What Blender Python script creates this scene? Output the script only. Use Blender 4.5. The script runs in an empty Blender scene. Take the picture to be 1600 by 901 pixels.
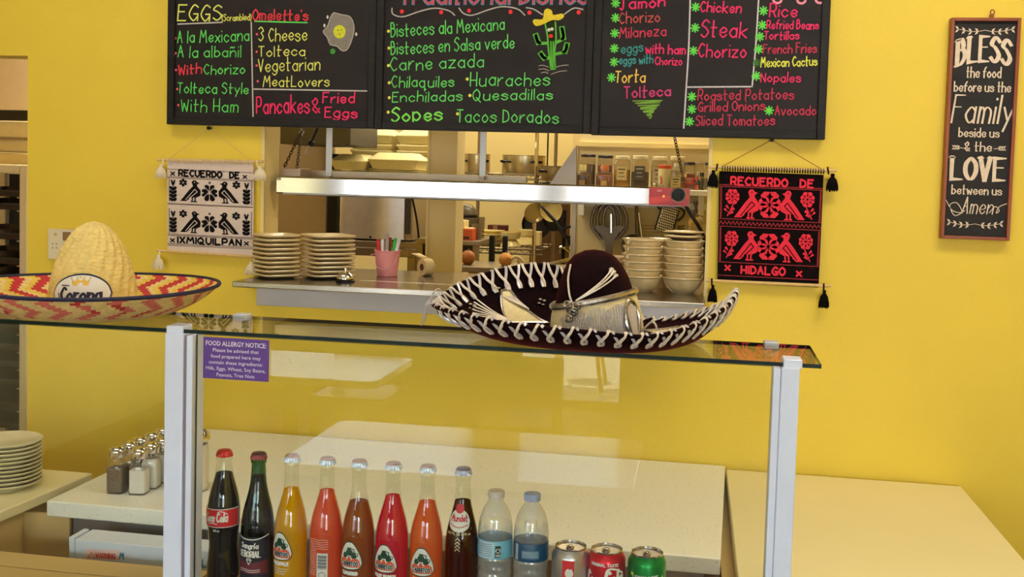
import bpy, bmesh, math, random
from mathutils import Vector, Matrix
random.seed(11)
S = bpy.context.scene
COL = S.collection
PI = math.pi
# ---------------------------------------------------------------- camera
FPX, CYPX, CAMH = 1685.5, 367.2, 1.64
YAW, PITCH, ROLL = -.1694, .05592, .02785
_f = Vector((math.sin(YAW)*math.cos(PITCH), math.cos(YAW)*math.cos(PITCH), -math.sin(PITCH)))
_r = Vector((math.cos(YAW), -math.sin(YAW), 0)); _d = _f.cross(_r)
_r2 = math.cos(ROLL)*_r - math.sin(ROLL)*_d; _d2 = math.sin(ROLL)*_r + math.cos(ROLL)*_d
cam = bpy.data.cameras.new('camera'); camo = bpy.data.objects.new('camera', cam); COL.objects.link(camo)
m3 = Matrix((_r2, -_d2, -_f)).transposed()
camo.matrix_world = Matrix.Translation((0, 0, CAMH)) @ m3.to_4x4()
cam.sensor_width = 36; cam.lens = 36*FPX/1600; cam.shift_y = -(450.5-CYPX)/1600
cam.clip_start = .05
S.camera = camo

def at(px, py, Y=None, Z=None, X=None):
    d = _r2*((px-800)/FPX) + _d2*((py-CYPX)/FPX) + _f
    t = Y/d.y if Y is not None else ((Z-CAMH)/d.z if Z is not None else X/d.x)
    return Vector((0, 0, CAMH)) + d*t

# ---------------------------------------------------------------- light, world, exposure
S.view_settings.view_transform = 'Standard'; S.view_settings.look = 'None'
S.view_settings.gamma = 1; S.view_settings.use_curve_mapping = False
S.view_settings.exposure = -0.05
S.cycles.use_denoising = True
S.cycles.transparent_max_bounces = 32; S.cycles.max_bounces = 10; S.cycles.diffuse_bounces = 4
S.cycles.glossy_bounces = 5; S.cycles.caustics_reflective = False; S.cycles.caustics_refractive = False
S.cycles.sample_clamp_indirect = 6
w = bpy.data.worlds.new('world'); S.world = w; w.use_nodes = True
nt = w.node_tree; nt.nodes.clear()
sky = nt.nodes.new('ShaderNodeTexSky'); sky.sky_type = 'HOSEK_WILKIE'; sky.turbidity = 4; sky.sun_direction = (.3, -.7, .65)
bg = nt.nodes.new('ShaderNodeBackground'); bg.inputs[1].default_value = 45
ow = nt.nodes.new('ShaderNodeOutputWorld'); nt.links.new(sky.outputs[0], bg.inputs[0]); nt.links.new(bg.outputs[0], ow.inputs[0])

def area(name, loc, size, power, col, rot=(0, 0, 0)):
    l = bpy.data.lights.new(name, 'AREA'); l.shape = 'RECTANGLE'; l.size, l.size_y = size
    l.energy = power; l.color = col
    o = bpy.data.objects.new(name, l); COL.objects.link(o); o.location = loc; o.rotation_euler = rot
    return o
def sun(name, rot, e, col, ang=.01):
    l = bpy.data.lights.new(name, 'SUN'); l.energy = e; l.color = col; l.angle = ang
    o = bpy.data.objects.new(name, l); COL.objects.link(o); o.rotation_euler = rot
sun('sun', (math.radians(16), 0, math.radians(200)), 80, (1, .95, .86))
# daylight through the shop-front windows (behind the camera)
area('daylight_window_left', (-2.45, -3.93, 1.5), (1.6, 1.7), 30, (.78, .88, 1), (PI/2, 0, 0))
area('daylight_window_right', (1.35, -3.93, 1.5), (1.4, 1.7), 74, (.78, .88, 1), (PI/2, 0, 0))
# dining-room ceiling lamps
area('ceiling_lamp_left', (-1.5, 1.95, 2.84), (1.2, .5), 9.5, (1, .92, .78))
area('ceiling_lamp_right', (.75, 1.95, 2.84), (1.2, .5), 21, (1, .92, .78))
area('ceiling_lamp_rear', (-.4, -1.6, 2.84), (1.2, .6), 6, (1, .92, .78))
# kitchen ceiling lamps
area('kitchen_lamp_partition', (-.1, 4.48, 2.62), (1.2, .14), 20, (1, .9, .66))
area('kitchen_lamp_back', (-.8, 5.62, 2.62), (1.4, .16), 19, (1, .9, .62))
area('kitchen_lamp_front', (-1.3, 3.95, 2.62), (1.0, .3), 14, (1, .9, .68))
area('kitchen_lamp_entry', (-2.5, 4.3, 2.62), (.6, .35), 26, (1, .9, .7))

# ---------------------------------------------------------------- materials
def lin(c):
    c = c/255
    return c/12.92 if c <= .04045 else ((c+.055)/1.055)**2.4
def rgb(c): return (lin(c[0]), lin(c[1]), lin(c[2]), 1)
MATS = {}
def pm(name, c, rough=.5, metal=0, noise=.05, ns=30, bump=0, bs=60, spec=.5, coat=0, stretch=None, emit=0, sub=0, trans=0):
    if name in MATS: return MATS[name]
    m = bpy.data.materials.new(name); m.use_nodes = True; t = m.node_tree; p = t.nodes['Principled BSDF']
    L = t.links.new; N = t.nodes.new
    tc = N('ShaderNodeTexCoord'); mp = N('ShaderNodeMapping'); L(tc.outputs['Object'], mp.inputs[0])
    if stretch: mp.inputs['Scale'].default_value = stretch
    c4 = rgb(c)
    if noise:
        n = N('ShaderNodeTexNoise'); n.inputs['Scale'].default_value = ns; n.inputs['Detail'].default_value = 4
        L(mp.outputs[0], n.inputs[0])
        mr = N('ShaderNodeMapRange'); mr.inputs[1].default_value = .25; mr.inputs[2].default_value = .75
        mr.inputs[3].default_value = 1-noise*1.5; mr.inputs[4].default_value = 1+noise
        L(n.outputs[0], mr.inputs[0])
        mx = N('ShaderNodeVectorMath'); mx.operation = 'SCALE'; mx.inputs[0].default_value = c4[:3]
        L(mr.outputs[0], mx.inputs['Scale']); L(mx.outputs[0], p.inputs['Base Color'])
    else: p.inputs['Base Color'].default_value = c4
    if bump:
        n2 = N('ShaderNodeTexNoise'); n2.inputs['Scale'].default_value = bs; n2.inputs['Detail'].default_value = 3
        L(mp.outputs[0], n2.inputs[0]); b = N('ShaderNodeBump'); b.inputs['Strength'].default_value = bump
        b.inputs['Distance'].default_value = .004; L(n2.outputs[0], b.inputs['Height']); L(b.outputs[0], p.inputs['Normal'])
    p.inputs['Roughness'].default_value = rough; p.inputs['Metallic'].default_value = metal
    p.inputs['Specular IOR Level'].default_value = spec; p.inputs['Coat Weight'].default_value = coat
    p.inputs['Coat Roughness'].default_value = .08
    if sub: p.inputs['Subsurface Weight'].default_value = sub; p.inputs['Subsurface Radius'].default_value = (.01, .01, .01)
    if emit: p.inputs['Emission Color'].default_value = c4; p.inputs['Emission Strength'].default_value = emit
    if trans: p.inputs['Transmission Weight'].default_value = trans
    MATS[name] = m; return m
def glassm(name, tint, f0=.04, rough=.0, body=0, bodycol=(255, 255, 255)):
    """thin clear glass: see-through tint under a view-angle (Schlick) reflection; body = a little diffuse in it"""
    if name in MATS: return MATS[name]
    m = bpy.data.materials.new(name); m.use_nodes = True; t = m.node_tree; t.nodes.clear(); L = t.links.new; N = t.nodes.new
    out = N('ShaderNodeOutputMaterial'); tr = N('ShaderNodeBsdfTransparent'); tr.inputs[0].default_value = rgb(tint)
    gl = N('ShaderNodeBsdfGlossy'); gl.inputs['Roughness'].default_value = rough
    lw = N('ShaderNodeLayerWeight'); lw.inputs[0].default_value = .5
    pw = N('ShaderNodeMath'); pw.operation = 'POWER'; pw.inputs[1].default_value = 5; L(lw.outputs['Facing'], pw.inputs[0])
    ma = N('ShaderNodeMath'); ma.operation = 'MULTIPLY_ADD'; ma.inputs[1].default_value = 1-f0; ma.inputs[2].default_value = f0
    L(pw.outputs[0], ma.inputs[0]); mx = N('ShaderNodeMixShader'); L(ma.outputs[0], mx.inputs[0])
    src = tr
    if body:
        df = N('ShaderNodeBsdfDiffuse'); df.inputs[0].default_value = rgb(bodycol)
        m2 = N('ShaderNodeMixShader'); m2.inputs[0].default_value = body; L(tr.outputs[0], m2.inputs[1]); L(df.outputs[0], m2.inputs[2]); src = m2
    L(src.outputs[0], mx.inputs[1]); L(gl.outputs[0], mx.inputs[2]); L(mx.outputs[0], out.inputs[0])
    MATS[name] = m; return m
def liquidm(name, c, see=.35, see2=None):
    """drink: diffuse + translucent with some see-through, glossy skin"""
    if name in MATS: return MATS[name]
    m = bpy.data.materials.new(name); m.use_nodes = True; t = m.node_tree; t.nodes.clear(); L = t.links.new; N = t.nodes.new
    out = N('ShaderNodeOutputMaterial'); d = N('ShaderNodeBsdfDiffuse'); d.inputs[0].default_value = rgb(c)
    tl = N('ShaderNodeBsdfTranslucent'); tl.inputs[0].default_value = rgb(c); tr = N('ShaderNodeBsdfTransparent'); tr.inputs[0].default_value = rgb(see2 or c)
    a = N('ShaderNodeMixShader'); a.inputs[0].default_value = .45; L(d.outputs[0], a.inputs[1]); L(tl.outputs[0], a.inputs[2])
    b = N('ShaderNodeMixShader'); b.inputs[0].default_value = see; L(a.outputs[0], b.inputs[1]); L(tr.outputs[0], b.inputs[2])
    L(b.outputs[0], out.inputs[0]); MATS[name] = m; return m

# ---------------------------------------------------------------- mesh building
ORG = {}
def V(*a): return Vector(a)
class MB:
    def __init__(s): s.v = []; s.f = []; s.m = []
    def add(s, vs, fs, mi=0):
        n = len(s.v); s.v += [tuple(x) for x in vs]; s.f += [tuple(i+n for i in q) for q in fs]; s.m += [mi]*len(fs); return s
    def box(s, x0, x1, y0, y1, z0, z1, mi=0, M=None):
        vs = [Vector((x, y, z)) for z in (z0, z1) for y in (y0, y1) for x in (x0, x1)]
        if M is not None: vs = [M @ q for q in vs]
        return s.add(vs, [(0, 2, 3, 1), (4, 5, 7, 6), (0, 1, 5, 4), (2, 6, 7, 3), (0, 4, 6, 2), (1, 3, 7, 5)], mi)
    def lathe(s, prof, seg=24, M=None, mi=0, sx=1, sy=1, a0=0, a1=None):
        full = a1 is None; a1 = 2*PI if full else a1
        vs = []; idx = []
        na = seg if full else seg+1
        for r, z in prof:
            if r < 1e-6: idx.append([len(vs)]*na); vs.append(Vector((0, 0, z)))
            else:
                idx.append([len(vs)+k for k in range(na)])
                for k in range(na):
                    a = a0+(a1-a0)*k/seg; vs.append(Vector((r*sx*math.cos(a), r*sy*math.sin(a), z)))
        fs = []
        for i in range(len(prof)-1):
            for k in range(seg):
                k2 = (k+1) % na if full else k+1
                q = [idx[i][k], idx[i][k2], idx[i+1][k2], idx[i+1][k]]
                q2 = []
                for x in q:
                    if x not in q2: q2.append(x)
                if len(q2) > 2: fs.append(q2)
        if M is not None: vs = [M @ q for q in vs]
        return s.add(vs, fs, mi)
    def tube(s, pts, r, seg=6, closed=False, mi=0, caps=True):
        pts = [Vector(p) for p in pts]; n = len(pts); vs = []; up = None
        rr = r if isinstance(r, (list, tuple)) else [r]*n
        for i, p in enumerate(pts):
            a = pts[(i-1) % n] if closed or i > 0 else p; b = pts[(i+1) % n] if closed or i < n-1 else p
            t = b-a
            t = t.normalized() if t.length > 1e-9 else Vector((0, 0, 1))
            if up is None: up = Vector((0, 0, 1)) if abs(t.z) < .9 else Vector((1, 0, 0))
            u = up - t*up.dot(t)
            if u.length < 1e-5: u = t.orthogonal()
            u.normalize(); up = u; w2 = t.cross(u)
            vs += [p + (u*math.cos(2*PI*k/seg) + w2*math.sin(2*PI*k/seg))*rr[i] for k in range(seg)]
        fs = []
        for i in range(n if closed else n-1):
            j = (i+1) % n
            fs += [(i*seg+k, i*seg+(k+1) % seg, j*seg+(k+1) % seg, j*seg+k) for k in range(seg)]
        if caps and not closed: fs += [tuple(range(seg))[::-1], tuple((n-1)*seg+k for k in range(seg))]
        return s.add(vs, fs, mi)
    def prism(s, poly, d0, d1, mp, mi=0):
        n = len(poly); vs = [mp(a, b, d0) for a, b in poly]+[mp(a, b, d1) for a, b in poly]
        return s.add(vs, [tuple(range(n)), tuple(range(2*n-1, n-1, -1))]+[(i, i+n, (i+1) % n+n, (i+1) % n) for i in range(n)], mi)
    def flat(s, poly, mp, mi=0): return s.add([mp(a, b) for a, b in poly], [tuple(range(len(poly)))], mi)
    def strokes(s, lines, w, mp, mi=0, nib=None, disc=True):
        """flat pen strokes: one mitred strip per polyline, each line a hair above the last so crossings never coincide"""
        for li, ln in enumerate(lines):
            p = []
            for q in ln:
                if not p or math.hypot(q[0]-p[-1][0], q[1]-p[-1][1]) > w*.12: p.append(q)
            if len(p) < 2:
                x, y = ln[0]; s.add([mp(x+w*math.cos(k*PI/3), y+w*math.sin(k*PI/3), 2e-5*(li % 12)) for k in range(6)], [tuple(range(6))], mi); continue
            closed = len(p) > 3 and math.hypot(p[0][0]-p[-1][0], p[0][1]-p[-1][1]) < w*.3
            runs = [[p[0]]]
            for k in range(1, len(p)):
                runs[-1].append(p[k])
                if k < len(p)-1:
                    a = (p[k][0]-p[k-1][0], p[k][1]-p[k-1][1]); b = (p[k+1][0]-p[k][0], p[k+1][1]-p[k][1])
                    if (a[0]*b[0]+a[1]*b[1]) < -.1*math.hypot(*a)*math.hypot(*b): runs.append([p[k]])
            for ri, r in enumerate(runs):
                d = 2e-5*(li % 12)+1e-5*ri; n = len(r); ts = []
                for k in range(n-1):
                    dx, dy = r[k+1][0]-r[k][0], r[k+1][1]-r[k][1]; l = math.hypot(dx, dy) or 1e-9; ts.append((dx/l, dy/l))
                L_, R_ = [], []
                cl = closed and len(runs) == 1
                for k in range(n):
                    t0 = ts[k-1] if k > 0 else (ts[-1] if cl else ts[0]); t1 = ts[k] if k < n-1 else (ts[0] if cl else ts[-1])
                    mx, my = t0[0]+t1[0], t0[1]+t1[1]; ml = math.hypot(mx, my) or 1e-9; mx, my = mx/ml, my/ml
                    c = max(mx*t1[0]+my*t1[1], .6); hw = w/c
                    if nib: hw *= nib+(1-nib)*abs(my)
                    e = 0 if cl else (-.8*w if k == 0 else (.8*w if k == n-1 else 0))
                    if disc is False: e *= .6
                    x, y = r[k][0]+mx*e, r[k][1]+my*e
                    L_.append(mp(x-my*hw, y+mx*hw, d)); R_.append(mp(x+my*hw, y-mx*hw, d))
                s.add(L_+R_, [(k, k+1, n+k+1, n+k) for k in range(n-1)], mi)
        return s
    def build(s, name, mats, parent=None, smooth=35, bevel=0, seg=2, base=None, kind=None):
        me = bpy.data.meshes.new(name)
        if parent is not None: org = ORG[parent]
        elif base is not None: org = Vector(base)
        else:
            xs = [q[0] for q in s.v]; ys = [q[1] for q in s.v]; zs = [q[2] for q in s.v]
            org = Vector(((min(xs)+max(xs))/2, (min(ys)+max(ys))/2, min(zs)))
        me.from_pydata([(q[0]-org.x, q[1]-org.y, q[2]-org.z) for q in s.v], [], s.f)
        for m in (mats if isinstance(mats, (list, tuple)) else [mats]): me.materials.append(m)
        me.polygons.foreach_set('material_index', s.m)
        bm = bmesh.new(); bm.from_mesh(me)
        if smooth != 'raw': bmesh.ops.recalc_face_normals(bm, faces=bm.faces)
        bm.to_mesh(me); bm.free()
        if smooth and smooth != 'raw':
            me.polygons.foreach_set('use_smooth', [True]*len(me.polygons)); me.set_sharp_from_angle(angle=math.radians(smooth))
        me.update()
        o = bpy.data.objects.new(name, me); COL.objects.link(o); ORG[o] = org
        if parent is not None: o.parent = parent
        else: o.location = org
        if bevel:
            b = o.modifiers.new('bevel', 'BEVEL'); b.width = bevel; b.segments = seg; b.limit_method = 'ANGLE'; b.angle_limit = math.radians(40)
        if kind: o['kind'] = kind
        return o
def tag(o, label, cat, group=None, kind=None):
    o['label'] = label; o['category'] = cat
    if group: o['group'] = group
    if kind: o['kind'] = kind
    return o
def thing(name, label, cat, loc, group=None):
    o = bpy.data.objects.new(name, None); COL.objects.link(o); o.location = loc; o.empty_display_size = .05
    ORG[o] = Vector(loc); return tag(o, label, cat, group)
def struct(mb, name, mat, **k): return mb.build(name, mat, kind='structure', **k)
def dup(root, loc, label, rz=None, group=None, cat=None):
    r = root.copy(); COL.objects.link(r); r.location = loc; ORG[r] = Vector(loc)
    if rz is not None: r.rotation_euler = (0, 0, rz)
    r['label'] = label
    if group: r['group'] = group
    if cat: r['category'] = cat
    for ch in list(root.children):
        c = ch.copy(); COL.objects.link(c); c.parent = r
        for g in ch.children:
            d = g.copy(); COL.objects.link(d); d.parent = c
    return r
T = Matrix.Translation
def RX(a): return Matrix.Rotation(a, 4, 'X')
def RY(a): return Matrix.Rotation(a, 4, 'Y')
def RZ(a): return Matrix.Rotation(a, 4, 'Z')
def plane(Y):       # map (x, z[, d]) -> world point on the plane at depth Y, d towards the viewer
    return lambda a, b, d=0: Vector((a, Y-d, b))
def cylmap(cx, cy, r, ang=0):   # wrap (a along, b up) round a vertical cylinder, a=0 faces the diner side (-Y) turned by ang
    def f(a, b, d=0):
        rr = (r(b) if callable(r) else r)+d; t = -PI/2+ang+a/(r(b) if callable(r) else r)
        return Vector((cx+rr*math.cos(t), cy+rr*math.sin(t), b))
    return f
def ell(cx, cy, rx, ry, n=16, a0=0, a1=2*PI): return [(cx+rx*math.cos(a0+(a1-a0)*k/n), cy+ry*math.sin(a0+(a1-a0)*k/n)) for k in range(n)]
def smoothline(p, n=4, closed=False):
    if len(p) < 3: return list(p)
    o = []; N = len(p)
    for i in range(N if closed else N-1):
        g = (lambda k: p[k % N]) if closed else (lambda k: p[min(max(k, 0), N-1)])
        a, b, c, d = g(i-1), g(i), g(i+1), g(i+2)
        for k in range(n):
            t = k/n
            o.append(tuple(.5*((2*b[j])+(-a[j]+c[j])*t+(2*a[j]-5*b[j]+4*c[j]-d[j])*t*t+(-a[j]+3*b[j]-3*c[j]+d[j])*t**3) for j in range(len(b))))
    if not closed: o.append(tuple(p[-1]))
    return o
ORD = ['topmost', 'second from the top', 'third from the top', 'fourth from the top', 'fifth from the top', 'sixth from the top', 'seventh from the top', 'eighth from the top', 'ninth from the top', 'tenth from the top', 'eleventh from the top', 'twelfth from the top']
def nth(i, n): return ORD[i] if i < n-1 else 'bottom one'

# ---------------------------------------------------------------- single-stroke lettering (baseline y=2, x-height 6, capitals 9, descender 0)
GL = {
'A': '02 29 42|15 35', 'B': '02 09|~09 29 37 26 06|~06 36 44 22 02', 'C': '~48 29 06 05 22 43', 'D': '02 09|~09 38 45 33 02', 'E': '49 09 02 42|06 36',
'F': '49 09 02|06 36', 'G': '~48 29 06 04 22 44|25 45 42', 'H': '09 02|49 42|05 45', 'I': '09 02', 'J': '09 49|~29 24 12 03', 'K': '09 02|49 05|15 42',
'L': '09 02 42', 'M': '02 19 35 59 62', 'N': '02 09 42 49', 'O': '~29 07 04 22 44 47 29', 'P': '02 09|~09 39 47 35 05', 'Q': '~29 07 04 22 44 47 29|24 51',
'R': '02 09|~09 39 47 35 05|25 42', 'S': '~48 29 07 26 44 22 03', 'T': '09 49|29 22', 'U': '~09 04 22 44 49', 'V': '09 22 49', 'W': '09 12 27 42 59', 'X': '09 42|49 02',
'Y': '09 26 49|26 22', 'Z': '09 49 02 42',
'a': '~45 26 04 22 43|46 42', 'b': '09 02|~05 26 44 22 03', 'c': '~45 26 04 22 43', 'd': '~45 26 04 22 43|49 42', 'e': '~04 34 45 26 04 22 43', 'f': '~39 28 16 12|06 36',
'g': '~45 26 04 22 43|~46 42 20 01', 'h': '09 02|~05 26 45 42', 'i': '06 02|08 08.2', 'j': '16 11 00|18 18.2', 'k': '09 02|46 04|14 42', 'l': '09 02',
'm': '06 02|~05 16 25 22|~25 36 55 52', 'n': '06 02|~04 26 45 42', 'ñ': '06 02|~04 26 45 42|~08 18.7 28 38.7', 'o': '~26 04 22 44 26', 'p': '06 00|~05 26 44 22 03',
'q': '~45 26 04 22 43|46 40 51', 'r': '06 02|~04 26 36', 's': '~45 26 05 34 43 22 03', 't': '19 12 22|06 36', 'u': '~06 03 22 43|46 42', 'v': '06 22 46', 'w': '06 12 25 42 56',
'x': '06 42|46 02', 'y': '06 23|46 10', 'z': '06 46 02 42', '3': '~08 29 47 26 44 22 03', '&': '~42 07 18 29 37 04 13 22 44', "'": '09 08', '(': '~19 06 04 11', ')': '~09 16 14 01',
'-': '05 35', '.': '02 02.3', ',': '02.5 01', ':': '03 03.3|06 06.3', 'Ñ': '02 08 42 48|~09 19.6 29 39.6', 'í': '06 02|07.5 19', 'ó': '~26 04 22 44 26|27.5 39', '0': '~29 07 04 22 44 47 29', '1': '07 19 12', '2': '~08 29 47 02|02 42', '7': '09 49 12', '4': '32 39 04 44', '5': '49 09 06|~06 36 44 22 03',
}
def _pts(t):
    o = []
    for q in t.split():
        o.append((float(q[0]), float(q[1:]) - 2))
    return o
GLY = {}
for ch, d in GL.items():
    ls = []; mx = 0
    for st in d.split('|'):
        sm = st[0] == '~'; p = _pts(st[1:] if sm else st); mx = max(mx, max(q[0] for q in p))
        ls.append(smoothline(p, 4) if sm else p)
    GLY[ch] = (mx, ls)
def letters(txt, A, B, h, jit=.0, slant=0, gap=1.9, sp=3.0):
    """single-stroke text from baseline start A to baseline end B, capital height h -> list of polylines in the plane"""
    x = 0; raw = []
    for ch in txt:
        if ch == ' ': x += sp; continue
        w_, ls = GLY[ch]; dy = random.uniform(-jit, jit)*7; sc = 1+random.uniform(-jit, jit)*1.5; rot = random.uniform(-jit, jit)
        for l in ls: raw.append([(x+a*1.0+slant*b+rot*b, b*sc+dy) for a, b in l])
        x += w_+gap
    tot = max(x-gap, .5)
    ax, ay = A; bx, by = B; ux, uy = (bx-ax)/tot, (by-ay)/tot; L_ = math.hypot(bx-ax, by-ay); nx, ny = -(by-ay)/L_, (bx-ax)/L_
    return [[(ax+a*ux+b*h/7*nx, ay+a*uy+b*h/7*ny) for a, b in l] for l in raw]
def ftext(txt, x0, x1, zbase, h, bold=0.0):
    """filled sans lettering fitted between x0 and x1 with capital height h -> (verts2d, faces)"""
    cu = bpy.data.curves.new('t', 'FONT'); cu.body = txt; cu.size = 1; cu.resolution_u = 2; cu.offset = bold
    o = bpy.data.objects.new('t', cu); COL.objects.link(o)
    dg = bpy.context.evaluated_depsgraph_get(); me = bpy.data.meshes.new_from_object(o.evaluated_get(dg))
    vs = [(q.co.x, q.co.y) for q in me.vertices]; fs = [tuple(p.vertices) for p in me.polygons]
    bpy.data.objects.remove(o); bpy.data.curves.remove(cu); bpy.data.meshes.remove(me)
    mx = max(q[0] for q in vs); mn = min(q[0] for q in vs)
    return [(x0+(a-mn)/(mx-mn)*(x1-x0), zbase+b/.73*h) for a, b in vs], fs
def put_text(mb, tx, mp, mi=0):
    vs, fs = tx; mb.add([mp(a, b) for a, b in vs], fs, mi)
# ================================================================ ROOM SHELL
M_yel = pm('yellow_paint', (233, 202, 62), .55, noise=.03, ns=3, bump=.12, bs=220)
M_cream = pm('cream_paint', (228, 205, 140), .6, noise=.03, ns=3)
M_part = pm('partition_paint', (222, 206, 160), .6, noise=.03, ns=4)
M_tan = pm('tan_panel', (160, 138, 110), .5, noise=.04, ns=6)
M_white = pm('white_paint', (236, 234, 228), .5, noise=.02)
M_steel = pm('stainless', (205, 203, 200), .22, metal=1, noise=.06, ns=10, stretch=(1, 1, 14))
M_bar = pm('polished_steel', (225, 225, 226), .1, metal=1, noise=.04, ns=9)
M_chrome = pm('chrome', (225, 222, 218), .08, metal=1, noise=0)
M_black = pm('black_plastic', (16, 14, 14), .5, noise=.05, spec=.25)
M_floor = pm('floor_tile', (84, 66, 52), .75, noise=.1, ns=5)
WT = .104
WY, WB = 3.0, 3.0+WT
OL, OR_, OB, OT = -1.2575, .030, 1.305, 2.25        # serving opening in the back wall
DL, DR, DT = -2.95, -2.019, 1.9594                   # kitchen doorway
b = MB()
b.box(-3.6, DL, WY, WB, 0, 2.9); b.box(DL, DR, WY, WB, DT, 2.9); b.box(DR, OL, WY, WB, 0, 2.9)
b.box(OL, OR_, WY, WB, 0, OB); b.box(OL, OR_, WY, WB, OT, 2.9); b.box(OR_, 2.2, WY, WB, 0, 2.9)
struct(b, 'wall_back', M_yel)
b = MB(); b.box(OL, OL+.004, WY-.002, WB+.003, OB, OT); b.box(OL-.006, OL+.004, WY-.004, WY, OB, OT)
struct(b, 'trim_1', M_cream)
b = MB(); b.box(OR_-.004, OR_, WY-.002, WB+.003, OB, OT); b.box(OR_-.004, OR_+.006, WY-.004, WY, OB, OT)
struct(b, 'trim_2', M_cream)
struct(MB().box(-3.7, 2.3, -4.1, 6.1, -.1, 0), 'floor', M_floor)
struct(MB().box(-3.7, 2.3, -4.1, WB, 2.9, 3.0), 'ceiling', M_white)
struct(MB().box(-3.7, -3.6, -4.1, 6.1, 0, 3.0), 'wall_left', M_cream)
struct(MB().box(2.2, 2.3, -4.1, WB, 0, 3.0), 'wall_right', M_yel)
struct(MB().box(-3.6, 1.2, 5.9, 6.0, 0, 2.75), 'wall_kitchen_back', M_cream)
struct(MB().box(1.1, 1.2, WB, 5.9, 0, 2.75), 'wall_kitchen_right', M_cream)
struct(MB().box(-3.6, 1.2, WB, 6.0, 2.7, 2.8), 'ceiling_kitchen', M_white)
# shop front behind the viewer
M_dark = pm('dark_wood', (60, 38, 24), .45, noise=.12, ns=12, stretch=(1, 1, .2))
M_brown = pm('brown_paint', (112, 82, 50), .6, noise=.04)
FY0, FY1 = -4.1, -4.0
b = MB()
b.box(-3.6, -3.35, FY0, FY1, 0, 2.9); b.box(-3.35, -1.5, FY0, FY1, 0, .6); b.box(-3.35, -1.5, FY0, FY1, 2.42, 2.9)
b.box(-1.5, -1.25, FY0, FY1, 0, 2.9); b.box(-1.25, -.44, FY0, FY1, 2.3, 2.9); b.box(-.44, .6, FY0, FY1, 0, 2.9)
b.box(.6, 2.08, FY0, FY1, 0, .6); b.box(.6, 2.08, FY0, FY1, 2.42, 2.9); b.box(2.08, 2.2, FY0, FY1, 0, 2.9)
struct(b, 'wall_front', M_brown)
def frame(x0, x1, z0, z1, y0, y1, t, name, mull=()):
    b = MB(); b.box(x0, x0+t, y0, y1, z0, z1); b.box(x1-t, x1, y0, y1, z0, z1); b.box(x0+t, x1-t, y0, y1, z0, z0+t); b.box(x0+t, x1-t, y0, y1, z1-t, z1)
    for m_ in mull: b.box(m_-t/2, m_+t/2, y0, y1, z0+t, z1-t)
    o = struct(b, name, M_dark)
    g = MB().box(x0+t, x1-t, (y0+y1)/2-.003, (y0+y1)/2+.003, z0+t, z1-t).build('pane', glassm('window_glass', (245, 250, 250), .04), o); g['kind'] = 'structure'
frame(-3.35, -1.5, .6, 2.42, -4.08, -4.02, .05, 'window_1'); frame(.6, 2.08, .6, 2.42, -4.08, -4.02, .05, 'window_2', (1.34,))
frame(-1.25, -.44, .0, 2.3, -4.08, -4.03, .055, 'door_1')
# brick-paved street outside the door
def brickm():
    m = bpy.data.materials.new('paving'); m.use_nodes = True; t = m.node_tree; p = t.nodes['Principled BSDF']; N = t.nodes.new; L = t.links.new
    tc = N('ShaderNodeTexCoord'); mp = N('ShaderNodeMapping'); mp.inputs['Rotation'].default_value = (0, 0, .5); br = N('ShaderNodeTexBrick'); br.inputs['Scale'].default_value = 2.2
    br.inputs['Color1'].default_value = rgb((206, 190, 168)); br.inputs['Color2'].default_value = rgb((190, 172, 150)); br.inputs['Mortar'].default_value = rgb((120, 104, 88))
    br.inputs['Mortar Size'].default_value = .02; L(tc.outputs['Object'], mp.inputs[0]); L(mp.outputs[0], br.inputs[0]); L(br.outputs[0], p.inputs['Base Color']); p.inputs['Roughness'].default_value = .8
    return m
struct(MB().box(-14, 12, -22, -4.1, -.12, -.02), 'pavement', brickm())
struct(MB().box(-14, 12, -22.4, -22, -.1, 4.5), 'building_across_street', pm('pale_stucco', (150, 142, 134), .8, noise=.04))

# ================================================================ BOARDS ON THE WALL
CH = {}
def chalk(c):
    if c not in CH: CH[c] = pm('chalk_%d_%d_%d' % c, c, .8, noise=.12, ns=220, spec=.1)
    return CH[c]
M_board = pm('blackboard', (30, 22, 22), .5, noise=.15, ns=16, spec=.22)
M_bframe = pm('black_wood', (22, 17, 16), .5, spec=.25, noise=.25, ns=14, stretch=(1, 1, 6), bump=.3, bs=40)
YB = 2.972
def bp(px, py): q = at(px, py, Y=YB); return (q.x, q.z)
def board(px0, px1, py0, py1, lab, margin):
    (x0, z0), (x1, z1) = bp(px0, py0), bp(px1, py1); z0 = (z0+z1)/2; top = z0+.93
    t = thing('menu_board', lab, 'menu board', ((x0+x1)/2, WY, z0), 'chalk menu boards over the serving opening')
    b = MB(); f = .022
    b.box(x0, x0+f, YB-.008, WY-.002, z0, top); b.box(x1-f, x1, YB-.008, WY-.002, z0, top); b.box(x0+f, x1-f, YB-.008, WY-.002, z0, z0+f); b.box(x0+f, x1-f, YB-.008, WY-.002, top-f, top)
    b.build('frame', M_bframe, t, bevel=.002)
    MB().box(x0+f-.003, x1-f+.003, YB, WY-.004, z0+f-.003, top-f+.003).build('panel', M_board, t)
    return t
def line(t, txt, c, x0, y0, x1, y1, h, name='menu_line', wt=.0021, jit=.045, slant=.05, off=.0012):
    A, B = bp(x0, y0), bp(x1, y1); k = (B[0]-A[0])/max(x1-x0, 1)
    MB().strokes(letters(txt, A, B, h*.00179, jit, slant), wt*.72, plane(YB-off)).build(name, chalk(c), t, smooth=0)
def rule(t, pts, c, wt=.0019, name='chalk_rule'):
    p = [bp(*q) for q in pts]
    MB().strokes([smoothline(p, 5) if len(p) > 2 else p], wt, plane(YB-.0011)).build(name, chalk(c), t, smooth=0)
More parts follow.
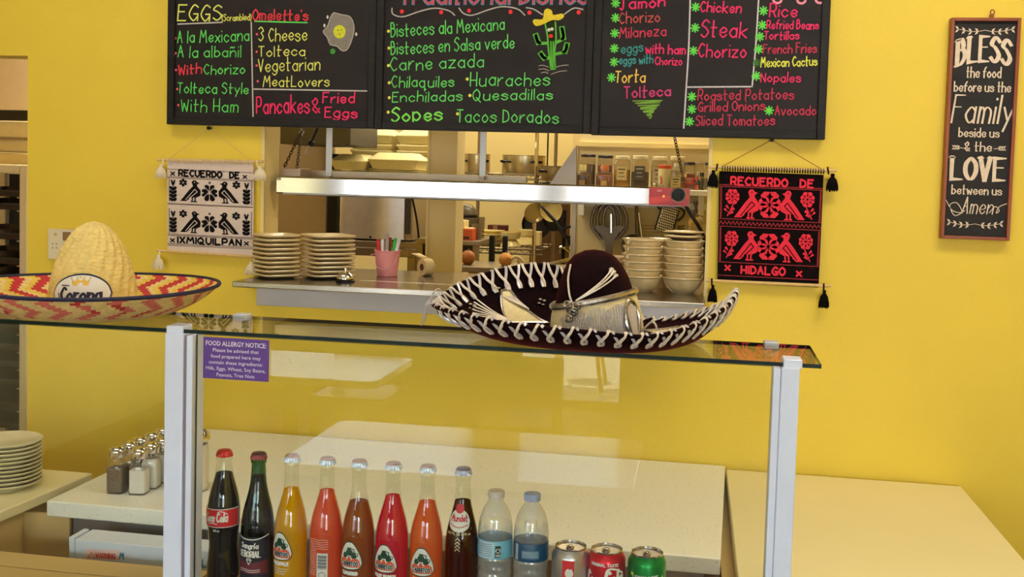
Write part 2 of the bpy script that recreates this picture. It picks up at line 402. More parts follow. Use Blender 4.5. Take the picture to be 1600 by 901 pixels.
def dots(t, pts, c, r, name='bullet', sx=1.0):
    for q in pts:
        x, z = bp(*q); MB().flat(ell(x, z, r*sx, r, 10), plane(YB-.0018)).build(name, chalk(c), t, smooth=0)
GR, YE, RD, CR, WH, TE = (98, 214, 96), (224, 226, 110), (214, 62, 74), (232, 52, 104), (196, 190, 184), (70, 150, 150)
Z2 = lambda x, y: (240+x/4.292, y/4.292)
Z3 = lambda x, y: (580+x/4.292, y/4.292)
Z4 = lambda x, y: (920+x/4.005, y/4.005)
B1 = board(262, 585.5, 193.5, 201.6, 'left chalk menu board listing eggs, omelettes and pancakes', 0)
B2 = board(585.8, 922.8, 202.3, 208.2, 'middle chalk menu board with cactus drawing and list of traditional dishes', 0)
B3 = board(923.2, 1288.5, 212.2, 216.7, 'right chalk menu board with starred lists of meats and sides', 0)
def L2(txt, c, x0, y0, x1, y1, h, **k): a, b_ = Z2(x0, y0), Z2(x1, y1); line(B1, txt, c, *a, *b_, h/4.292, **k)
L2('EGGS', YE, 162, 138, 455, 138, 108, name='heading', wt=.0028); L2('(Scrambled)', YE, 460, 140, 655, 136, 44, wt=.0016)
L2("Omelette's", RD, 668, 135, 1035, 135, 70, name='heading', wt=.003)
L2('A la Mexicana', GR, 162, 288, 640, 275, 85); L2('A la albañil', GR, 164, 384, 585, 382, 75); L2('With', RD, 168, 497, 322, 492, 65, wt=.003); L2('Chorizo', GR, 340, 498, 612, 494, 66)
L2('Tolteca Style', GR, 162, 626, 635, 628, 72); L2('With Ham', GR, 186, 748, 565, 752, 84)
L2('3 Cheese', YE, 706, 275, 1028, 272, 88); L2('Tolteca', YE, 706, 380, 1014, 372, 72); L2('Vegetarian', YE, 704, 482, 1115, 470, 88); L2('MeatLovers', YE, 735, 580, 1178, 580, 70)
L2('Pancakes', CR, 692, 762, 1045, 758, 115, wt=.003); L2('&', CR, 1070, 762, 1115, 758, 100, wt=.0026); L2('Fried', CR, 1136, 690, 1345, 688, 68, wt=.0028); L2('Eggs', CR, 1150, 785, 1365, 790, 70, wt=.0028)
rule(B1, [Z2(165, 162), Z2(460, 150)], WH); rule(B1, [Z2(680, 143), Z2(1030, 152)], GR); rule(B1, [Z2(656, 150), Z2(668, 780)], WH); rule(B1, [Z2(672, 597), Z2(1430, 610)], WH)
dots(B1, [Z2(148, 257), Z2(150, 357), Z2(152, 470), Z2(160, 597), Z2(168, 705), Z2(695, 230), Z2(693, 347), Z2(693, 440), Z2(700, 545)], (236, 92, 110), .0036)
def fillp(t, Zf, pts, c, name, off=.0010, sm=True):
    p = [bp(*Zf(*q)) for q in pts]; MB().flat(smoothline(p, 4, True) if sm else p, plane(YB-off)).build(name, chalk(c), t, smooth=0)
EGG = [(1210, 85), (1260, 98), (1320, 115), (1345, 180), (1335, 250), (1302, 328), (1265, 340), (1230, 310), (1185, 298), (1165, 250), (1138, 212), (1165, 180), (1190, 110)]
fillp(B1, Z2, EGG, (140, 132, 124), 'fried_egg_drawing')
rule(B1, [Z2(*q) for q in EGG+EGG[:1]], (180, 174, 166), .0014, 'egg_outline')
fillp(B1, Z2, ell(1248, 213, 41, 45, 14), (214, 216, 60), 'egg_yolk', .0014)
dots(B1, [Z2(1236, 204), Z2(1262, 202)], (120, 110, 40), .002, 'yolk_eye'); dots(B1, [Z2(1250, 230)], (214, 140, 50), .0028, 'yolk_mouth')
dots(B1, [Z2(1203, 345)], (70, 150, 60), .0082, 'green_dot'); dots(B1, [Z2(1168, 115), Z2(1147, 172), Z2(1360, 230)], (225, 220, 220), .0052, 'egg_spark', .6)
# middle board
def L3(txt, c, x0, y0, x1, y1, h, **k): a, b_ = Z3(x0, y0), Z3(x1, y1); line(B2, txt, c, *a, *b_, h/4.292, **k)
L3('Traditional Dishes', (96, 150, 190), 196, 26, 1452, 24, 118, name='heading_shadow', wt=.0062, jit=0, off=.001); L3('Traditional Dishes', (206, 74, 80), 200, 24, 1450, 22, 118, name='heading', wt=.0036, jit=0, off=.0016)
rule(B2, [Z3(*q) for q in [(140, 55), (147, 95), (215, 112), (330, 75), (430, 55), (520, 72), (560, 102)]], WH, .0016); rule(B2, [Z3(*q) for q in [(590, 55), (620, 90), (680, 102), (790, 65), (880, 45), (980, 60), (1030, 102)]], WH, .0016)
rule(B2, [Z3(*q) for q in [(1040, 52), (1090, 62), (1148, 98)]], WH, .0016); rule(B2, [Z3(*q) for q in [(1295, 96), (1360, 55), (1420, 64)]], WH, .0016)
dots(B2, [Z3(*q) for q in [(207, 78), (470, 83), (657, 72), (935, 80), (1062, 85), (1392, 83)]], (232, 60, 66), .006)
GN = (104, 216, 104)
L3('Bisteces ala Mexicana', GN, 134, 250, 892, 198, 88); L3('Bisteces en Salsa verde', GN, 134, 365, 958, 322, 85); L3('Carne azada', GN, 130, 476, 752, 446, 88); L3('Chilaquiles', GN, 138, 586, 555, 580, 74); L3('Huaraches', GN, 665, 576, 1195, 574, 88)
L3('Enchiladas', GN, 142, 685, 610, 674, 68); L3('Quesadillas', GN, 684, 674, 1215, 668, 70); L3('Sopes', (130, 226, 92), 138, 812, 475, 803, 92, wt=.0034); L3('Tacos Dorados', GN, 575, 816, 1255, 826, 86)
dots(B2, [Z3(*q) for q in [(117, 210), (120, 323), (117, 440), (122, 555), (122, 655), (115, 752), (645, 530), (663, 640), (580, 763)]], (226, 220, 90), .0046)
CG = (92, 176, 66)
fillp(B2, Z3, [(1165, 150), (1235, 145), (1238, 300), (1232, 462), (1205, 465), (1188, 300)], (40, 46, 26), 'cactus_body', .0009, False)
for q in [[(1165, 150), (1182, 240), (1188, 320), (1205, 462)], [(1235, 148), (1240, 260), (1230, 360), (1236, 462)], [(1205, 280), (1210, 455)], [(1222, 280), (1220, 455)], [(1205, 465), (1236, 462)]]: rule(B2, [Z3(*p) for p in q], CG, .0022, 'cactus_outline')
for q in [[(1105, 238), (1122, 285), (1182, 290)], [(1280, 192), (1288, 255), (1242, 285)], [(1312, 300), (1300, 345), (1238, 362)], [(1138, 360), (1160, 388), (1198, 388)]]:
    p = [bp(*Z3(*k)) for k in q]; MB().strokes([smoothline(p, 5)], .0042, plane(YB-.0012)).strokes([p[:2]], .0078, plane(YB-.0012)).build('cactus_arm', chalk(CG), B2, smooth=0)
fillp(B2, Z3, [(1085, 150), (1095, 130), (1150, 128), (1160, 75), (1182, 58), (1212, 72), (1222, 100), (1280, 92), (1293, 112), (1262, 136), (1212, 136), (1150, 165), (1105, 174)], (230, 205, 60), 'drawn_hat', .0016)
rule(B2, [Z3(1160, 96), Z3(1205, 84)], (206, 120, 40), .003, 'drawn_hat_band')
dots(B2, [Z3(1193, 201), Z3(1213, 196)], (235, 230, 225), .0048, 'drawn_eye'); dots(B2, [Z3(1195, 204), Z3(1213, 200)], (30, 24, 24), .0018, 'drawn_pupil')
dots(B2, [Z3(1205, 242)], (224, 56, 50), .0052, 'drawn_mouth', 1.2)
for q in [[(1125, 442), (1150, 438), (1190, 450)], [(1125, 465), (1160, 462), (1190, 474)], [(1240, 450), (1275, 440), (1322, 436)], [(1140, 488), (1170, 484), (1185, 492)], [(1208, 498), (1260, 480), (1312, 474)]]: rule(B2, [Z3(*p) for p in q], (170, 160, 150), .001, 'sand_line')
# right board
def L4(txt, c, x0, y0, x1, y1, h, **k): a, b_ = Z4(x0, y0), Z4(x1, y1); line(B3, txt, c, *a, *b_, h/4.005, **k)
C4 = (226, 54, 108); D4 = (196, 58, 86)
L4('Jamon', C4, 197, 62, 475, 38, 66, wt=.003); L4('Chorizo', (196, 84, 84), 192, 150, 445, 134, 66); L4('Milaneza', (206, 62, 92), 192, 238, 482, 224, 62)
L4('eggs', TE, 203, 335, 340, 322, 60); L4('with ham', C4, 356, 333, 602, 338, 56, wt=.0026); L4('eggs with', TE, 190, 402, 400, 395, 52); L4('Chorizo', C4, 415, 406, 582, 406, 46)
L4('Torta', (232, 190, 90), 165, 515, 350, 515, 70, wt=.0026); L4('Tolteca', (206, 66, 120), 222, 612, 510, 600, 64, wt=.0026)
L4('Chicken', C4, 697, 72, 950, 82, 62, wt=.0026); L4('Steak', C4, 702, 232, 985, 235, 96, wt=.0028); L4('Chorizo', C4, 685, 358, 982, 356, 76, wt=.0026)
L4('Rice', C4, 1130, 106, 1300, 108, 74, wt=.0026); L4('Refried Beans', C4, 1114, 180, 1436, 183, 50); L4('Tortillas', C4, 1096, 248, 1315, 246, 48); L4('French Fries', D4, 1090, 334, 1424, 330, 54)
L4('Mexican Cactus', (224, 224, 88), 1076, 420, 1428, 410, 54); L4('Nopales', C4, 1076, 512, 1325, 512, 54); L4('Roasted Potatoes', D4, 682, 626, 1282, 620, 62); L4('Grilled Onions', D4, 686, 698, 1102, 688, 58)
L4('Avocado', D4, 1166, 718, 1420, 718, 56); L4('Sliced Tomatoes', D4, 670, 785, 1162, 782, 62)
for q in [[(635, -10), (625, 300), (610, 545), (593, 815)], [(612, 545), (1022, 542)], [(1063, -10), (1045, 280), (1022, 542)]]: rule(B3, [Z4(*p) for p in q], (206, 200, 206), .002)
def star(t, p, c, r=.0108):
    x, z = bp(*p); b = MB().strokes([[(x-r*math.cos(a), z-r*math.sin(a)), (x+r*math.cos(a), z+r*math.sin(a))] for a in (.1, .9, 1.65, 2.4)], .0021, plane(YB-.0012))
    b.build('star_bullet', chalk(c), t, smooth=0)
for q in [(168, 20), (167, 112), (163, 208), (160, 303), (158, 388), (142, 485), (668, 45), (665, 175), (655, 318), (1093, 68), (1085, 158), (1070, 230), (1062, 308), (1048, 475), (645, 605), (645, 683), (1128, 692), (630, 760)]: star(B3, Z4(*q), (104, 214, 84))
star(B3, Z4(1050, 393), (60, 110, 50), .009)
for q in [(1180, -2), (1330, 0), (1446, -2)]:
    p = [bp(*Z4(*e)) for e in ell(*q, 26, 22, 12)]; MB().strokes([p+p[:1]], .003, plane(YB-.0012)).build('heading', chalk((236, 150, 170)), B3, smooth=0)
for k, (a, z, e) in enumerate([(276, 458, 632), (308, 440, 660), (325, 420, 683), (345, 405, 703), (368, 392, 726)]):
    rule(B3, [Z4(a, e), Z4(z, e-3), Z4(a+16, e+14), Z4(z-14, e+10)], (126, 170, 70), .0014, 'drawn_triangle')

# ---------------------------------------------------------------- framed farmhouse sign
M_sframe = pm('reddish_wood', (140, 66, 30), .45, noise=.18, ns=30, stretch=(1, 1, .15))
M_sface = pm('black_canvas', (28, 24, 25), .75, noise=.25, ns=40)
M_sl = pm('cream_print', (226, 206, 184), .8, noise=.08, ns=120)
cx0, cz0 = at(1487, 28, Y=2.98).x, at(1487, 28, Y=2.98).z; cz1 = at(1468, 372, Y=2.98).z; ctr = at(1478, 200, Y=2.98).x
SX0 = (cx0+at(1468, 372, Y=2.98).x)/2; SW = .17
t = thing('framed_sign', 'tall black wall sign in a brown wood frame with a cream blessing text', 'sign', (SX0+SW/2, WY, cz1))
b = MB(); f = .0085
for q in [(SX0, SX0+f, cz1, cz0), (SX0+SW-f, SX0+SW, cz1, cz0), (SX0+f, SX0+SW-f, cz1, cz1+f), (SX0+f, SX0+SW-f, cz0-f, cz0)]: b.box(q[0], q[1], 2.972, WY-.001, q[2], q[3])
b.build('frame', M_sframe, t, bevel=.0012)
MB().box(SX0+f-.001, SX0+SW-f+.001, 2.982, WY-.002, cz1+f-.001, cz0-f+.001).build('panel', M_sface, t)
hk = at(1551, 20, Y=2.985)
MB().tube([(hk.x+.005*math.cos(a), 2.987, hk.z+.002+.006*math.sin(a)) for a in [k*PI/5 for k in range(10)]], .0016, closed=True).box(hk.x-.004, hk.x+.004, 2.985, WY-.001, cz0-.002, hk.z-.003).build('hanger', M_sframe, t)
sp = plane(2.9812)
def sx(u): return SX0+SW*u
def sz(py): return at(1535, py, Y=2.98).z
def sgn(txt, u0, u1, py, hpx, wt, nib=None, slant=0, curve=0, serif=0):
    ls = letters(txt, (sx(u0), sz(py)), (sx(u1), sz(py)), hpx*.00178, 0, slant)
    if serif:
        ex = []
        for l in ls:
            for (x, z), (x2, z2) in ((l[0], l[1]), (l[-1], l[-2])):
                if abs(x-x2) < abs(z-z2)*.6: ex.append([(x-serif, z), (x+serif, z)])
        MB().strokes(ls, wt, curvep(curve), nib=nib).strokes(ex, wt*.3, curvep(curve)).build('lettering', M_sl, t, smooth=0); return
    MB().strokes(ls, wt, sp, nib=nib).build('lettering', M_sl, t, smooth=0)
def curvep(c):
    return lambda a, b_, d=0: sp(a, b_ + c*(1-((a-SX0-SW/2)/(SW/2))**2)-c*.3, d)
sgn('BLESS', .12, .88, 104, 36, .0056, .3, 0, .02, .0068); sgn('the food', .27, .76, 121, 15, .0017, .6); sgn('before us the', .1, .91, 143, 14, .0017, .6)
sgn('Family', .08, .94, 192, 40, .0026, .5, .22); sgn('beside us', .2, .78, 214, 13, .0016, .6); sgn('& the', .3, .68, 236, 13, .0017, .6)
sgn('LOVE', .12, .88, 281, 32, .0058, .3, 0, 0, .007); sgn('between us', .14, .86, 304, 13, .0016, .6); sgn('Amen', .3, .74, 334, 24, .0014, .5, .25)
def sprig(cu, py, du, n, name):
    b = MB()
    for s in (-1, 1):
        x0, z0 = sx(cu), sz(py); pts = [(x0+s*SW*du*k/n, z0-.004*math.sin(k/n*PI*1.2)) for k in range(n+1)]; b.strokes([pts], .0007, sp)
        for k in range(1, n+1):
            for e in (-1, 1):
                px_, pz_ = pts[k]; a = e*.8; L_ = .0125
                q = [(0, 0), (.4, .22), (1, 0), (.4, -.22)]
                b.flat([(px_+s*L_*(u*math.cos(a)-v*math.sin(a)), pz_+L_*(u*math.sin(a)+v*math.cos(a))) for u, v in q], sp)
    b.build(name, M_sl, t, smooth=0)
sprig(.5, 47, .38, 4, 'leaf_ornament'); sprig(.5, 350, .36, 4, 'leaf_ornament')
for u, s in ((.2, 1), (.8, -1)):
    b = MB(); x, z = sx(u), sz(231)
    b.strokes([[(x-s*.012, z+.002), (x+s*.014, z-.002)]], .0008, sp)
    for k in range(3):
        for e in (-1, 1): b.flat([(x+s*(-.012+.006*k), z), (x+s*(-.016+.006*k), z+e*.006), (x+s*(-.008+.006*k), z+e*.004)], sp)
    b.build('leaf_ornament', M_sl, t, smooth=0)
MB().strokes([smoothline([(sx(.05), sz(312)), (sx(.16), sz(330)), (sx(.3), sz(332)), (sx(.22), sz(318)), (sx(.12), sz(322)), (sx(.2), sz(338)), (sx(.34), sz(330))], 5)], .001, sp).build('flourish', M_sl, t, smooth=0)
MB().strokes([smoothline([(sx(.7), sz(332)), (sx(.78), sz(322)), (sx(.84), sz(328)), (sx(.8), sz(332)), (sx(.84), sz(322)), (sx(.97), sz(316))], 5)], .001, sp).build('flourish', M_sl, t, smooth=0)

# ---------------------------------------------------------------- wall control plate behind the straw hat
a = at(77, 357, Y=2.99); c = at(116, 406, Y=2.99)
t = thing('wall_thermostat', 'white control plate with a small grey screen on the yellow wall behind the straw hat', 'thermostat', ((a.x+c.x)/2, WY, c.z))
MB().box(a.x, c.x, 2.982, WY-.001, c.z, a.z).build('plate', pm('ivory_plastic', (222, 208, 176), .45, noise=.02), t, bevel=.002)
s0 = at(98, 362, Y=2.98); s1 = at(110, 376, Y=2.98)
MB().box(s0.x, s1.x, 2.979, 2.983, s1.z, s0.z).build('screen', pm('lcd_brown', (138, 104, 64), .3, noise=.05), t, bevel=.001)
for k in range(4):
    p = at(82+6*(k % 2), 381+6*(k//2), Y=2.98); MB().lathe([(0, 0), (.0022, 0), (.0022, .003), (0, .003)], 8, T((p.x, 2.983, p.z)) @ RX(PI/2)).build('button', pm('grey_plastic', (150, 134, 110), .5), t)
p = at(86, 366, Y=2.98); MB().lathe([(0, 0), (.006, 0), (.0055, .002), (0, .002)], 14, T((p.x, 2.983, p.z)) @ RX(PI/2)).build('dial', pm('ivory_dial', (206, 180, 120), .5), t)

# ---------------------------------------------------------------- woven wall hangings
BIRD = [(275, 300), (283, 288), (297, 286), (306, 298), (320, 303), (307, 311), (305, 322), (326, 352), (324, 385), (300, 398), (272, 398), (245, 423), (212, 423), (262, 350), (283, 325)]
def petals(cx, cy, rx, ry, n, wd=.5, ph=0):
    o = []
    for k in range(n):
        a = ph+2*PI*k/n; ux, uy = math.cos(a), math.sin(a); l = 1/math.hypot(ux/rx, uy/ry); w2 = l*wd*.5
        q = [(l*.1, 0), (l*.5, -w2), (l*.85, -w2*.9), (l, 0), (l*.85, w2*.9), (l*.5, w2)]
        o.append([(cx+u*ux-v*uy, cy+u*uy+v*ux) for u, v in q])
    return o
def hanging(name, lab, K, Mc, Mi, Mst, Mtas, words, plant, nailpx, rodpx):
    """K: 4 pixel corners of the cloth (TL,TR,BR,BL); pattern space u,v in 0..1"""
    Yc = 2.982
    q = [at(*p, Y=Yc) for p in K]
    t = thing(name, lab, 'wall hanging', ((q[0].x+q[1].x)/2, WY, q[3].z), 'woven souvenir wall hangings')
    def mp(u, v, d=0):
        a_ = q[0].lerp(q[1], u); b_ = q[3].lerp(q[2], u); r = a_.lerp(b_, v); return Vector((r.x, Yc-d+.0, r.z))
    b = MB(); n = 12
    for i in range(n):
        for j in range(n):
            u0, u1, v0, v1 = i/n, (i+1)/n, j/n, (j+1)/n; b.add([mp(u0, v0), mp(u1, v0), mp(u1, v1), mp(u0, v1)], [(0, 1, 2, 3)])
    b.prism([(0, 0), (1, 0), (1, 1), (0, 1)], -.001, -.006, lambda u, v, d: mp(u, v, d))
    cl = b.build('cloth', Mc, t)
    P = (lambda zx, zy: ((zx-140)/475, (zy-165)/590)) if plant else (lambda zx, zy: ((zx-140)/475, (zy-205)/535))      # zoom coords of the red hanging -> u,v
    e = .0008; m2 = lambda a_, b_, d=0: mp(*P(a_, b_), d+e)
    b = MB()
    for row, dy in ((0, 0), (1, 200)):
        det = MB()
        for mir in (0, 1):
            X = (lambda x: x) if not mir else (lambda x: 750-x)
            b.flat([(X(x), y+dy) for x, y in BIRD], m2)
            for fx in (280, 296): b.strokes([[(X(fx), 398+dy), (X(fx-2), 420+dy)], [(X(fx-8), 424+dy), (X(fx+8), 424+dy)]], 3.6, m2, disc=False)
            det.strokes([[(X(293), 345+dy), (X(242), 415+dy)], [(X(308), 360+dy), (X(262), 405+dy)], [(X(293), 345+dy), (X(308), 362+dy)]], 2, lambda a_, b_, d=0: m2(a_, b_, .0006+d), disc=False)
            det.flat(ell(X(292), 300+dy, 3.5, 3.5, 6), lambda a_, b_, d=0: m2(a_, b_, .0006+d))
            if plant:
                x = X(172); b.strokes([[(x, 330+dy), (x, 422+dy)]], 3, m2, disc=False)
                for k in range(4):
                    for s in (-1, 1): b.flat([(x, 345+k*24+dy), (x+s*9, 330+k*24+dy), (x+s*22, 334+k*24+dy), (x+s*18, 350+k*24+dy), (x+s*3, 358+k*24+dy)], m2)
                b.flat([(x-14, 290+dy), (x-5, 290+dy), (x, 305+dy), (x+5, 290+dy), (x+14, 290+dy), (x+8, 318+dy), (x, 330+dy), (x-8, 318+dy)], m2)
                for pt in petals(X(228), 305+dy, 24, 26, 6, .62, PI/6): b.flat(pt, m2)
            else:
                for pt in petals(X(203), 325+dy, 34, 40, 8, .62, PI/8): b.flat(pt, m2)
                b.strokes([[(X(208), 360+dy), (X(180), 418+dy)]], 2.5, m2, disc=False)
                for lx, ly in ((168, 388), (176, 372), (200, 398), (206, 382)): b.flat([(X(188), ly+14+dy), (X(lx-6), ly+dy), (X(lx+3), ly-9+dy), (X(lx+10), ly+4+dy)], m2)
        if plant:
            for pt in petals(375, 365+dy, 46, 60, 8, .5, PI/8): b.flat(pt, m2)
            b.flat(ell(375, 300+dy, 7, 9, 8), m2)
        else:
            for pt in petals(375, 357+dy, 52, 72, 8, .72, PI/8): b.flat(pt, m2)
            for k in range(8): a_ = PI/8+k*PI/4; det.flat(ell(375+30*math.cos(a_), 357+dy+42*math.sin(a_), 4, 4, 6), lambda p_, q_, d=0: m2(p_, q_, .0006))
        det.strokes([[(375, 300+dy), (375, 414+dy)], [(345, 325+dy), (405, 390+dy)], [(405, 325+dy), (345, 390+dy)]], 1.6, lambda a_, b_, d=0: m2(a_, b_, .0006+d), disc=False)
        det.build('motif_detail', Mc, cl, smooth=0)
    for txt, x0, x1, y, h in words:
        if txt == 'x':
            cx_, cy_ = (x0+x1)/2, y-h/2; b.strokes([[(cx_-h*.42, cy_-h*.42), (cx_+h*.42, cy_+h*.42)], [(cx_-h*.42, cy_+h*.42), (cx_+h*.42, cy_-h*.42)]], h*.17, m2)
        else: b.strokes(letters(txt, P(x0, y), P(x1, y), h/535, 0, 0), .0104 if plant else .0092, lambda u, v, d=0: mp(u, P(0, y)[1]-(v-P(0, y)[1]), e+d), disc=False)
    b.build('woven_motif', Mi, cl, smooth=0)
    b = MB()
    for y in ((270, 278, 432, 468, 640, 704) if not plant else (222, 270, 278, 442, 446, 640, 648, 702, 712)): b.strokes([[(142, y), (613, y)]], 2.2, m2, disc=False)
    for x in (150, 606): b.strokes([[(x, 282), (x, 430)], [(x, 475), (x, 635)]], 2.4 if plant else 4, m2, disc=False)
    if not plant:
        zz = [(142+k*9.4, 443 if k % 2 else 459) for k in range(51)]; b.strokes([zz], 2.4, m2, disc=False)
    b.build('woven_border', Mst, cl, smooth=0)
    Mrod = pm('bamboo', (222, 184, 120), .5, noise=.1, ns=60)
    for (A_, B_) in rodpx:
        p0, p1 = at(*A_, Y=2.979), at(*B_, Y=2.979); rod = MB().tube([p0, p1], .0042, 8).build('rod', Mrod, t)
        if A_ is rodpx[0][0]:
            b = MB()
            for k in range(40):
                c_ = p0.lerp(p1, .11+.79*k/39); b.tube([c_+Vector((0, .0055, -.009)), c_+Vector((0, .0045, .004)), c_+Vector((0, -.0055, .003)), c_+Vector((.001, -.0055, -.004)), c_+Vector((.001, -.001, -.010))], .0011, 4)
            b.build('warp_loops', Mtas, rod)
    nl = at(*nailpx, Y=2.985); rp0, rp1 = [at(*p, Y=2.979) for p in rodpx[0]]
    MB().tube([rp0.lerp(rp1, .1), nl, rp0.lerp(rp1, .9)], .0009, 5).build('cord', Mst if not plant else Mrod, t)
    MB().lathe([(0, 0), (.006, 0), (.006, .006), (0, .006)], 6, T((nl.x, 2.984, nl.z)) @ RX(PI/2)).lathe([(.002, 0), (.002, -.016)], 6, T((nl.x, 2.984, nl.z)) @ RX(PI/2)).build('nail', M_black, t)
    return t
def tassel(t, top, bottom, r, m, lean=0):
    A_, B_ = at(*top, Y=2.974), at(*bottom, Y=2.974); L_ = A_.z-B_.z; b = MB()
    b.tube([A_+Vector((0, 0, .006)), A_.lerp(B_, .25)], .0022, 6)
    prof = [(0, 1), (.32, .98), (.38, .9), (.32, .8), (.78, .62), (1, .36), (.96, .14), (.7, .02), (0, .0)]
    b.lathe([(r*a_, L_*.8*h) for a_, h in prof], 14, T(B_), sy=.6)
    for k in range(26):
        a_ = 2*PI*k/26; x, y = math.cos(a_), math.sin(a_)*.6
        b.tube([B_+Vector((x*r*.4, y*r*.4, L_*.56)), B_+Vector((x*r*1.0, y*r*1.0, L_*.22)), B_+Vector((x*r*(.95+random.uniform(-.2, .2)), y*r, -random.uniform(0, .005)))], .0011, 4)
    b.build('tassel', m, t)
M_wc = pm('white_weave', (226, 206, 196), .9, noise=.06, ns=300, bump=.5, bs=500); M_bi = pm('black_thread', (26, 22, 24), .95, noise=.1, ns=300, spec=.1)
M_gs = pm('grey_thread', (130, 112, 104), .95, noise=.3, ns=400); M_wt = pm('white_yarn', (232, 216, 190), .95, noise=.05, ns=200)
M_bc = pm('black_weave', (20, 12, 14), .95, noise=.2, ns=300, bump=.5, bs=500, spec=.1); M_ri = pm('red_thread', (226, 40, 66), .9, noise=.08, ns=300); M_rs = pm('dark_red_thread', (142, 34, 46), .95, noise=.25, ns=400)
M_bt = pm('black_yarn', (16, 13, 15), .95, noise=.1, ns=200, spec=.1)
h1 = hanging('woven_hanging', 'white woven wall hanging with black birds and white tassels', [(261.5, 250), (396.5, 256), (395, 399), (262, 393)], M_wc, M_bi, M_gs, M_wt,
    [('x', 158, 182, 262, 24), ('RECUERDO', 205, 440, 262, 34), ('DE', 486, 536, 262, 34), ('x', 556, 580, 262, 22), ('x', 156, 180, 692, 24), ('IXMIQUILPAN', 198, 550, 694, 34), ('x', 568, 592, 692, 24)], True, (327, 200), [((245, 249.5), (411, 252.5)), ((245, 391), (409, 402))])
h2 = hanging('woven_hanging', 'black woven wall hanging with red birds and black tassels', [(1124, 267), (1287, 273), (1279, 449), (1121, 441)], M_bc, M_ri, M_rs, M_bt,
    [('RECUERDO', 195, 452, 268, 36), ('DE', 512, 570, 268, 36), ('HIDALGO', 252, 455, 690, 36), ('x', 172, 202, 680, 26), ('x', 506, 538, 692, 26)], False, (1206, 218.5), [((1107, 260.5), (1307, 266.5)), ((1104, 438), (1298, 446.5))])
for tp, bt, r in (((255, 252), (251, 276), .012), ((401, 254), (406, 280), .014), ((250, 393), (247, 419), .0125), ((398, 404), (392, 428), .013)): tassel(h1, tp, bt, r*1.3, M_wt)
for tp, bt, r in (((1121, 259), (1114, 291), .0135), ((1293, 264), (1300, 297), .0145), ((1112, 438), (1113, 470), .0115), ((1287, 446), (1287, 479), .0125)): tassel(h2, tp, bt, r, M_bt)
# ================================================================ SERVING LEDGE AND WARMER
LZ = 1.322
LX0, LX1, LY0, LY1 = -1.2715, .0285, 2.822, 3.36
M_ledge = pm('ledge_steel', (176, 168, 160), .2, metal=1, noise=.08, ns=8)
t = thing('serving_ledge', 'stainless steel serving ledge across the wall opening', 'counter', ((LX0+LX1)/2, WY, 1.2))
b = MB(); b.box(LX0, LX1, LY0+.001, WY-.0005, LZ-.0165, LZ); b.box(OL+.006, OR_-.006, WY-.0005, LY1, OB+.001, LZ)
b.build('shelf_top', M_ledge, t, bevel=.0025)
MB().box(LX0+.004, LX1-.002, 2.984, WY-.001, 1.2365, LZ-.0165).build('apron', pm('brushed_apron', (176, 172, 176), .45, metal=.6, noise=.05, ns=6), t, bevel=.001)
M_bracket = pm('grey_metal', (150, 146, 140), .4, metal=.7)
# --- infrared food warmer bar
BX0, BX1, BZ0, BZ1, BY0, BY1 = -1.229, -.022, 1.5655, 1.6165, 3.03, 3.15
t = thing('food_warmer', 'long polished steel food warmer bar with a red control panel hung in the opening', 'food warmer', ((BX0+BX1)/2, 3.03, BZ0))
b = MB()
prof = [(BY0, BZ0+.004), (BY0+.002, BZ0), (BY1, BZ0), (BY1, BZ1-.012), (BY1-.03, BZ1), (BY0+.004, BZ1), (BY0, BZ1-.004)]
b.prism(prof, BX0, BX1, lambda a_, b_, d: Vector((d, a_, b_))); bar = b.build('housing', M_bar, t, smooth=0)
MB().box(BX0+.02, BX1-.02, BY0-.0006, BY0+.001, BZ0-.0008, BZ0+.003).build('lip', M_bracket, t)
MB().box(BX0, BX0+.06, BY0+.035, BY1, BZ1, BZ1+.024).build('end_cap', pm('tarnished_steel', (150, 128, 108), .4, metal=.6), t, bevel=.001)
rp0 = at(1014.5, 293.5, Y=BY0).x; M_red = pm('red_panel', (170, 20, 24), .35, noise=.03)
rp = MB().box(rp0, BX1-.001, BY0-.002, BY0+.001, BZ0+.001, BZ1-.001).build('control_panel', M_red, t, bevel=.0006)
pl = plane(BY0-.0023)
MB().flat([(rp0+.002, BZ0+.005), (BX1-.003, BZ0+.022), (BX1-.003, BZ0+.034), (rp0+.002, BZ0+.022)], pl).build('panel_stripe', pm('bright_red', (200, 44, 34), .35), rp, smooth=0)
kx = at(1060, 305, Y=BY0)
MB().lathe([(0, 0), (.0215, 0), (.0215, .004), (.020, .0055), (0, .0055)], 26, T((kx.x, BY0-.002, kx.z+.002)) @ RX(PI/2)).build('knob_ring', M_chrome, t)
kb = MB().lathe([(.0182, 0), (.0178, .014), (.016, .016), (0, .016)], 26, T((kx.x, BY0-.006, kx.z+.002)) @ RX(PI/2)).box(kx.x-.0035, kx.x+.0035, BY0-.028, BY0-.02, kx.z-.013, kx.z+.017).build('control_knob', M_black, t)
lx = at(1037, 306.5, Y=BY0)
MB().lathe([(0, 0), (.0035, 0), (.0028, .003), (0, .004)], 10, T((lx.x, BY0-.002, lx.z)) @ RX(PI/2)).build('pilot_light', pm('amber_lamp', (255, 170, 60), .3, noise=0, emit=.6), t)
MB().strokes(letters('WARMER', (lx.x-.018, BZ1-.0115), (lx.x-.006, BZ1-.0115), .004), .0006, pl).build('panel_mark', pm('pink_print', (206, 128, 128), .6), rp, smooth=0)
MB().box(BX0+.05, BX1-.05, BY0+.03, BY1-.03, BZ0-.004, BZ0+.001).build('heating_element', pm('element_ceramic', (120, 100, 84), .6), t)
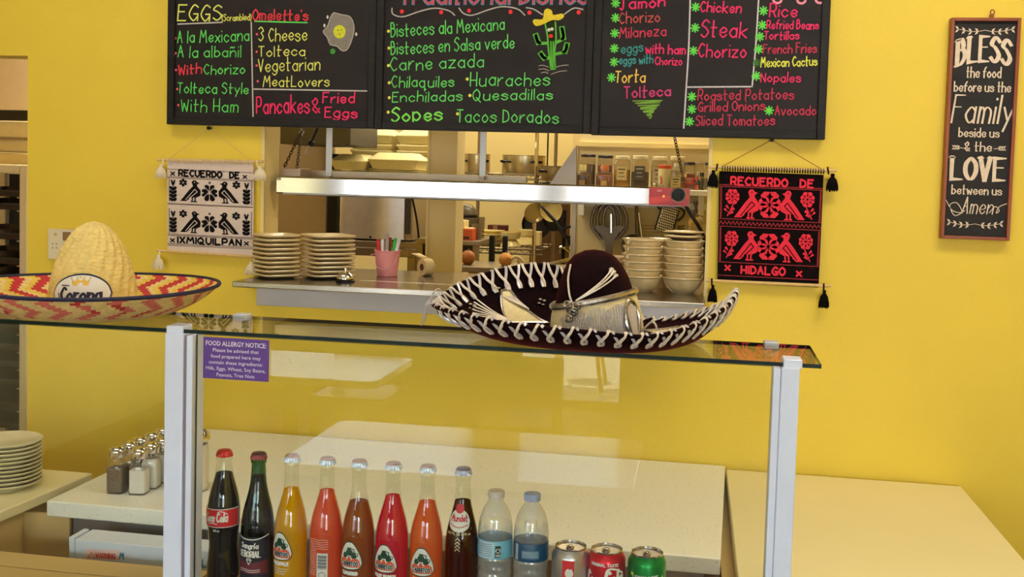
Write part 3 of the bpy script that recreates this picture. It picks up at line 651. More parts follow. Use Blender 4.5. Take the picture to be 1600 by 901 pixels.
for px in (508.5+5, 748+5.5):
    A_ = at(px+.5, 274, Y=3.17)
    s_ = MB().box(A_.x-.0095, A_.x+.0095, 3.165, 3.17, A_.z-.003, 2.24).build('hanging_strap', pm('white_metal', (252, 253, 255), .35, noise=.02), t, bevel=.001)
    MB().box(A_.x-.009, A_.x+.009, 3.148, 3.175, A_.z-.012, A_.z-.002).build('strap_foot', pm('tarnished_steel', (150, 128, 108)), s_)
b = MB(); A_, B_ = at(471, 271, Y=3.18), at(823, 280, Y=3.18); b.box(A_.x, B_.x, 3.172, 3.2, (A_.z+B_.z)/2-.0095, (A_.z+B_.z)/2+.0095); b.box(A_.x+.05, B_.x-.05, 3.14, 3.172, BZ1-.012, BZ1-.006); b.build('mounting_channel', pm('channel_steel', (176, 158, 132), .4, metal=.5, noise=.05), t, bevel=.001)
M_chain = pm('dark_chain', (74, 58, 44), .4, metal=.7, noise=.2, ns=200)
def chain(name, A_, B_, n, par, m=M_chain):
    b = MB(); dv = (B_-A_); L_ = dv.length; dv.normalize(); u = dv.orthogonal().normalized(); w2 = dv.cross(u)
    for k in range(n):
        c_ = A_ + (B_-A_)*((k+.5)/n); a_ = u if k % 2 else w2
        b.tube([c_+dv*(L_/n*.72*math.cos(q))+a_*(.0042*math.sin(q)) for q in [2*PI*i/8 for i in range(8)]], .0013, 5, closed=True)
    return b.build(name, m, par)
top = at(471, 196, Y=3.1); top.z += .12
chain('chain', at(471, 205, Y=3.1), at(443, 263, Y=3.1), 13, t); chain('chain', at(471, 205, Y=3.1), at(464, 262, Y=3.1), 12, t)
MB().tube([at(471, 205, Y=3.1), at(472, 190, Y=3.1), at(472, 40, Y=3.1)], .003, 6).tube([at(467, 205, Y=3.1), at(472, 212, Y=3.1), at(475, 205, Y=3.1)], .002, 5).build('chain_hook', M_bracket, t)
for p in ((443, 264), (464, 263)): MB().tube([at(*p, Y=3.1)+V(.006*math.cos(a_), 0, .006*math.sin(a_)-.002) for a_ in [k*PI/4 for k in range(8)]], .0018, 5, closed=True).build('eye_ring', M_chrome, t)
chain('chain', at(1054, 214, Y=3.06), at(1070, 292, Y=3.06), 16, t)
MB().tube([at(1054, 216, Y=3.06), at(1053, 205, Y=3.06), at(1050, 60, Y=3.06)], .0025, 6).build('chain_hook', M_bracket, t)
MB().tube(smoothline([tuple(at(*p, Y=3.14)) for p in ((1070, 318), (1080, 336), (1093, 356), (1101, 378), (1102, 440))], 4), .0055, 7).build('power_cord', M_black, t)
# dark strap with a clip beside the left chain
b = MB().tube([at(500, 190, Y=3.12), at(486, 222, Y=3.12)], .0042, 6); t2 = b.build('hanging_strap_hook', M_black, base=at(486, 222, Y=3.12)); tag(t2, 'black hanging strap with a wire clip behind the left end of the warmer', 'hook')
o = MB().lathe([(0, 0), (.009, 0), (.009, .014), (0, .014)], 8, T(at(484.5, 227, Y=3.12)) @ RY(.5)).build('buckle', M_black, t2)
MB().tube(smoothline([tuple(at(*p, Y=3.12)) for p in ((483, 226), (478, 236), (480, 241), (485, 234), (486, 228))], 4), .0012, 5).build('wire_clip', M_bracket, t2)
strap_top = MB().tube([at(500, 190, Y=3.12), at(540, 60, Y=3.12)], .0042, 6).build('strap_upper', M_black, t2)

# ================================================================ PLATES, BOWLS, SMALL THINGS ON THE LEDGE
M_cer = pm('cream_china', (224, 198, 148), .25, noise=.05, ns=12, coat=.4)
def rsq(s, r, n=5):
    o = []
    for k in range(4):
        a0 = k*PI/2; cx_, cy_ = (s-r)*(1 if k in (0, 3) else -1), (s-r)*(1 if k in (0, 1) else -1)
        o += [(cx_+r*math.cos(a0+PI/2*i/n), cy_+r*math.sin(a0+PI/2*i/n)) for i in range(n+1)]
    return o
def sq_plate(s, h):
    b = MB(); rings = [(s*.62, 0, .02), (s*.66, 0, .02), (s*.97, h*.55, .024), (s, h*.8, .024), (s*.985, h, .024), (s*.74, h*.62, .02), (s*.7, h*.5, .02)]
    n = None; vs = []
    for (q, z, r) in rings:
        p = rsq(q, r*q/s); n = len(p); vs += [(x, y, z) for x, y in p]
    fs = [tuple(range(n))[::-1], tuple((len(rings)-1)*n+k for k in range(n))]
    for i in range(len(rings)-1): fs += [(i*n+k, i*n+(k+1) % n, (i+1)*n+(k+1) % n, (i+1)*n+k) for k in range(n)]
    b.add(vs, fs); return b
def stack(make, name, mats, base, n, pitch, lab, cat, grp, rz=0, jit=.0015, jr=.04, extra=None, base_z=0):
    first = None
    for i in range(n):
        loc = (base[0]+random.uniform(-jit, jit), base[1]+random.uniform(-jit, jit), base[2]+i*pitch)
        l = lab % nth(n-1-i, n)
        if first is None:
            b = make(); first = b.build(name, mats, base=(0, 0, 0)); first.location = loc; first.rotation_euler = (0, 0, rz); tag(first, l, cat, grp)
        else: dup(first, loc, l, rz+random.uniform(-jr, jr))
    return first
plh = .0132
xr = at(511.5, 410, Y=3.035).x
stack(lambda: sq_plate(.067, plh), 'square_plate', M_cer, (xr, 3.038, LZ), 10, .0127, 'cream square plate in the stack beside the bell, %s', 'plate', 'square plates stacked on the ledge', rz=.74)
stack(lambda: sq_plate(.0585, plh), 'square_plate', M_cer, (-1.2035, 2.9745, LZ), 10, .0127, 'cream square plate in the left ledge stack, %s', 'plate', 'square plates stacked on the ledge', rz=.8)
# bowls
def bowl():
    return MB().lathe([(0, .002), (.026, .002), (.028, 0), (.031, .003), (.046, .018), (.0545, .037), (.0565, .041), (.0592, .0435), (.059, .0462), (.0565, .0465), (.0525, .0435), (.0505, .037), (.043, .02), (.028, .008), (0, .006)], 32)
pb = at(1002, 457, Z=LZ); pc = at(1066, 460, Z=LZ)
stack(bowl, 'soup_bowl', M_cer, (pb.x, pb.y+.04, LZ), 6, .0205, 'cream bowl in the stack behind the black sombrero, %s', 'bowl', 'bowls stacked on the ledge', jit=.001)
fb = stack(bowl, 'soup_bowl', M_cer, (pc.x-.001, pc.y+.04, LZ), 6, .0205, 'cream bowl in the stack at the opening edge, %s', 'bowl', 'bowls stacked on the ledge', jit=.001)
zt = LZ+5*.0205+.0465
def dish(r, h): return MB().lathe([(0, .001), (r*.5, .001), (r*.54, 0), (r*.96, h*.7), (r, h*.9), (r*.98, h), (r*.6, h*.5), (0, h*.4)], 36)
M_dk = pm('brown_glaze', (92, 58, 34), .35, noise=.1)
for i, l in enumerate(('lower brown-bottomed plate on top of the right bowl stack', 'upper brown-bottomed plate on top of the right bowl stack')):
    b = MB(); b.lathe([(0, .0), (.03, 0), (.054, .0085)], 32, mi=1); b.lathe([(.054, .0085), (.056, .0105), (.0545, .0115), (.035, .006), (0, .005)], 32, mi=0)
    o = b.build('small_plate', [M_cer, M_dk], base=(0, 0, 0)); o.location = (pc.x-.001, pc.y+.04+.002*i, zt+.0005+i*.0128); tag(o, l, 'plate')
o = dish(.085, .03).build('wide_dish', M_cer, base=(0, 0, 0)); o.location = (-.078, 3.225, LZ+.11); tag(o, 'wide shallow cream dish behind the two bowl stacks', 'dish')
stack(lambda: MB().lathe([(0, 0), (.05, 0), (.052, .1), (.05, .11), (0, .11)], 28), 'round_canister', M_cer, (-.078, 3.225, LZ), 1, .1, 'cream round canister under the wide dish behind the bowls (%s)', 'canister', None)
bpy.data.objects['round_canister']['label'] = 'cream round canister under the wide dish behind the bowls'
ps = at(966, 440, Y=3.12)
stack(lambda: dish(.034, .017), 'small_dish', M_cer, (ps.x, 3.12, LZ), 7, .0125, 'small cream dish stacked left of the bowls, %s', 'dish', 'small dishes behind the sombrero crown', jit=.001)
# bell
be = at(536, 441, Z=LZ); t = thing('service_bell', 'chrome call bell on a black base in front of the square plates', 'bell', (be.x, be.y+.02, LZ))
c = ORG[t]
MB().lathe([(0, 0), (.027, 0), (.027, .004), (.022, .009), (0, .009)], 28, T(c)).build('base', M_black, t)
MB().lathe([(.0245, .009), (.0245, .012), (.021, .02), (.013, .027), (.004, .03), (0, .0302)], 28, T(c)).build('dome', M_chrome, t)
MB().lathe([(.0022, .029), (.0022, .034), (.005, .036), (.005, .039), (0, .0405)], 14, T(c)).build('button', M_chrome, t)
# pink pail with markers
pk = at(601, 432, Z=LZ); c = V(pk.x, pk.y+.025, LZ); M_pink = pm('pink_metal', (236, 150, 148), .4, noise=.04)
t = thing('pink_pail', 'small pink pail with a wire handle holding markers on the ledge', 'bucket', c)
MB().lathe([(0, .001), (.0285, .001), (.0285, 0), (.031, .001), (.0385, .075), (.0405, .076), (.0405, .079), (.038, .079), (.030, .004), (0, .004)], 32, T(c)).build('body', M_pink, t)
MB().tube([c+V(.0395*math.cos(a_), -.038-.006*math.sin(a_), .066-.042*math.sin(a_)) for a_ in [PI*k/14 for k in range(15)]], .0012, 6).build('handle', pm('pink_wire', (246, 190, 186), .35), t)
for s in (-1, 1): MB().tube([c+V(s*.037, -.012, .066), c+V(s*.0395, -.04, .066)], .0016, 6).build('ear', M_pink, t)
MK = [(-.026, (210, 40, 44), 'red', .108, -.22), (-.017, (245, 240, 236), 'white cap', .106, -.05), (-.008, (160, 34, 40), 'dark red', .112, .08), (.002, (176, 160, 150), 'grey', .128, .05), (.012, (66, 204, 74), 'bright green', .112, .2), (.0165, (96, 50, 36), 'brown', .104, -.1), (.026, (236, 230, 240), 'pale', .112, .3)]
for i, (dx, cl, nm, L_, ln) in enumerate(MK):
    d = V(math.sin(ln*.7), .1*(-1)**i, 1).normalized(); A_ = c+V(dx*.55, -.012+.010*(i % 3), .0055); B_ = A_+d*L_; R_ = .0052
    o = MB().tube([A_, A_+d*L_*.62], R_, 10).build('marker_pen', pm('marker_barrel', (230, 226, 220), .4, noise=0), base=A_); tag(o, '%s chalk marker standing in the pink pail' % nm, 'marker', 'markers in the pink pail')
    MB().tube([A_+d*L_*.6, A_+d*L_*.98, B_], [R_*1.1, R_*1.05, R_*.8], 10).build('cap', pm('marker_%s' % nm.replace(' ', '_'), cl, .4, noise=0), o)
# tape roll
tp = at(664, 431, Z=LZ); c = V(tp.x, tp.y+.012, LZ+.0265); t = thing('tape_roll', 'cream roll of sticker tape standing on edge beside the pink pail', 'tape roll', c-V(0, 0, .0265))
Mx = T(c) @ RZ(-.75) @ RX(PI/2)
MB().lathe([(.011, -.016), (.026, -.016), (.0265, -.015), (.0265, .015), (.026, .016), (.011, .016), (.011, -.016)], 30, Mx).build('roll', pm('tape_paper', (226, 196, 140), .6, noise=.06, ns=90), t)
MB().lathe([(.0085, -.0165), (.0112, -.0165), (.0112, .0165), (.0085, .0165), (.0085, -.0165)], 20, Mx).build('core', pm('cardboard_core', (118, 78, 44), .8), t)
b = MB(); pts = [Mx @ V(.0268*math.cos(a_), .0268*math.sin(a_), z) for z in (-.015, .015) for a_ in (PI*.62, PI*.52)]
A_ = [Mx @ V(-.008, .0267, z) for z in (-.015, .015)]; B_ = [q+V(-.03, -.002, .014) for q in A_]
b.add(A_+B_, [(0, 1, 3, 2)]); tail = b.build('loose_end', pm('tape_tail', (240, 214, 160), .5), t); sm = tail.modifiers.new('thick', 'SOLIDIFY'); sm.thickness = .0006

# ================================================================ KITCHEN BEYOND
def X(px, Y, py=300): return at(px, py, Y=Y).x
def Zp(py, Y, px=700): return at(px, py, Y=Y).z
def pbox(b, px0, px1, py0, py1, Y0, Y1, mi=0):
    A_, B_ = at(px0, (py0+py1)/2, Y=Y0), at(px1, (py0+py1)/2, Y=Y0); z0, z1 = at((px0+px1)/2, py1, Y=Y0).z, at((px0+px1)/2, py0, Y=Y0).z
    return b.box(A_.x, B_.x, Y0, Y1, z0, z1, mi)
# right partition wall that carries the spice shelf
PX0 = X(897, 4.6)
struct(MB().box(PX0, 1.1, 4.6, 4.68, 0, 2.7), 'wall_partition', M_part)
b = MB(); b.box(PX0-.012, PX0+.012, 4.592, 4.69, 0, 2.7); struct(b, 'trim_3', M_cream)
A_ = Zp(226, 4.59, 1000); struct(MB().box(PX0+.012, 1.1, 4.586, 4.6, A_-.012, A_+.006), 'trim_4', M_cream)
# beige post
A_, B_ = X(668, 3.75), X(712, 3.75)
b = MB(); b.box(A_, B_, 3.75, 3.86, 0, 2.7); b.box(B_-.011, B_+.004, 3.742, 3.87, 0, 2.7); b.box(A_-.002, A_+.006, 3.745, 3.87, 0, 2.7)
struct(b, 'column', M_part)
# brown side wall / cold-room panel on the left, dark door gap
struct(pbox(MB(), 380, 509, 150, 560, 4.3, 4.4), 'wall_kitchen_left', M_tan)
t = MB(); pbox(t, 509, 524, 240, 620, 4.28, 4.33); o = t.build('door_gasket', M_black, bevel=.003); tag(o, 'black vertical refrigerator door edge left of the steel oven', 'refrigerator')
b = MB(); pbox(b, 438, 548, 120, 226, 3.9, 4.25); o = b.build('exhaust_hood', pm('grey_hood', (74, 70, 72), .45, metal=.1, noise=.06, ns=8), bevel=.004)
tag(o, 'dark grey exhaust hood under the ceiling at the left of the opening', 'hood'); 
z = Zp(226, 3.9, 480)
MB().box(ORG[o].x-.12, ORG[o].x+.12, 3.894, 3.9, z+.001, z+.014).build('lip', pm('grey_hood', (74, 70, 72)), o)
# oven: box, rounded steel door, dark vent
oz0, oz1 = Zp(375, 4.7, 600), Zp(306, 4.7, 600); ox0, ox1 = X(530, 4.7), X(644, 4.7)
t = thing('steel_oven', 'stainless countertop oven with a curved reflective front behind the pail', 'oven', ((ox0+ox1)/2, 4.7, oz0))
MB().box(ox0, ox1, 4.72, 5.05, oz0, oz1).build('body', pm('oven_body', (190, 170, 136), .4, metal=.3), t, bevel=.004)
b = MB(); xa, xb = X(536, 4.7), X(631, 4.7); n = 14
b.prism([(xa, 4.72)]+[(xa+(xb-xa)*k/n, 4.715-.022*math.sin(PI*k/n)) for k in range(n+1)]+[(xb, 4.72)], oz0+.004, oz1-.004, lambda a_, b_, d: Vector((a_, b_, d)))
b.build('door', pm('oven_door', (212, 205, 196), .36, metal=.85, noise=.05), t)
MB().box(X(632, 4.7), X(641, 4.7), 4.715, 4.73, oz0+.03, oz1-.004).build('vent', pm('dark_vent', (66, 58, 50), .5, noise=.3, ns=120), t)
xk = X(581, 4.7); MB().lathe([(0, 0), (.006, 0), (.005, .008), (0, .009)], 10, T((xk, 4.698, oz0+.012)) @ RX(PI/2)).build('latch', M_black, t)
MB().tube(smoothline([tuple(at(*p, Y=4.6)) for p in ((643, 306), (647, 322), (652, 350), (655, 385), (654, 430))], 5), .0045, 6).build('power_cord', M_black, t)
# work table under the oven
tz = oz0-.004; M_rail = pm('rack_steel', (150, 134, 112), .35, metal=.8, noise=.06)
t = thing('steel_worktable', 'steel work table under the oven behind the serving ledge', 'table', ((ox0+ox1)/2, 4.9, 0))
MB().box(ox0-.5, X(668, 4.66), 4.66, 5.4, tz-.03, tz).build('table_top', M_rail, t, bevel=.003)
MB().box(ox0-.4, X(656, 4.62), 4.62, 4.65, Zp(401, 4.6, 600), Zp(388, 4.6, 600)).build('rail', M_rail, t, bevel=.003)
for dx in (ox0-.44, X(648, 4.66)):
    for y in (4.645, 5.3): MB().box(dx-.018, dx+.018, y-.018, y+.018, 0, tz-.03).build('leg', M_rail, t)
MB().box(ox0-.44, X(656, 4.66), 4.7, 5.3, .5, .53).build('lower_shelf', M_rail, t)
# shelf with foam boxes
sz_ = Zp(271, 4.1, 600); t = thing('wall_shelf', 'pale steel shelf holding the foam boxes behind the warmer', 'shelf', (X(600, 4.1), 4.3, sz_-.05))
s0, s1 = X(505, 4.05), X(672, 4.05)
MB().box(s0, s1, 4.05, 4.62, sz_-.03, sz_).build('shelf_board', M_rail, t, bevel=.002)
for xx in (s0+.05, s1-.03): MB().box(xx-.008, xx+.008, 4.604, 4.62, sz_-.03, 2.7).build('hanging_rod', M_rail, t)
M_foam = pm('foam_box', (240, 226, 168), .6, noise=.03, ns=80, bump=.15, bs=300, sub=.15)
def clam(w_, d_, h_):
    b = MB(); R = lambda s_, z, ins: [(x*(w_-ins)/1, y*(d_-ins)/1, z) for x, y in rsq(1, .12, 3)]
    rings = [R(1, 0, .014), R(1, h_*.45, .001), R(1, h_*.5, -.002), R(1, h_*.56, -.002), R(1, h_*.6, .001), R(1, h_*.97, .030), R(1, h_, .034)]
    n = len(rings[0]); vs = sum(rings, []); fs = [tuple(range(n))[::-1], tuple((len(rings)-1)*n+k for k in range(n))]
    for i in range(len(rings)-1): fs += [(i*n+k, i*n+(k+1) % n, (i+1)*n+(k+1) % n, (i+1)*n+k) for k in range(n)]
    return b.add(vs, fs)
def lidstack(pxc, Y, wpx, npl, top_py, lab, grp='foam boxes on the steel shelf'):
    x = X(pxc, Y); w_ = (X(pxc+wpx/2, Y)-X(pxc-wpx/2, Y))/2
    zt_ = Zp(top_py, Y, pxc); h_ = .062; H = zt_-sz_; n = max(1, npl); pitch = (H-h_-.004)/max(n-1, 1)
    # nested open trays below, one closed box on top
    f = None
    for i in range(n-1):
        b = MB(); hh = pitch+.006
        def R(k, z): return [(xx*w_*k, yy*.095*k, z) for xx, yy in rsq(1, .14, 3)]
        rings = [R(.9, 0), R(.97, pitch*.55), R(1, pitch*.6), R(1, pitch*.88), R(.985, pitch*.9), R(.86, pitch*.2)]
        if f is None:
            m_ = len(rings[0]); vs = sum(rings, []); fs = [tuple(range(m_))[::-1], tuple((len(rings)-1)*m_+k for k in range(m_))]
            for q in range(len(rings)-1): fs += [(q*m_+k, q*m_+(k+1) % m_, (q+1)*m_+(k+1) % m_, (q+1)*m_+k) for k in range(m_)]
            f = b.add(vs, fs).build('foam_tray', M_foam, base=(0, 0, 0)); tag(f, lab % nth(n-1-i, n), 'foam box', grp); f.location = (x, Y+.1, sz_)
        else: dup(f, (x, Y+.1, sz_+i*pitch), lab % nth(n-1-i, n))
    o = clam(w_, .1, h_).build('foam_box', M_foam, base=(0, 0, 0)); o.location = (x, Y+.1, sz_+(n-1)*pitch+.001); tag(o, lab % 'closed box on top', 'foam box', grp)
lidstack(543, 4.07, 58, 3, 239, 'white foam takeout box, front stack beside the left strap, %s')
lidstack(612, 4.07, 78, 4, 237, 'white foam takeout box, front stack nearest the beige post, %s')
lidstack(577, 4.36, 66, 6, 199, 'white foam takeout box, rear stack away from the post, %s')
lidstack(646, 4.36, 60, 6, 200, 'white foam takeout box, rear stack against the beige post, %s')
# small flat steel thing behind strap
b = MB(); pbox(b, 519, 546, 205, 226, 4.3, 4.34); o = b.build('steel_sheet', pm('grey_hood', (92, 88, 88)), bevel=.002); tag(o, 'small grey steel sheet behind the left white strap', 'panel')

# --- wire rack with pots, bowls and plates
M_pot = pm('aluminium_pot', (214, 200, 160), .28, metal=.9, noise=.08, ns=8); M_dkpot = pm('dark_pan', (34, 30, 28), .4, metal=.4, noise=.1)
RY0, RY1 = 5.0, 5.42; rx0, rx1 = X(716, RY0), X(850, RY0)
z_up, z_lo = Zp(272, RY0, 790), Zp(389, RY0, 800)
t = thing('wire_rack', 'chrome wire rack with pots above and china below at the back of the kitchen', 'rack', ((rx0+rx1)/2, RY0+.2, 0))
def wireshelf(z, name, x0, x1):
    b = MB()
    for y in (RY0, RY0+.21, RY1): b.tube([(x0, y, z), (x1, y, z)], .005, 6)
    b.tube([(x0, RY0, z-.022), (x1, RY0, z-.022)], .004, 6)
    n = int((x1-x0)/.026)
    for k in range(n+1):
        xx = x0+(x1-x0)*k/n; b.tube([(xx, RY0, z+.003), (xx, RY1, z+.003)], .0024, 5, caps=False)
    m_ = int((x1-x0)/.05)
    for k in range(m_): b.tube([(x0+(x1-x0)*k/m_, RY0, z-.001), (x0+(x1-x0)*(k+.5)/m_, RY0, z-.021), (x0+(x1-x0)*(k+1)/m_, RY0, z-.001)], .0022, 5)
    b.build(name, M_rail, t)
wireshelf(z_up, 'wire_shelf', rx0, rx1); wireshelf(z_lo, 'wire_shelf', X(742, RY0), rx1)
for xx in (X(837, RY0)+.0, ): MB().tube([(xx, RY0-.01, 0), (xx, RY0-.01, 2.3)], .009, 8).build('post', M_chrome, t)
for xx, y in ((rx0+.01, RY0), (rx0+.01, RY1), (rx1-.006, RY1)): MB().tube([(xx, y, 0), (xx, y, 2.3)], .009, 8).build('post', M_rail, t)
def pot(pxa, pxb, pyt, pyb, Y, lab, m, hand=True, cat='pot', name='stock_pot'):
    r = (X(pxb, Y)-X(pxa, Y))/2; x = (X(pxb, Y)+X(pxa, Y))/2; z0 = Zp(pyb, Y, (pxa+pxb)/2); h_ = Zp(pyt, Y, (pxa+pxb)/2)-z0
    t_ = thing(name, lab, cat, (x, Y+r, z0)); c_ = ORG[t_]
    MB().lathe([(0, 0), (r*.96, 0), (r, .006), (r, h_-.004), (r*1.03, h_-.002), (r*1.03, h_), (r*.97, h_), (r*.95, .006), (0, .004)], 36, T(c_)).build('body', m, t_)
    if hand:
        for s in (-1, 1):
            a0 = -PI/2+s*.72
            p = [c_+V((r+q)*math.cos(a0+e), (r+q)*math.sin(a0+e), h_*.62+dz) for q, e, dz in ((0, -.22, 0), (.02, -.2, .003), (.024, 0, .005), (.02, .2, .003), (0, .22, 0))]
            MB().tube(smoothline([tuple(k) for k in p], 3), .005, 6).build('handle', M_dkpot if s else m, t_)
    return t_
zs = z_up+.006
def onshelf(t_, z): t_.location.z = z; 
p_ = pot(716, 760, 240, 270.6, 5.02, 'aluminium stock pot at the left end of the wire rack', M_pot); 
p_ = pot(778, 846, 242, 272, 5.0, 'wide aluminium pot in the middle of the wire rack top shelf', M_pot)
p_ = pot(764, 838, 270.8, 271.2, 5.0, '', M_dkpot) if False else None
# dark shallow pan and another pot right of it
t_ = pot(842, 884, 259, 283, 4.75, 'dull aluminium pot at the right end beside the steel wedge', pm('dull_pot', (150, 134, 104), .35, metal=.8, noise=.1)); 
b = MB(); b.tube([at(838, 286, Y=4.75)+V(0, .1, 0), at(905, 287, Y=4.75)+V(0, .1, 0)], .007, 6); b.tube([at(838, 286, Y=4.75)+V(0, .25, 0), at(905, 287, Y=4.75)+V(0, .25, 0)], .007, 6); 
b.tube([at(838, 286, Y=4.75)+V(0, .72, 0), at(905, 287, Y=4.75)+V(0, .72, 0)], .007, 6)
for q in (842, 868, 895): b.tube([at(q, 286, Y=4.75)+V(0, .06, 0), at(q, 286, Y=4.75)+V(0, .74, 0)], .004, 5)
o = b.build('pot_rail', M_dkpot); tag(o, 'dark hanging pot rail with pans below it', 'rail')
for q in (842, 893): MB().tube([at(q, 286, Y=4.75)+V(0, .25, 0), at(q, 286, Y=4.75)+V(0, .25, 1.05)], .004, 5).build('hanger', M_dkpot, o)
# slanted steel wedge (hood side)
b = MB(); q = [at(*p, Y=4.35) for p in ((901, 226), (901, 292), (855, 292))]
b.add([k for k in q]+[k+V(0, .03, 0) for k in q], [(0, 1, 2), (3, 5, 4), (0, 3, 4, 1), (1, 4, 5, 2), (2, 5, 3, 0)])
o = b.build('steel_wedge', pm('wedge_steel', (150, 138, 124), .3, metal=.85, noise=.15, ns=7), bevel=.002); tag(o, 'triangular steel side panel left of the spice jars', 'panel')
MB().box(q[1].x-.02, q[1].x, 4.36, 4.38, 0, q[1].z).build('stand', M_rail, o)
# lower shelf china
def rnd(prof, Y, px, py_b, lab, cat, name, m=M_cer, sx=1, z=None):
    c_ = V(X(px, Y), Y, Zp(py_b, Y, px) if z is None else z); o = MB().lathe(prof, 28, sx=sx).build(name, m, base=(0, 0, 0)); o.location = c_; return tag(o, lab, cat)
zl = z_lo+.006
M_yc = pm('ivory_china', (226, 206, 138), .3, noise=.04, coat=.3)
def plate_prof(r, h): return [(0, 0), (r*.55, 0), (r*.6, .001), (r*.98, h*.8), (r, h), (r*.97, h), (r*.58, h*.4), (0, h*.35)]
for i, (lx_, r, dz, nm) in enumerate(((764, .1, 0, 'lowest'), (765, .096, .018, 'second'), (763, .094, .036, 'third'), (770, .066, .053, 'small top'))):
    rnd(plate_prof(r, .016), 5.2, lx_, 0, 'ivory plate in the pile at the left of the lower wire shelf, %s one' % nm, 'plate', 'ivory_plate', M_yc, z=zl+dz)
rnd([(0, 0), (.066, 0), (.07, .03), (.062, .05), (0, .052)], 5.15, 767.5, 0, 'green box-like tray under nothing', 'tray', 'green_tray', pm('green_plastic', (70, 110, 76), .5), z=zl-.2) if False else None
bowlp = lambda r, h: [(0, h), (r*.45, h), (r*.5, h*.92), (r*.85, h*.45), (r, .004), (r*.98, 0), (0, 0)]
rnd(bowlp(.05, .038), 5.08, 800, 0, 'ivory bowl turned upside down beside the plate pile', 'bowl', 'ivory_bowl', M_yc, z=zl)
rnd([(0, 0), (.042, 0), (.05, .03), (.048, .034), (.05, .03), (0, .006)], 5.08, 800, 0, 'ivory bowl stacked on the upside-down bowl', 'bowl', 'ivory_bowl', M_yc, z=zl+.0385)
rnd(bowlp(.062, .045), 5.26, 824, 0, 'wide ivory bowl turned upside down near the chrome rack post', 'bowl', 'ivory_bowl', M_yc, z=zl)
rnd([(0, 0), (.036, 0), (.038, .028), (.036, .03), (0, .03)], 5.26, 824, 0, 'small ivory cup on the wide upside-down bowl', 'cup', 'ivory_cup', M_yc, z=zl+.0455)
b = MB(); pbox(b, 832.5, 844, 364, 386, 5.2, 5.26); o = b.build('white_carton', M_cream, bevel=.002); tag(o, 'plain white carton behind the chrome rack post', 'box'); o.location.z = zl+.0005
# left dark table with boxes, grinder, tumblers
dz = Zp(376, 4.45, 730); d0, d1 = X(650, 4.45), X(752, 4.45)
t = thing('dark_shelf', 'dark shelf table behind the beige post with cartons on it', 'table', ((d0+d1)/2, 4.6, 0))
MB().box(d0, d1, 4.45, 4.85, dz-.02, dz).build('table_top', M_rail, t, bevel=.002); MB().box(d0+.01, d1-.01, 4.47, 4.49, dz-.075, dz-.02).build('apron', M_dkpot, t)
MB().box(d0+.01, d1-.02, 4.47, 4.83, dz-.22, dz-.2).build('lower_shelf', M_rail, t)
for xx in (d0+.02, d1-.02):
    for y in (4.47, 4.83): MB().box(xx-.012, xx+.012, y-.012, y+.012, 0, dz-.02).build('leg', M_rail, t)
def carton(px0, px1, h_, Y, d_, z, c, lab, nm, mark=None):
    x0_, x1_ = X(px0, Y), X(px1, Y); t_ = thing('carton', lab, 'box', ((x0_+x1_)/2, Y+d_/2, z)); MB().box(x0_, x1_, Y, Y+d_, z, z+h_).build('body', pm(nm, c, .6, noise=.05), t_, bevel=.002)
    MB().box(x0_+.004, x1_-.004, Y+.01, Y+d_-.01, z+h_, z+h_+.002).build('flap', pm('pale_flap', (230, 210, 160), .6), t_)
    if mark: MB().box(x0_+(x1_-x0_)*.25, x0_+(x1_-x0_)*.75, Y-.001, Y+.001, z+h_*.12, z+h_*.35).build('label', pm('label_dark', (70, 50, 40), .6, noise=.5, ns=200), t_)
    return t_
carton(704, 719, .03, 4.46, .1, dz, (206, 108, 70), 'low salmon carton under the cream carton', 'salmon_card'); carton(700, 727, .05, 4.47, .09, dz+.0325, (232, 214, 150), 'cream carton on top of the low salmon carton', 'cream_card')
carton(721, 740, .05, 4.46, .12, dz, (212, 92, 44), 'orange carton with a printed label beside the cream carton', 'orange_card', True)
c = V(X(727, 4.7), 4.7, dz); t = thing('coffee_grinder', 'dark dome-topped appliance behind the cream carton', 'appliance', c)
MB().lathe([(0, 0), (.05, 0), (.05, .05), (.056, .055), (.056, .1), (.05, .125), (.034, .142), (0, .15)], 24, T(c)).build('body', pm('appliance_grey', (96, 84, 66), .35, noise=.1), t)
MB().lathe([(.0565, .09), (.058, .092), (.058, .1), (.0565, .102)], 24, T(c)).build('band', M_black, t)
M_gl = glassm('kitchen_glass', (224, 216, 200), .05, 0, .12, (200, 190, 170))
for i, (px, h_, r, nm) in enumerate(((743, .068, .014, 'short clear tumbler next to the orange carton'), (749, .066, .014, 'second short clear tumbler on the dark shelf'), (757, .092, .017, 'tall clear tumbler between the short ones and the maroon box'))):
    o = MB().lathe([(0, 0), (r*.85, 0), (r, h_), (r*.93, h_), (r*.78, .006), (0, .006)], 20).build('glass_tumbler', M_gl, base=(0, 0, 0)); o.location = (X(px, 4.55) if i < 2 else X(px-4, 4.7), 4.55 if i < 2 else 4.7, dz); tag(o, nm, 'glass', 'tumblers on the dark shelf')
x0_ = X(762, 5.3)
RYm = 5.34
t = thing('maroon_box', 'maroon box standing behind the ivory plates', 'box', (X(777, 5.3), 5.33, zl)); MB().box(X(762, 5.3), X(792, 5.3), 5.32, 5.38, zl, Zp(352, 5.3, 777)).build('body', pm('maroon_card', (92, 26, 26), .6, noise=.1), t, bevel=.002)
MB().box(X(771, 5.3), X(778, 5.3), 5.317, 5.321, Zp(363, 5.3, 775), Zp(352.5, 5.3, 775)).build('label', pm('label_tan', (150, 110, 80), .6), t)
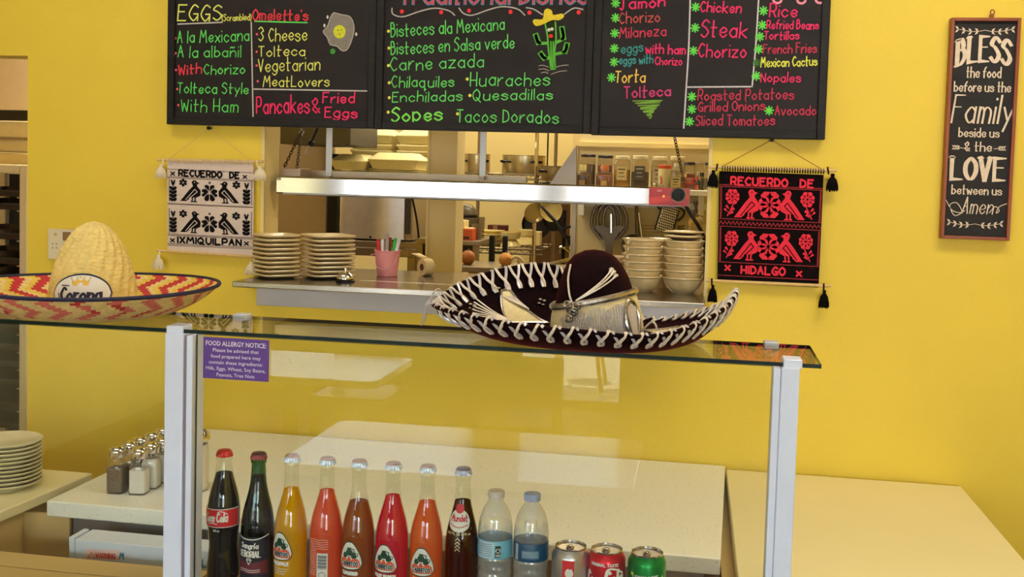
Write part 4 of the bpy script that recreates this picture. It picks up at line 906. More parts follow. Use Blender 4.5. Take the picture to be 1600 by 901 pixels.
# dark chair / trolley legs in front of the rack
t = thing('black_trolley', 'black metal trolley frame in front of the wire rack', 'trolley', (X(778, 4.2), 4.25, 0)); 
for px0, px1 in ((764.5, 772), (785, 792)):
    x_ = X((px0+px1)/2, 4.2, 395); w_ = (X(px1, 4.2)-X(px0, 4.2))/2; MB().box(x_-w_, x_+w_, 4.19, 4.22, 0, Zp(368, 4.2, 780)).build('upright', M_black, t, bevel=.002)
MB().box(X(768, 4.2), X(789, 4.2), 4.2, 4.215, Zp(392, 4.2), Zp(389.5, 4.2)).build('crossbar', M_black, t)
MB().box(X(766, 4.2), X(790, 4.2), 4.19, 4.4, .5, .52).build('shelf', M_black, t)
# round fruit / squash on a prep shelf
pz = Zp(417, 3.9, 760); t = thing('prep_shelf', 'low steel prep shelf just behind the ledge', 'shelf', (X(780, 3.9), 4.0, 0)); MB().box(X(712, 3.82), X(893, 3.82), 3.88, 4.16, pz-.02, pz).build('table_top', M_rail, t, bevel=.002)
for xx in (X(720, 3.9), X(885, 3.9)):
    for y in (3.9, 4.14): MB().box(xx-.012, xx+.012, y-.012, y+.012, 0, pz-.02).build('leg', M_rail, t)
def squash(px, pyc, rpx, Y, c, lab, nm):
    x_ = X(px, Y, pyc); r = (X(px+rpx, Y)-X(px, Y)); c_ = V(x_, Y, pz); o = MB().lathe([(0, .06*r), (r*.4, 0), (r*.8, r*.3), (r, r*.9), (r*.86, r*1.45), (r*.4, r*1.85), (r*.12, r*1.86), (0, r*1.8)], 26).build('orange_squash', pm(nm, c, .5, noise=.14, ns=30), base=(0, 0, 0)); o.location = c_; tag(o, lab, 'fruit')
    s_ = MB().tube([(0, 0, r*1.8), (.004, 0, r*2.05)], [.004, .003], 6).build('stem', pm('dry_stem', (130, 96, 50), .8), o if False else None, base=(0, 0, 0)); s_.parent = o
squash(731, 405, 11.5, 3.98, (176, 106, 54), 'brownish orange round squash in the shade beside the post', 'squash_shaded'); squash(790, 408, 11, 3.98, (228, 160, 74), 'bright orange round squash behind the left part of the sombrero brim', 'squash_orange')  # first squash browner: the shade beside the post is in its colour
o = MB().tube(smoothline([tuple(at(*p, Y=3.97)) for p in ((799, 404), (806, 401), (813, 404), (818, 410))], 4), .006, 8).tube([at(810, 402, Y=3.97), at(810, 417, Y=3.97)], .005, 8).build('cream_handle', M_cer); tag(o, 'cream curved tool handle right of the bright orange squash', 'utensil')
A_, B_ = at(857, 412, Y=4.0), at(893, 418, Y=4.0); t = thing('saucepan', 'bright steel saucepan whose handle shows left of the black sombrero crown', 'pan', (B_.x+.06, 4.03, pz)); c = ORG[t]
MB().lathe([(0, 0), (.058, 0), (.06, .003), (.06, .05), (.057, .05), (.055, .005), (0, .004)], 26, T(c)).build('body', M_pot, t); MB().tube([A_, A_.lerp(B_, .1), V(c.x-.058, 4.03, pz+.035)], [.009, .008, .007], 10).build('handle', M_chrome, t)
# hanging dark pans and tools
def hangpan(px, py, r, Y, tilt, m, lab, hand):
    c_ = at(px, py, Y=Y); t_ = thing('hanging_pan', lab, 'pan', c_, 'pans hanging from the pot rail'); M_ = T(c_) @ RZ(tilt[0]) @ RX(tilt[1])
    MB().lathe([(0, 0), (r*.85, 0), (r, r*.4), (r*.96, r*.4), (r*.82, .004), (0, .004)], 26, M_).build('body', m, t_); MB().tube([M_ @ V(0, r*.95, r*.35), M_ @ V(0, r*1.5, r*.5), M_ @ V(0, r*hand, r*.55)], [.007, .006, .007], 7).build('handle', m, t_)
hangpan(834, 330, .05, 4.95, (.4, 1.9), M_pot, 'small bright pan hanging left of the cream one', 2.2); hangpan(864, 327, .055, 4.92, (-.3, 1.75), pm('cream_enamel', (214, 196, 130), .35), 'cream enamel pan hanging under the pot rail', 2.1)
hangpan(838, 350, .075, 5.47, (.15, 1.55), M_dkpot, 'large black frying pan hanging behind the chrome post', 3.9); hangpan(868, 342, .06, 5.2, (-.2, 1.55), M_dkpot, 'black frying pan hanging under the cream pan', 3.8)
# dark lower wall panel behind
struct(pbox(MB(), 824, 900, 318, 700, 5.6, 5.7), 'wall_panel', pm('brown_wall', (120, 86, 46), .7, noise=.2, ns=6))
t = thing('coat_rail', 'black pole with hooks and a hanging ladle in front of the brown panel', 'rack', at(883, 420, Y=4.55)); 
MB().tube([(X(883, 4.5), 4.5, 0), (X(883, 4.5), 4.5, Zp(328, 4.5, 883))], .008, 8).build('pole', M_black, t)
MB().tube([at(846, 322, Y=4.5), at(868, 346, Y=4.48), at(884, 372, Y=4.46)], [.006, .008, .009], 7).build('ladle_handle', M_black, t)
MB().tube([at(889, 362, Y=4.47)+V(.022*math.cos(a_), 0, .022*math.sin(a_)) for a_ in [k*PI/7 for k in range(14)]], .006, 7, closed=True).build('ring', M_black, t)
MB().lathe([(0, 0), (.014, .004), (.017, .03), (.01, .036), (0, .036)], 12, T(at(892, 385, Y=4.47))).build('knob', M_black, t)
MB().tube([at(886, 370, Y=4.47), at(892, 379, Y=4.47)], .005, 6).build('link', M_black, t)
MB().tube(smoothline([tuple(at(*p, Y=4.48)) for p in ((874, 396), (874, 388), (880, 386), (896, 398))], 3), .006, 7).build('hook', M_chrome, t)

# --- spice shelf on the partition
SZ = Zp(297.5, 4.42, 1090)
t = thing('spice_shelf', 'white wall shelf on the partition carrying the spice jars', 'shelf', (X(1000, 4.5), 4.6, SZ-.08))
sx0, sx1 = X(899, 4.42), X(1118, 4.42)
MB().box(sx0, sx1, 4.42, 4.6, SZ-.022, SZ).build('shelf_board', M_white, t, bevel=.002)
MB().box(sx0, sx1, 4.575, 4.6, Zp(328, 4.575, 1090), Zp(318, 4.575, 1090)).build('rail', M_white, t, bevel=.002)
for px in (909.5, 1096): 
    x_ = X(px, 4.55); MB().box(x_-.012, x_+.012, 4.54, 4.6, Zp(336, 4.55, px), SZ-.022).build('bracket', M_white, t, bevel=.001)
M_jar = glassm('jar_plastic', (236, 230, 214), .05, .05, .08, (220, 210, 190))
def jar(pxa, pxb, pyt, pyb, Y, lab, cont, lidc, lvl=.75, label=None, lidh=.16, neck=.82, name='spice_jar', lat=True):
    r = (X(pxb, Y)-X(pxa, Y))/2; x_ = (X(pxb, Y)+X(pxa, Y))/2; h_ = (pyb-pyt)/FPX*Y*1.02; z0 = SZ; c_ = V(x_, Y, z0)
    t_ = thing(name, lab, 'jar', c_, 'jars on the spice shelf'); bh = h_*(1-lidh)
    b = MB(); sq = rsq(r, r*.45, 4); rings = [(.94, 0), (1, .004), (1, bh*.78), (.97, bh*.86), (neck, bh*.95), (neck, bh)]
    n = len(sq); vs = []
    for k, z in rings: vs += [(c_.x+a_*k, c_.y+b_*k, z0+z) for a_, b_ in sq]
    fs = [tuple(range(n))[::-1]]
    for i in range(len(rings)-1): fs += [(i*n+k, i*n+(k+1) % n, (i+1)*n+(k+1) % n, (i+1)*n+k) for k in range(n)]
    b.add(vs, fs); b.build('body', M_jar, t_)
    if cont:
        vs = []; rr = [(.9, .003), (.95, .006), (.95, bh*.78*lvl), (.3, bh*.78*lvl+.003)]
        for k, z in rr: vs += [(c_.x+a_*k, c_.y+b_*k, z0+z) for a_, b_ in sq]
        fs = [tuple(range(n))[::-1], tuple(3*n+k for k in range(n))]
        for i in range(3): fs += [(i*n+k, i*n+(k+1) % n, (i+1)*n+(k+1) % n, (i+1)*n+k) for k in range(n)]
        MB().add(vs, fs).build('contents', pm('spice_%d_%d_%d' % cont, cont, .8, noise=.25, ns=160), t_)
    if lidc: MB().lathe([(0, bh-.002), (r*neck*1.06, bh-.002), (r*neck*1.06, h_-.002), (r*neck, h_), (0, h_)], 24, T(c_)).build('lid', pm('lid_%d_%d_%d' % lidc, lidc, .4, noise=.02), t_)
    if label:
        lc, z0_, z1_, w_ = label; yy = c_.y-r-.0006
        lb = MB().box(c_.x-r*w_, c_.x+r*w_, yy-.0006, yy+.001, z0+bh*z0_, z0+bh*z1_).build('label', pm('label_%d_%d_%d' % lc, lc, .6, noise=.1, ns=90), t_)
        if lat:
            ink = (40, 34, 30) if sum(lc) > 330 else (206, 196, 180); b = MB()
            for k, (u0, u1) in enumerate(((-.6, .6), (-.5, .35), (-.6, .5))):
                zz = z0+bh*(z1_-(z1_-z0_)*(.2+.27*k)); b.strokes([[(c_.x+r*w_*u0, zz), (c_.x+r*w_*u1, zz)]], .0022-.0005*k, plane(yy-.0008))
            b.build('label_print', pm('ink_%d' % ink[0], ink, .7), lb, smooth=0)
    return t_
jar(906, 929, 239, 289, 4.52, 'large spice jar with black lid and brown spice, nearest the steel wedge', (120, 84, 48), (24, 20, 20), .95, lidh=.07, neck=.95)
jar(933, 956, 240, 289, 4.52, 'large spice jar with black lid and reddish spice, second from the wedge', (150, 82, 44), (24, 20, 20), .95, lidh=.07, neck=.95)
jar(898, 922, 254, 288.5, 4.445, 'small sloped bottle of brown spice in front of the first black-lidded jar', (124, 92, 62), (214, 200, 130), .92, ((206, 172, 100), .12, .42, .4), lidh=.26, neck=.42, name='spice_bottle', lat=False)
jar(931, 957, 254, 289, 4.445, 'small sloped bottle of red spice in front of the second black-lidded jar', (176, 106, 66), (190, 110, 60), .92, ((220, 184, 104), .12, .42, .36), lidh=.26, neck=.42, name='spice_bottle', lat=False)
jar(958.5, 984, 241, 290, 4.47, 'clear-lidded jar of yellow spice with a cream label', (206, 156, 66), (222, 212, 170), .82, ((222, 202, 140), .28, .74, .62), lidh=.1)
jar(985.5, 1013, 241, 291, 4.47, 'clear-lidded jar of dark pepper with a grey label', (66, 52, 40), (214, 204, 168), .72, ((84, 80, 78), .28, .76, .6), lidh=.1)
jar(1016, 1043, 242, 291, 4.53, 'clear-lidded jar with a white and red label behind the white tub', (206, 176, 120), (206, 190, 150), .8, ((226, 208, 170), .2, .75, .8), lidh=.1)
jar(1044, 1070, 242, 292, 4.53, 'clear-lidded jar at the foot of the right chain', (196, 170, 120), (206, 190, 150), .4, None, lidh=.1)
c = V(X(1037.5, 4.46), 4.46, SZ); r = (X(1048, 4.46)-X(1027, 4.46))/2; h_ = .098
t = thing('white_tub', 'white tub with an orange-red band among the spice jars', 'tub', c); MB().lathe([(0, 0), (r*.9, 0), (r, h_*.85), (r, h_), (r*.94, h_), (0, h_-.002)], 28, T(c)).build('body', pm('ivory_tub', (232, 220, 170), .45), t)
MB().lathe([(r*1.01, h_*.86), (r*1.03, h_*.88), (r*1.03, h_), (r*.98, h_+.001)], 28, T(c)).build('rim_band', pm('orange_red', (206, 88, 44), .45), t)
b = MB(); cm = cylmap(c.x, c.y, r*.985+.0008); b.strokes([smoothline([(-.02, .012), (-.012, .03), (-.016, .05)], 4)], .004, lambda a_, b_, d=0: cm(a_, b_+SZ-SZ, d)+V(0, 0, SZ)); b.build('printed_swirl', pm('orange_red', (206, 88, 44)), t, smooth=0)
jar(1047, 1064, 252, 292, 4.435, 'clear bottle with a cream paper label in front of the chain jar', (176, 160, 120), (214, 208, 190), .6, ((214, 198, 140), .1, .55, .85), lidh=.14, neck=.45, name='spice_bottle')
jar(1067, 1085, 254, 296, 4.5, 'jar with dark lid and red label right of the chain', (140, 60, 50), (40, 26, 26), .8, ((196, 44, 40), .22, .5, .9), lidh=.09, neck=.9)
jar(1060, 1073, 272, 296, 4.44, 'small jar with a red and yellow label at the chain end', (150, 60, 40), (220, 190, 120), .8, ((206, 60, 44), .2, .7, .9), lidh=.18, neck=.8, name='sauce_jar')
jar(1083, 1099, 255, 297, 4.52, 'clear jar with pale spoon handle behind the black bottles', (84, 70, 54), (150, 130, 100), .5, None, lidh=.05, neck=.9)
jar(1085, 1092, 276, 297, 4.45, 'tiny black sauce bottle with a red cap', (30, 22, 20), (206, 44, 40), .95, ((206, 90, 60), .1, .5, .8), lidh=.24, neck=.5, name='sauce_bottle', lat=False)
jar(1092, 1100, 270, 297, 4.45, 'black bottle right of the tiny red-capped bottle', (22, 18, 18), (22, 18, 18), .98, None, lidh=.2, neck=.8, name='sauce_bottle')
jar(1099, 1112, 255, 297, 4.5, 'jar with dark lid at the right end of the spice shelf', (150, 134, 100), (40, 34, 30), .6, None, lidh=.08, neck=.9)
c = at(1029, 286, Y=4.43); t = thing('measuring_cups', 'small steel measuring cups in front of the white tub', 'measuring cup', (c.x, 4.43, SZ)); MB().lathe([(0, 0), (.009, 0), (.011, .018), (.010, .018), (.008, .002), (0, .002)], 16, T((c.x+.006, 4.432, SZ+.004)) @ RY(.5)).build('cup', M_chrome, t); MB().tube([(c.x+.016, 4.43, SZ+.01), (c.x+.05, 4.43, SZ+.005)], .002, 5).build('handle', M_chrome, t)
MB().lathe([(0, 0), (.006, 0), (.004, .01), (.007, .02), (0, .026)], 12, T((c.x-.018, 4.43, SZ))).build('figure_stopper', M_cer, t)
# --- tools hanging on the partition
M_tool = pm('dark_steel_tool', (104, 92, 78), .35, metal=.8, noise=.1); M_tlite = pm('bright_tool', (196, 180, 150), .3, metal=.8)
YT = 4.56
def tp_(*ps, Y=YT): return [tuple(at(*p, Y=Y)) for p in ps]
t = thing('slotted_turner', 'huge slotted skimmer hanging head up left of the grater', 'utensil', at(952, 400, Y=YT), 'tools hanging on the partition')
for k, (w_, tpx) in enumerate(((27, 322), (18, 324), (9, 328))):
    MB().tube(smoothline(tp_((952-w_*.45, 374), (952-w_*.95, 356), (952-w_, 340), (952-w_*.7, tpx), (952, tpx-6), (952+w_*.7, tpx), (952+w_, 340), (952+w_*.95, 356), (952+w_*.45, 374)), 4), .0068, 6).build('tine_loop', M_tool, t)
b = MB(); pf = plane(YT-.004); q = [at(*p, Y=YT) for p in ((927, 354), (944, 370), (947, 400), (957, 400), (960, 370), (978, 354), (966, 352), (952, 356), (938, 352))]
b.prism([(k.x, k.z) for k in q], 0, .006, pf); b.tube(tp_((952, 400), (952, 440)), .011, 7); b.build('handle', M_tool, t)
MB().tube(tp_((955, 334), (955, 364), Y=YT-.01), .005, 6).build('centre_bar', M_chrome, t)
t = thing('soup_ladle', 'dark ladle hanging beside the slotted skimmer', 'utensil', at(990, 385, Y=YT), 'tools hanging on the partition')
MB().tube(tp_((994, 320), (995, 345), (996, 372)), [.007, .008, .011], 7).build('handle', M_tool, t); cc = at(989, 384, Y=YT-.02); MB().lathe([(0, -.03), (.03, -.022), (.05, 0), (.048, 0), (.028, -.018), (0, -.025)], 24, T(cc) @ RX(PI*.5)).build('bowl', M_tool, t)
MB().tube(tp_((998, 332), (1004, 378), Y=YT-.012), .004, 6).build('thin_handle', M_tlite, t)
t = thing('cooling_rack', 'pale wire grid rack hanging behind the grater', 'utensil', at(1022, 376, Y=YT), 'tools hanging on the partition')
for k in range(6): MB().tube(tp_((1001+k*.6, 352+k*5), (1050, 353.5+k*5), Y=YT+.01), .0024, 5).build('wire', M_tlite, t)
for px in (1003, 1048): MB().tube(tp_((px, 350), (px, 380), Y=YT+.013), .003, 5).build('side_wire', M_tlite, t)
t = thing('box_grater', 'steel hand grater with a dark frame hanging on the partition', 'grater', at(1044, 362, Y=YT), 'tools hanging on the partition')
cc = at(1042, 344, Y=YT-.02); Mg = T(cc) @ RY(.26)
w_, h_ = .036, .05; MB().box(-w_, w_, -.002, .002, -h_, h_, 0, Mg).build('grating_plate', pm('grater_steel', (196, 176, 130), .35, metal=.7), t)
b = MB()
for i in range(7):
    for j in range(9):
        x_, z_ = (-.75+.25*i)*w_+(.12*w_ if j % 2 else 0), (-.84+.21*j)*h_; b.lathe([(0, .003), (.0035, .0022), (.0042, .0)], 6, Mg @ T((x_, -.002, z_)) @ RX(PI/2))
b.build('teeth', M_dkpot, t)
MB().tube([Mg @ V(a_, -.001, c_) for a_, c_ in ((-w_, -h_), (w_, -h_), (w_, h_), (-w_, h_))], .0045, 6, closed=True).build('frame', M_dkpot, t)
MB().tube(smoothline([tuple(Mg @ V(a_, .0, c_)) for a_, c_ in ((-w_, h_*.7), (-w_*1.5, h_*.9), (-w_*1.4, h_*1.25), (0, h_*1.35), (w_*1.5, h_*1.2), (w_*1.6, h_*.7), (w_*1.2, h_*.2))], 4), .005, 6).build('handle', M_dkpot, t)
t = thing('serrated_tool', 'dark serrated comb tool hanging right of the grater', 'utensil', at(1066, 378, Y=YT), 'tools hanging on the partition')
MB().tube(tp_((1050, 362), (1068, 364)), .004, 6).build('bar', M_tool, t)
for k in range(6): MB().tube(tp_((1061, 355+k*4), (1069+.8*k*0, 352.5+k*4)), .003, 5).build('tooth', M_tool, t)
MB().tube(tp_((1060, 352), (1064, 380)), .004, 6).build('spine', M_tool, t)
t = thing('measuring_spoons', 'pale measuring spoons with tongs hanging at the right edge of the opening', 'utensil', at(1088, 378, Y=YT), 'tools hanging on the partition')
for px, py in ((1082, 348), (1093, 345)): cc = at(px, py, Y=YT-.012); MB().lathe([(0, -.008), (.015, -.004), (.02, .002), (.018, .002), (0, -.004)], 18, T(cc) @ RX(PI/2-.2)).build('spoon_bowl', M_tlite, t)
for a_, e_ in (((1084, 314), (1092, 338)), ((1090, 314), (1084, 340))): MB().tube(tp_(a_, e_), .004, 6).build('spoon_handle', M_tool, t)
for a_, e_ in (((1078, 352), (1076, 380)), ((1090, 350), (1092, 380))): MB().tube(tp_(a_, e_), .0025, 6).build('tong_arm', M_tlite, t)

# ================================================================ DOORWAY ON THE LEFT
struct(pbox(MB(), -140, 44, 70, 172, 4.4, 4.45), 'wall_bulkhead', pm('bulkhead_tan', (186, 162, 124), .6, noise=.03))
b = MB(); pbox(b, -90, 44, 171, 187, 4.1, 4.155); o = b.build('hood_edge', M_dkpot, bevel=.004); tag(o, 'dark strip along the lower edge of the kitchen bulkhead in the doorway', 'hood')
t = thing('steel_hood', 'pale steel exhaust canopy seen through the left doorway', 'hood', at(0, 256, Y=4.0))
b = MB(); 
for k, (pa, pb_, y) in enumerate(((188, 214, 4.16), (216, 236, 4.2), (238, 257, 4.16))): pbox(b, -90, 45, pa, pb_, y, 4.38)
b.build('canopy', pm('canopy_steel', (226, 206, 150), .35, metal=.3, noise=.04), t, bevel=.004)
MB().box(X(-90, 3.98), X(45, 3.98), 4.145, 4.16, Zp(217, 3.98, 0), Zp(213, 3.98, 0)).build('canopy_lip', M_rail, t)
Mup = pm('rack_cream', (206, 188, 150), .45, metal=.2, noise=.04)
ry = 3.5; u0, u1 = X(30, ry), X(42.5, ry); ztop = Zp(258, ry, 30); w0 = u0-.46
t = thing('pan_rack', 'tall cream sheet pan rack standing in the left doorway', 'rack', ((u0+w0)/2, ry+.3, 0))
for xx in ((u0, u1), (w0-(u1-u0), w0)):
    for y in (ry, ry+.58): MB().box(xx[0], xx[1], y, y+.03, 0, ztop).build('upright', Mup, t, bevel=.004)
b = MB(); b.box(w0, u0, ry, ry+.03, ztop-.03, ztop); b.box(w0, u0, ry+.58, ry+.61, ztop-.03, ztop); b.box(w0-.02, u1, ry+.03, ry+.58, ztop-.012, ztop); b.build('top_frame', Mup, t, bevel=.003)
M_tray = pm('dark_tray', (60, 46, 34), .45, metal=.3, noise=.3, ns=14); M_rack_run = pm('runner_steel', (170, 150, 116), .4, metal=.6)
lv = [(305, 1), (326, 0), (373, 1), (412, 0), (440, 1), (520, 1), (548, 0), (575, 1), (604, 0), (640, 1), (672, 0)]
NM = ['topmost', 'second', 'third', 'fourth', 'fifth', 'sixth', 'seventh', 'eighth', 'ninth', 'tenth', 'eleventh']; f = None
for i, (py, big) in enumerate(lv):
    z = Zp(py, ry, 15)
    MB().box(u0-.016, u0, ry+.01, ry+.6, z-.01, z-.006).box(u0-.003, u0+.0, ry+.01, ry+.6, z-.01, z+.006).build('runner', M_rack_run, t)
    MB().box(w0, w0+.016, ry+.01, ry+.6, z-.01, z-.006).build('runner', M_rack_run, t)
    lab = 'dark sheet pan on the cream rack in the doorway, %s from the top' % (NM[i] if i else 'first')
    if f is None:
        b = MB(); W2 = (u0-w0)/2-.003; D2 = .27
        ring = lambda k, z_: [(x_*W2*k, y_*D2*k, z_) for x_, y_ in rsq(1, .06, 3)]
        rs = [ring(.96, 0), ring(.985, .02), ring(1, .021), ring(1, .0235), ring(.975, .0235), ring(.94, .003)]; n = len(rs[0]); vs = sum(rs, []); fs = [tuple(range(n))[::-1], tuple(5*n+k for k in range(n))]
        for q in range(5): fs += [(q*n+k, q*n+(k+1) % n, (q+1)*n+(k+1) % n, (q+1)*n+k) for k in range(n)]
        f = b.add(vs, fs).build('sheet_pan', M_tray, base=(0, 0, 0)); tag(f, lab, 'pan', 'sheet pans on the rack'); f.location = ((u0+w0)/2, ry+.31, z-.006)
    else: dup(f, ((u0+w0)/2, ry+.31, z-.006), lab)
MB().box(w0-.01, u0+.005, ry+.62, ry+.63, 0, ztop-.04).build('shade_sheet', pm('shadow_grey', (50, 42, 36), .7), t)  # dark sheet coloured as the shade behind the pans
# ================================================================ COUNTERS BEHIND THE CASE
def labm(name, c, rough=.45): return pm(name, c, rough, noise=.03, ns=60)
def speck():
    m = bpy.data.materials.new('poly_board'); m.use_nodes = True; t = m.node_tree; p = t.nodes['Principled BSDF']; N = t.nodes.new; L = t.links.new
    tc = N('ShaderNodeTexCoord'); n = N('ShaderNodeTexNoise'); n.inputs['Scale'].default_value = 160; n.inputs['Detail'].default_value = 3; L(tc.outputs['Object'], n.inputs[0])
    r = N('ShaderNodeValToRGB'); r.color_ramp.elements[0].position = .27; r.color_ramp.elements[0].color = rgb((150, 140, 120)); r.color_ramp.elements[1].position = .36; r.color_ramp.elements[1].color = rgb((242, 240, 228))
    L(n.outputs[0], r.inputs[0]); L(r.outputs[0], p.inputs['Base Color']); p.inputs['Roughness'].default_value = .38; return m
M_poly = speck()
M_lam = pm('cream_laminate', (236, 224, 176), .35, noise=.02, ns=5)
M_tanl = pm('tan_laminate', (206, 176, 116), .45, noise=.04, ns=5)
M_ss = pm('worn_steel', (168, 158, 156), .38, metal=.75, noise=.1, ns=9)
BZ = .857
t = thing('prep_table', 'steel prep table with thick white cutting-board top under the serving ledge', 'counter', (-.68, 2.6, 0))
b = MB(); q = [(-1.46, 2.2442), (.0744, 2.2442), (.1022, 2.992), (-1.446, 2.992)]
b.prism(q, .8206, BZ, lambda a_, b_, d: Vector((a_, b_, d))); b.build('cutting_board_top', M_poly, t, bevel=.003)
MB().box(-1.412, .042, 2.272, 2.97, .08, .8206).build('steel_body', M_ss, t, bevel=.003)
MB().box(-1.452, -1.4125, 2.30, 2.97, .0, .8206).build('side_panel', M_tanl, t); MB().box(.0425, .075, 2.30, 2.97, 0, .8206).build('side_panel', pm('brown_panel', (150, 104, 64), .5, noise=.06), t)
for xx in (-1.38, .01):
    for y in (2.3, 2.94): MB().box(xx-.02, xx+.02, y-.02, y+.02, 0, .08).build('leg', M_ss, t)
p = at(143, 836, Y=2.272); MB().lathe([(0, 0), (.003, 0), (.002, .002), (0, .003)], 8, T((p.x, 2.272, p.z)) @ RX(PI/2)).build('screw', M_chrome, t)
t = thing('side_counter', 'pale laminate counter at the right against the yellow wall', 'counter', (.41, 2.5, 0))
b = MB(); b.prism([(.1085, 1.95), (.716, 1.95), (.716, 2.985), (.104, 2.985)], .815, .8495, lambda a_, b_, d: Vector((a_, b_, d))); b.build('countertop', M_lam, t, bevel=.003)
MB().box(.122, .69, 1.98, 2.98, 0, .815).build('cabinet', M_tanl, t); MB().box(.079, .1215, 2.26, 2.97, .0, .806).build('filler_panel', M_tanl, t)
t = thing('left_counter', 'pale laminate counter at the far left carrying the saucers', 'counter', (-2.0, 2.3, 0))
b = MB(); b.prism([(-2.7, 2.12), (-1.512, 2.12), (-1.4835, 2.478), (-2.7, 2.478)], .832, BZ, lambda a_, b_, d: Vector((a_, b_, d))); b.build('countertop', M_lam, t, bevel=.003)
MB().box(-2.68, -1.53, 2.14, 2.46, 0, .832).build('cabinet', M_tanl, t); MB().box(-1.5295, -1.4125, 2.262, 2.27, 0, .8195).build('filler_panel', M_tanl, t)

# ---------------------------------------------------------------- display case
CX0, CX1, CY0, CY1, CT0, CT1 = -2.05, .2025, 1.75, 1.934, 1.3478, 1.3545
M_pane = glassm('case_glass', (252, 253, 250), .04); M_edge = pm('glass_edge', (4, 30, 22), .35, noise=.5, ns=30, spec=.15)
M_post = pm('white_enamel', (228, 235, 255), .35, noise=.015); M_gask = pm('grey_gasket', (140, 128, 140), .6)
t = thing('display_case', 'glass topped display case with white posts and a front pane', 'display case', (-.8, 1.85, 0)); CASE = t
b = MB(); b.prism([(CY0, CT0), (CY1, CT0+.0024), (CY1, CT1+.0024), (CY0, CT1)], CX0, CX1, lambda a_, b_, d: Vector((d, a_, b_))); o = b.build('glass_top', [M_pane, M_edge], t, smooth=0)
for p in o.data.polygons: p.material_index = 0 if abs(p.normal.z) > .5 else 1
for x0, x1, nm in ((-.856, .129, 'front_pane'), (CX0, -.909, 'front_pane')):
    o = MB().box(x0, x1, 1.757, 1.762, .80, 1.3455).build(nm, [M_pane, M_edge], t, smooth=0)
    for p in o.data.polygons: p.material_index = 0 if abs(p.normal.y) > .5 else 1
for xm, xs in (((-.908, -.8735), (-.8680, -.8570)), ((.1405, .1690), (.1285, .1400))):
    po = MB().box(xm[0], xm[1], 1.742, 1.80, .775, 1.3475).build('post', M_post, t, bevel=.002)
    MB().box(min(xm[1], xs[1]) if xm[0] < 0 else xs[1]-.001, max(xm[0], xs[0]) if xm[0] < 0 else xm[0]+.001, 1.747, 1.78, .776, 1.344).build('gasket', M_gask, po)
    MB().box(xs[0], xs[1], 1.744, 1.79, .775, 1.345).build('glazing_bead', M_post, po, bevel=.0012)
for xa, xb in ((-.907, -.8765), (.1434, .1728)):
    MB().box(xa, xb, 1.7445, 1.784, 1.3452, 1.3605).build('glass_clip', M_post, t, bevel=.002)
for pa, pb_ in ((369, 391), (1193, 1216)):
    xa, xb = at(pa, 495 if pa < 800 else 537, Y=1.93).x, at(pb_, 495 if pa < 800 else 537, Y=1.93).x
    MB().box(xa, xb, 1.912, 1.939, 1.348, 1.3622).build('glass_clip', pm('clear_clip', (214, 216, 220), .2, noise=.02), t, bevel=.002)
b = MB(); b.box(CX0, .125, 1.70, 1.99, .772, .80); b.box(.125, .19, 1.70, 1.90, .772, .80); b.build('deck_front', M_tanl, t, bevel=.002)
MB().box(CX0, .098, 1.996, 2.07, .772, .7992).build('deck_rear', M_tanl, t, bevel=.002)
MB().box(CX0, .12, 1.72, 2.05, 0, .772).build('cabinet', pm('cabinet_wood', (128, 92, 58), .5, noise=.08, ns=5), t)
MB().box(-1.44, .09, 2.07, 2.24, .60, .62).box(-1.44, .09, 2.05, 2.07, .58, .772).build('gap_shelf', M_tanl, t)
o = MB().box(-.885, .062, 1.80, 1.8955, .80, .876).build('bottle_riser', pm('kraft_board', (156, 110, 62), .75, noise=.12, ns=40), bevel=.002); tag(o, 'brown board riser under the row of drinks', 'riser')
# dropped film box
fx0, fx1 = at(117, 850, Y=2.13).x, at(345, 870, Y=2.13).x; fz = at(117, 842, Y=2.13).z
t = thing('film_box', 'long white film box with red warning label dropped behind the case deck', 'box', ((fx0+fx1)/2, 2.16, .62))
MB().box(fx0, fx1, 2.13, 2.2, .62, fz).build('carton', pm('white_carton_card', (214, 222, 236), .55, noise=.03), t, bevel=.002)
MB().box(at(105.5, 850, Y=2.13).x, at(114, 850, Y=2.13).x, 2.135, 2.195, .62, fz+.002).build('end_flap', pm('white_carton_card', (214, 222, 236)), t, bevel=.002)
pf = plane(2.1295); P_ = lambda x, y: (at(x, y, Y=2.1295).x, at(x, y, Y=2.1295).z)
MB().flat([P_(133, 857), P_(187, 859), P_(187, 874), P_(133, 872)], pf).build('warning_label', pm('pale_pink', (238, 206, 200), .6), t, smooth=0)
MB().strokes(letters('WARNING', P_(150, 871), P_(180, 872.5), .0105), .0013, plane(2.129)).strokes([[P_(137, 871), P_(143, 862), P_(148.5, 871.5), P_(137, 871)]], .0008, plane(2.129)).build('warning_print', pm('print_red', (216, 92, 84), .6), t, smooth=0)
MB().strokes(letters('M', P_(187, 872), P_(193, 872.5), .0118, slant=.1), .0016, plane(2.129)).strokes(letters('-FILM', P_(301, 884), P_(331, 886.5), .0155), .0013, plane(2.129)).build('brand_print', pm('print_teal', (56, 122, 150), .6), t, smooth=0)

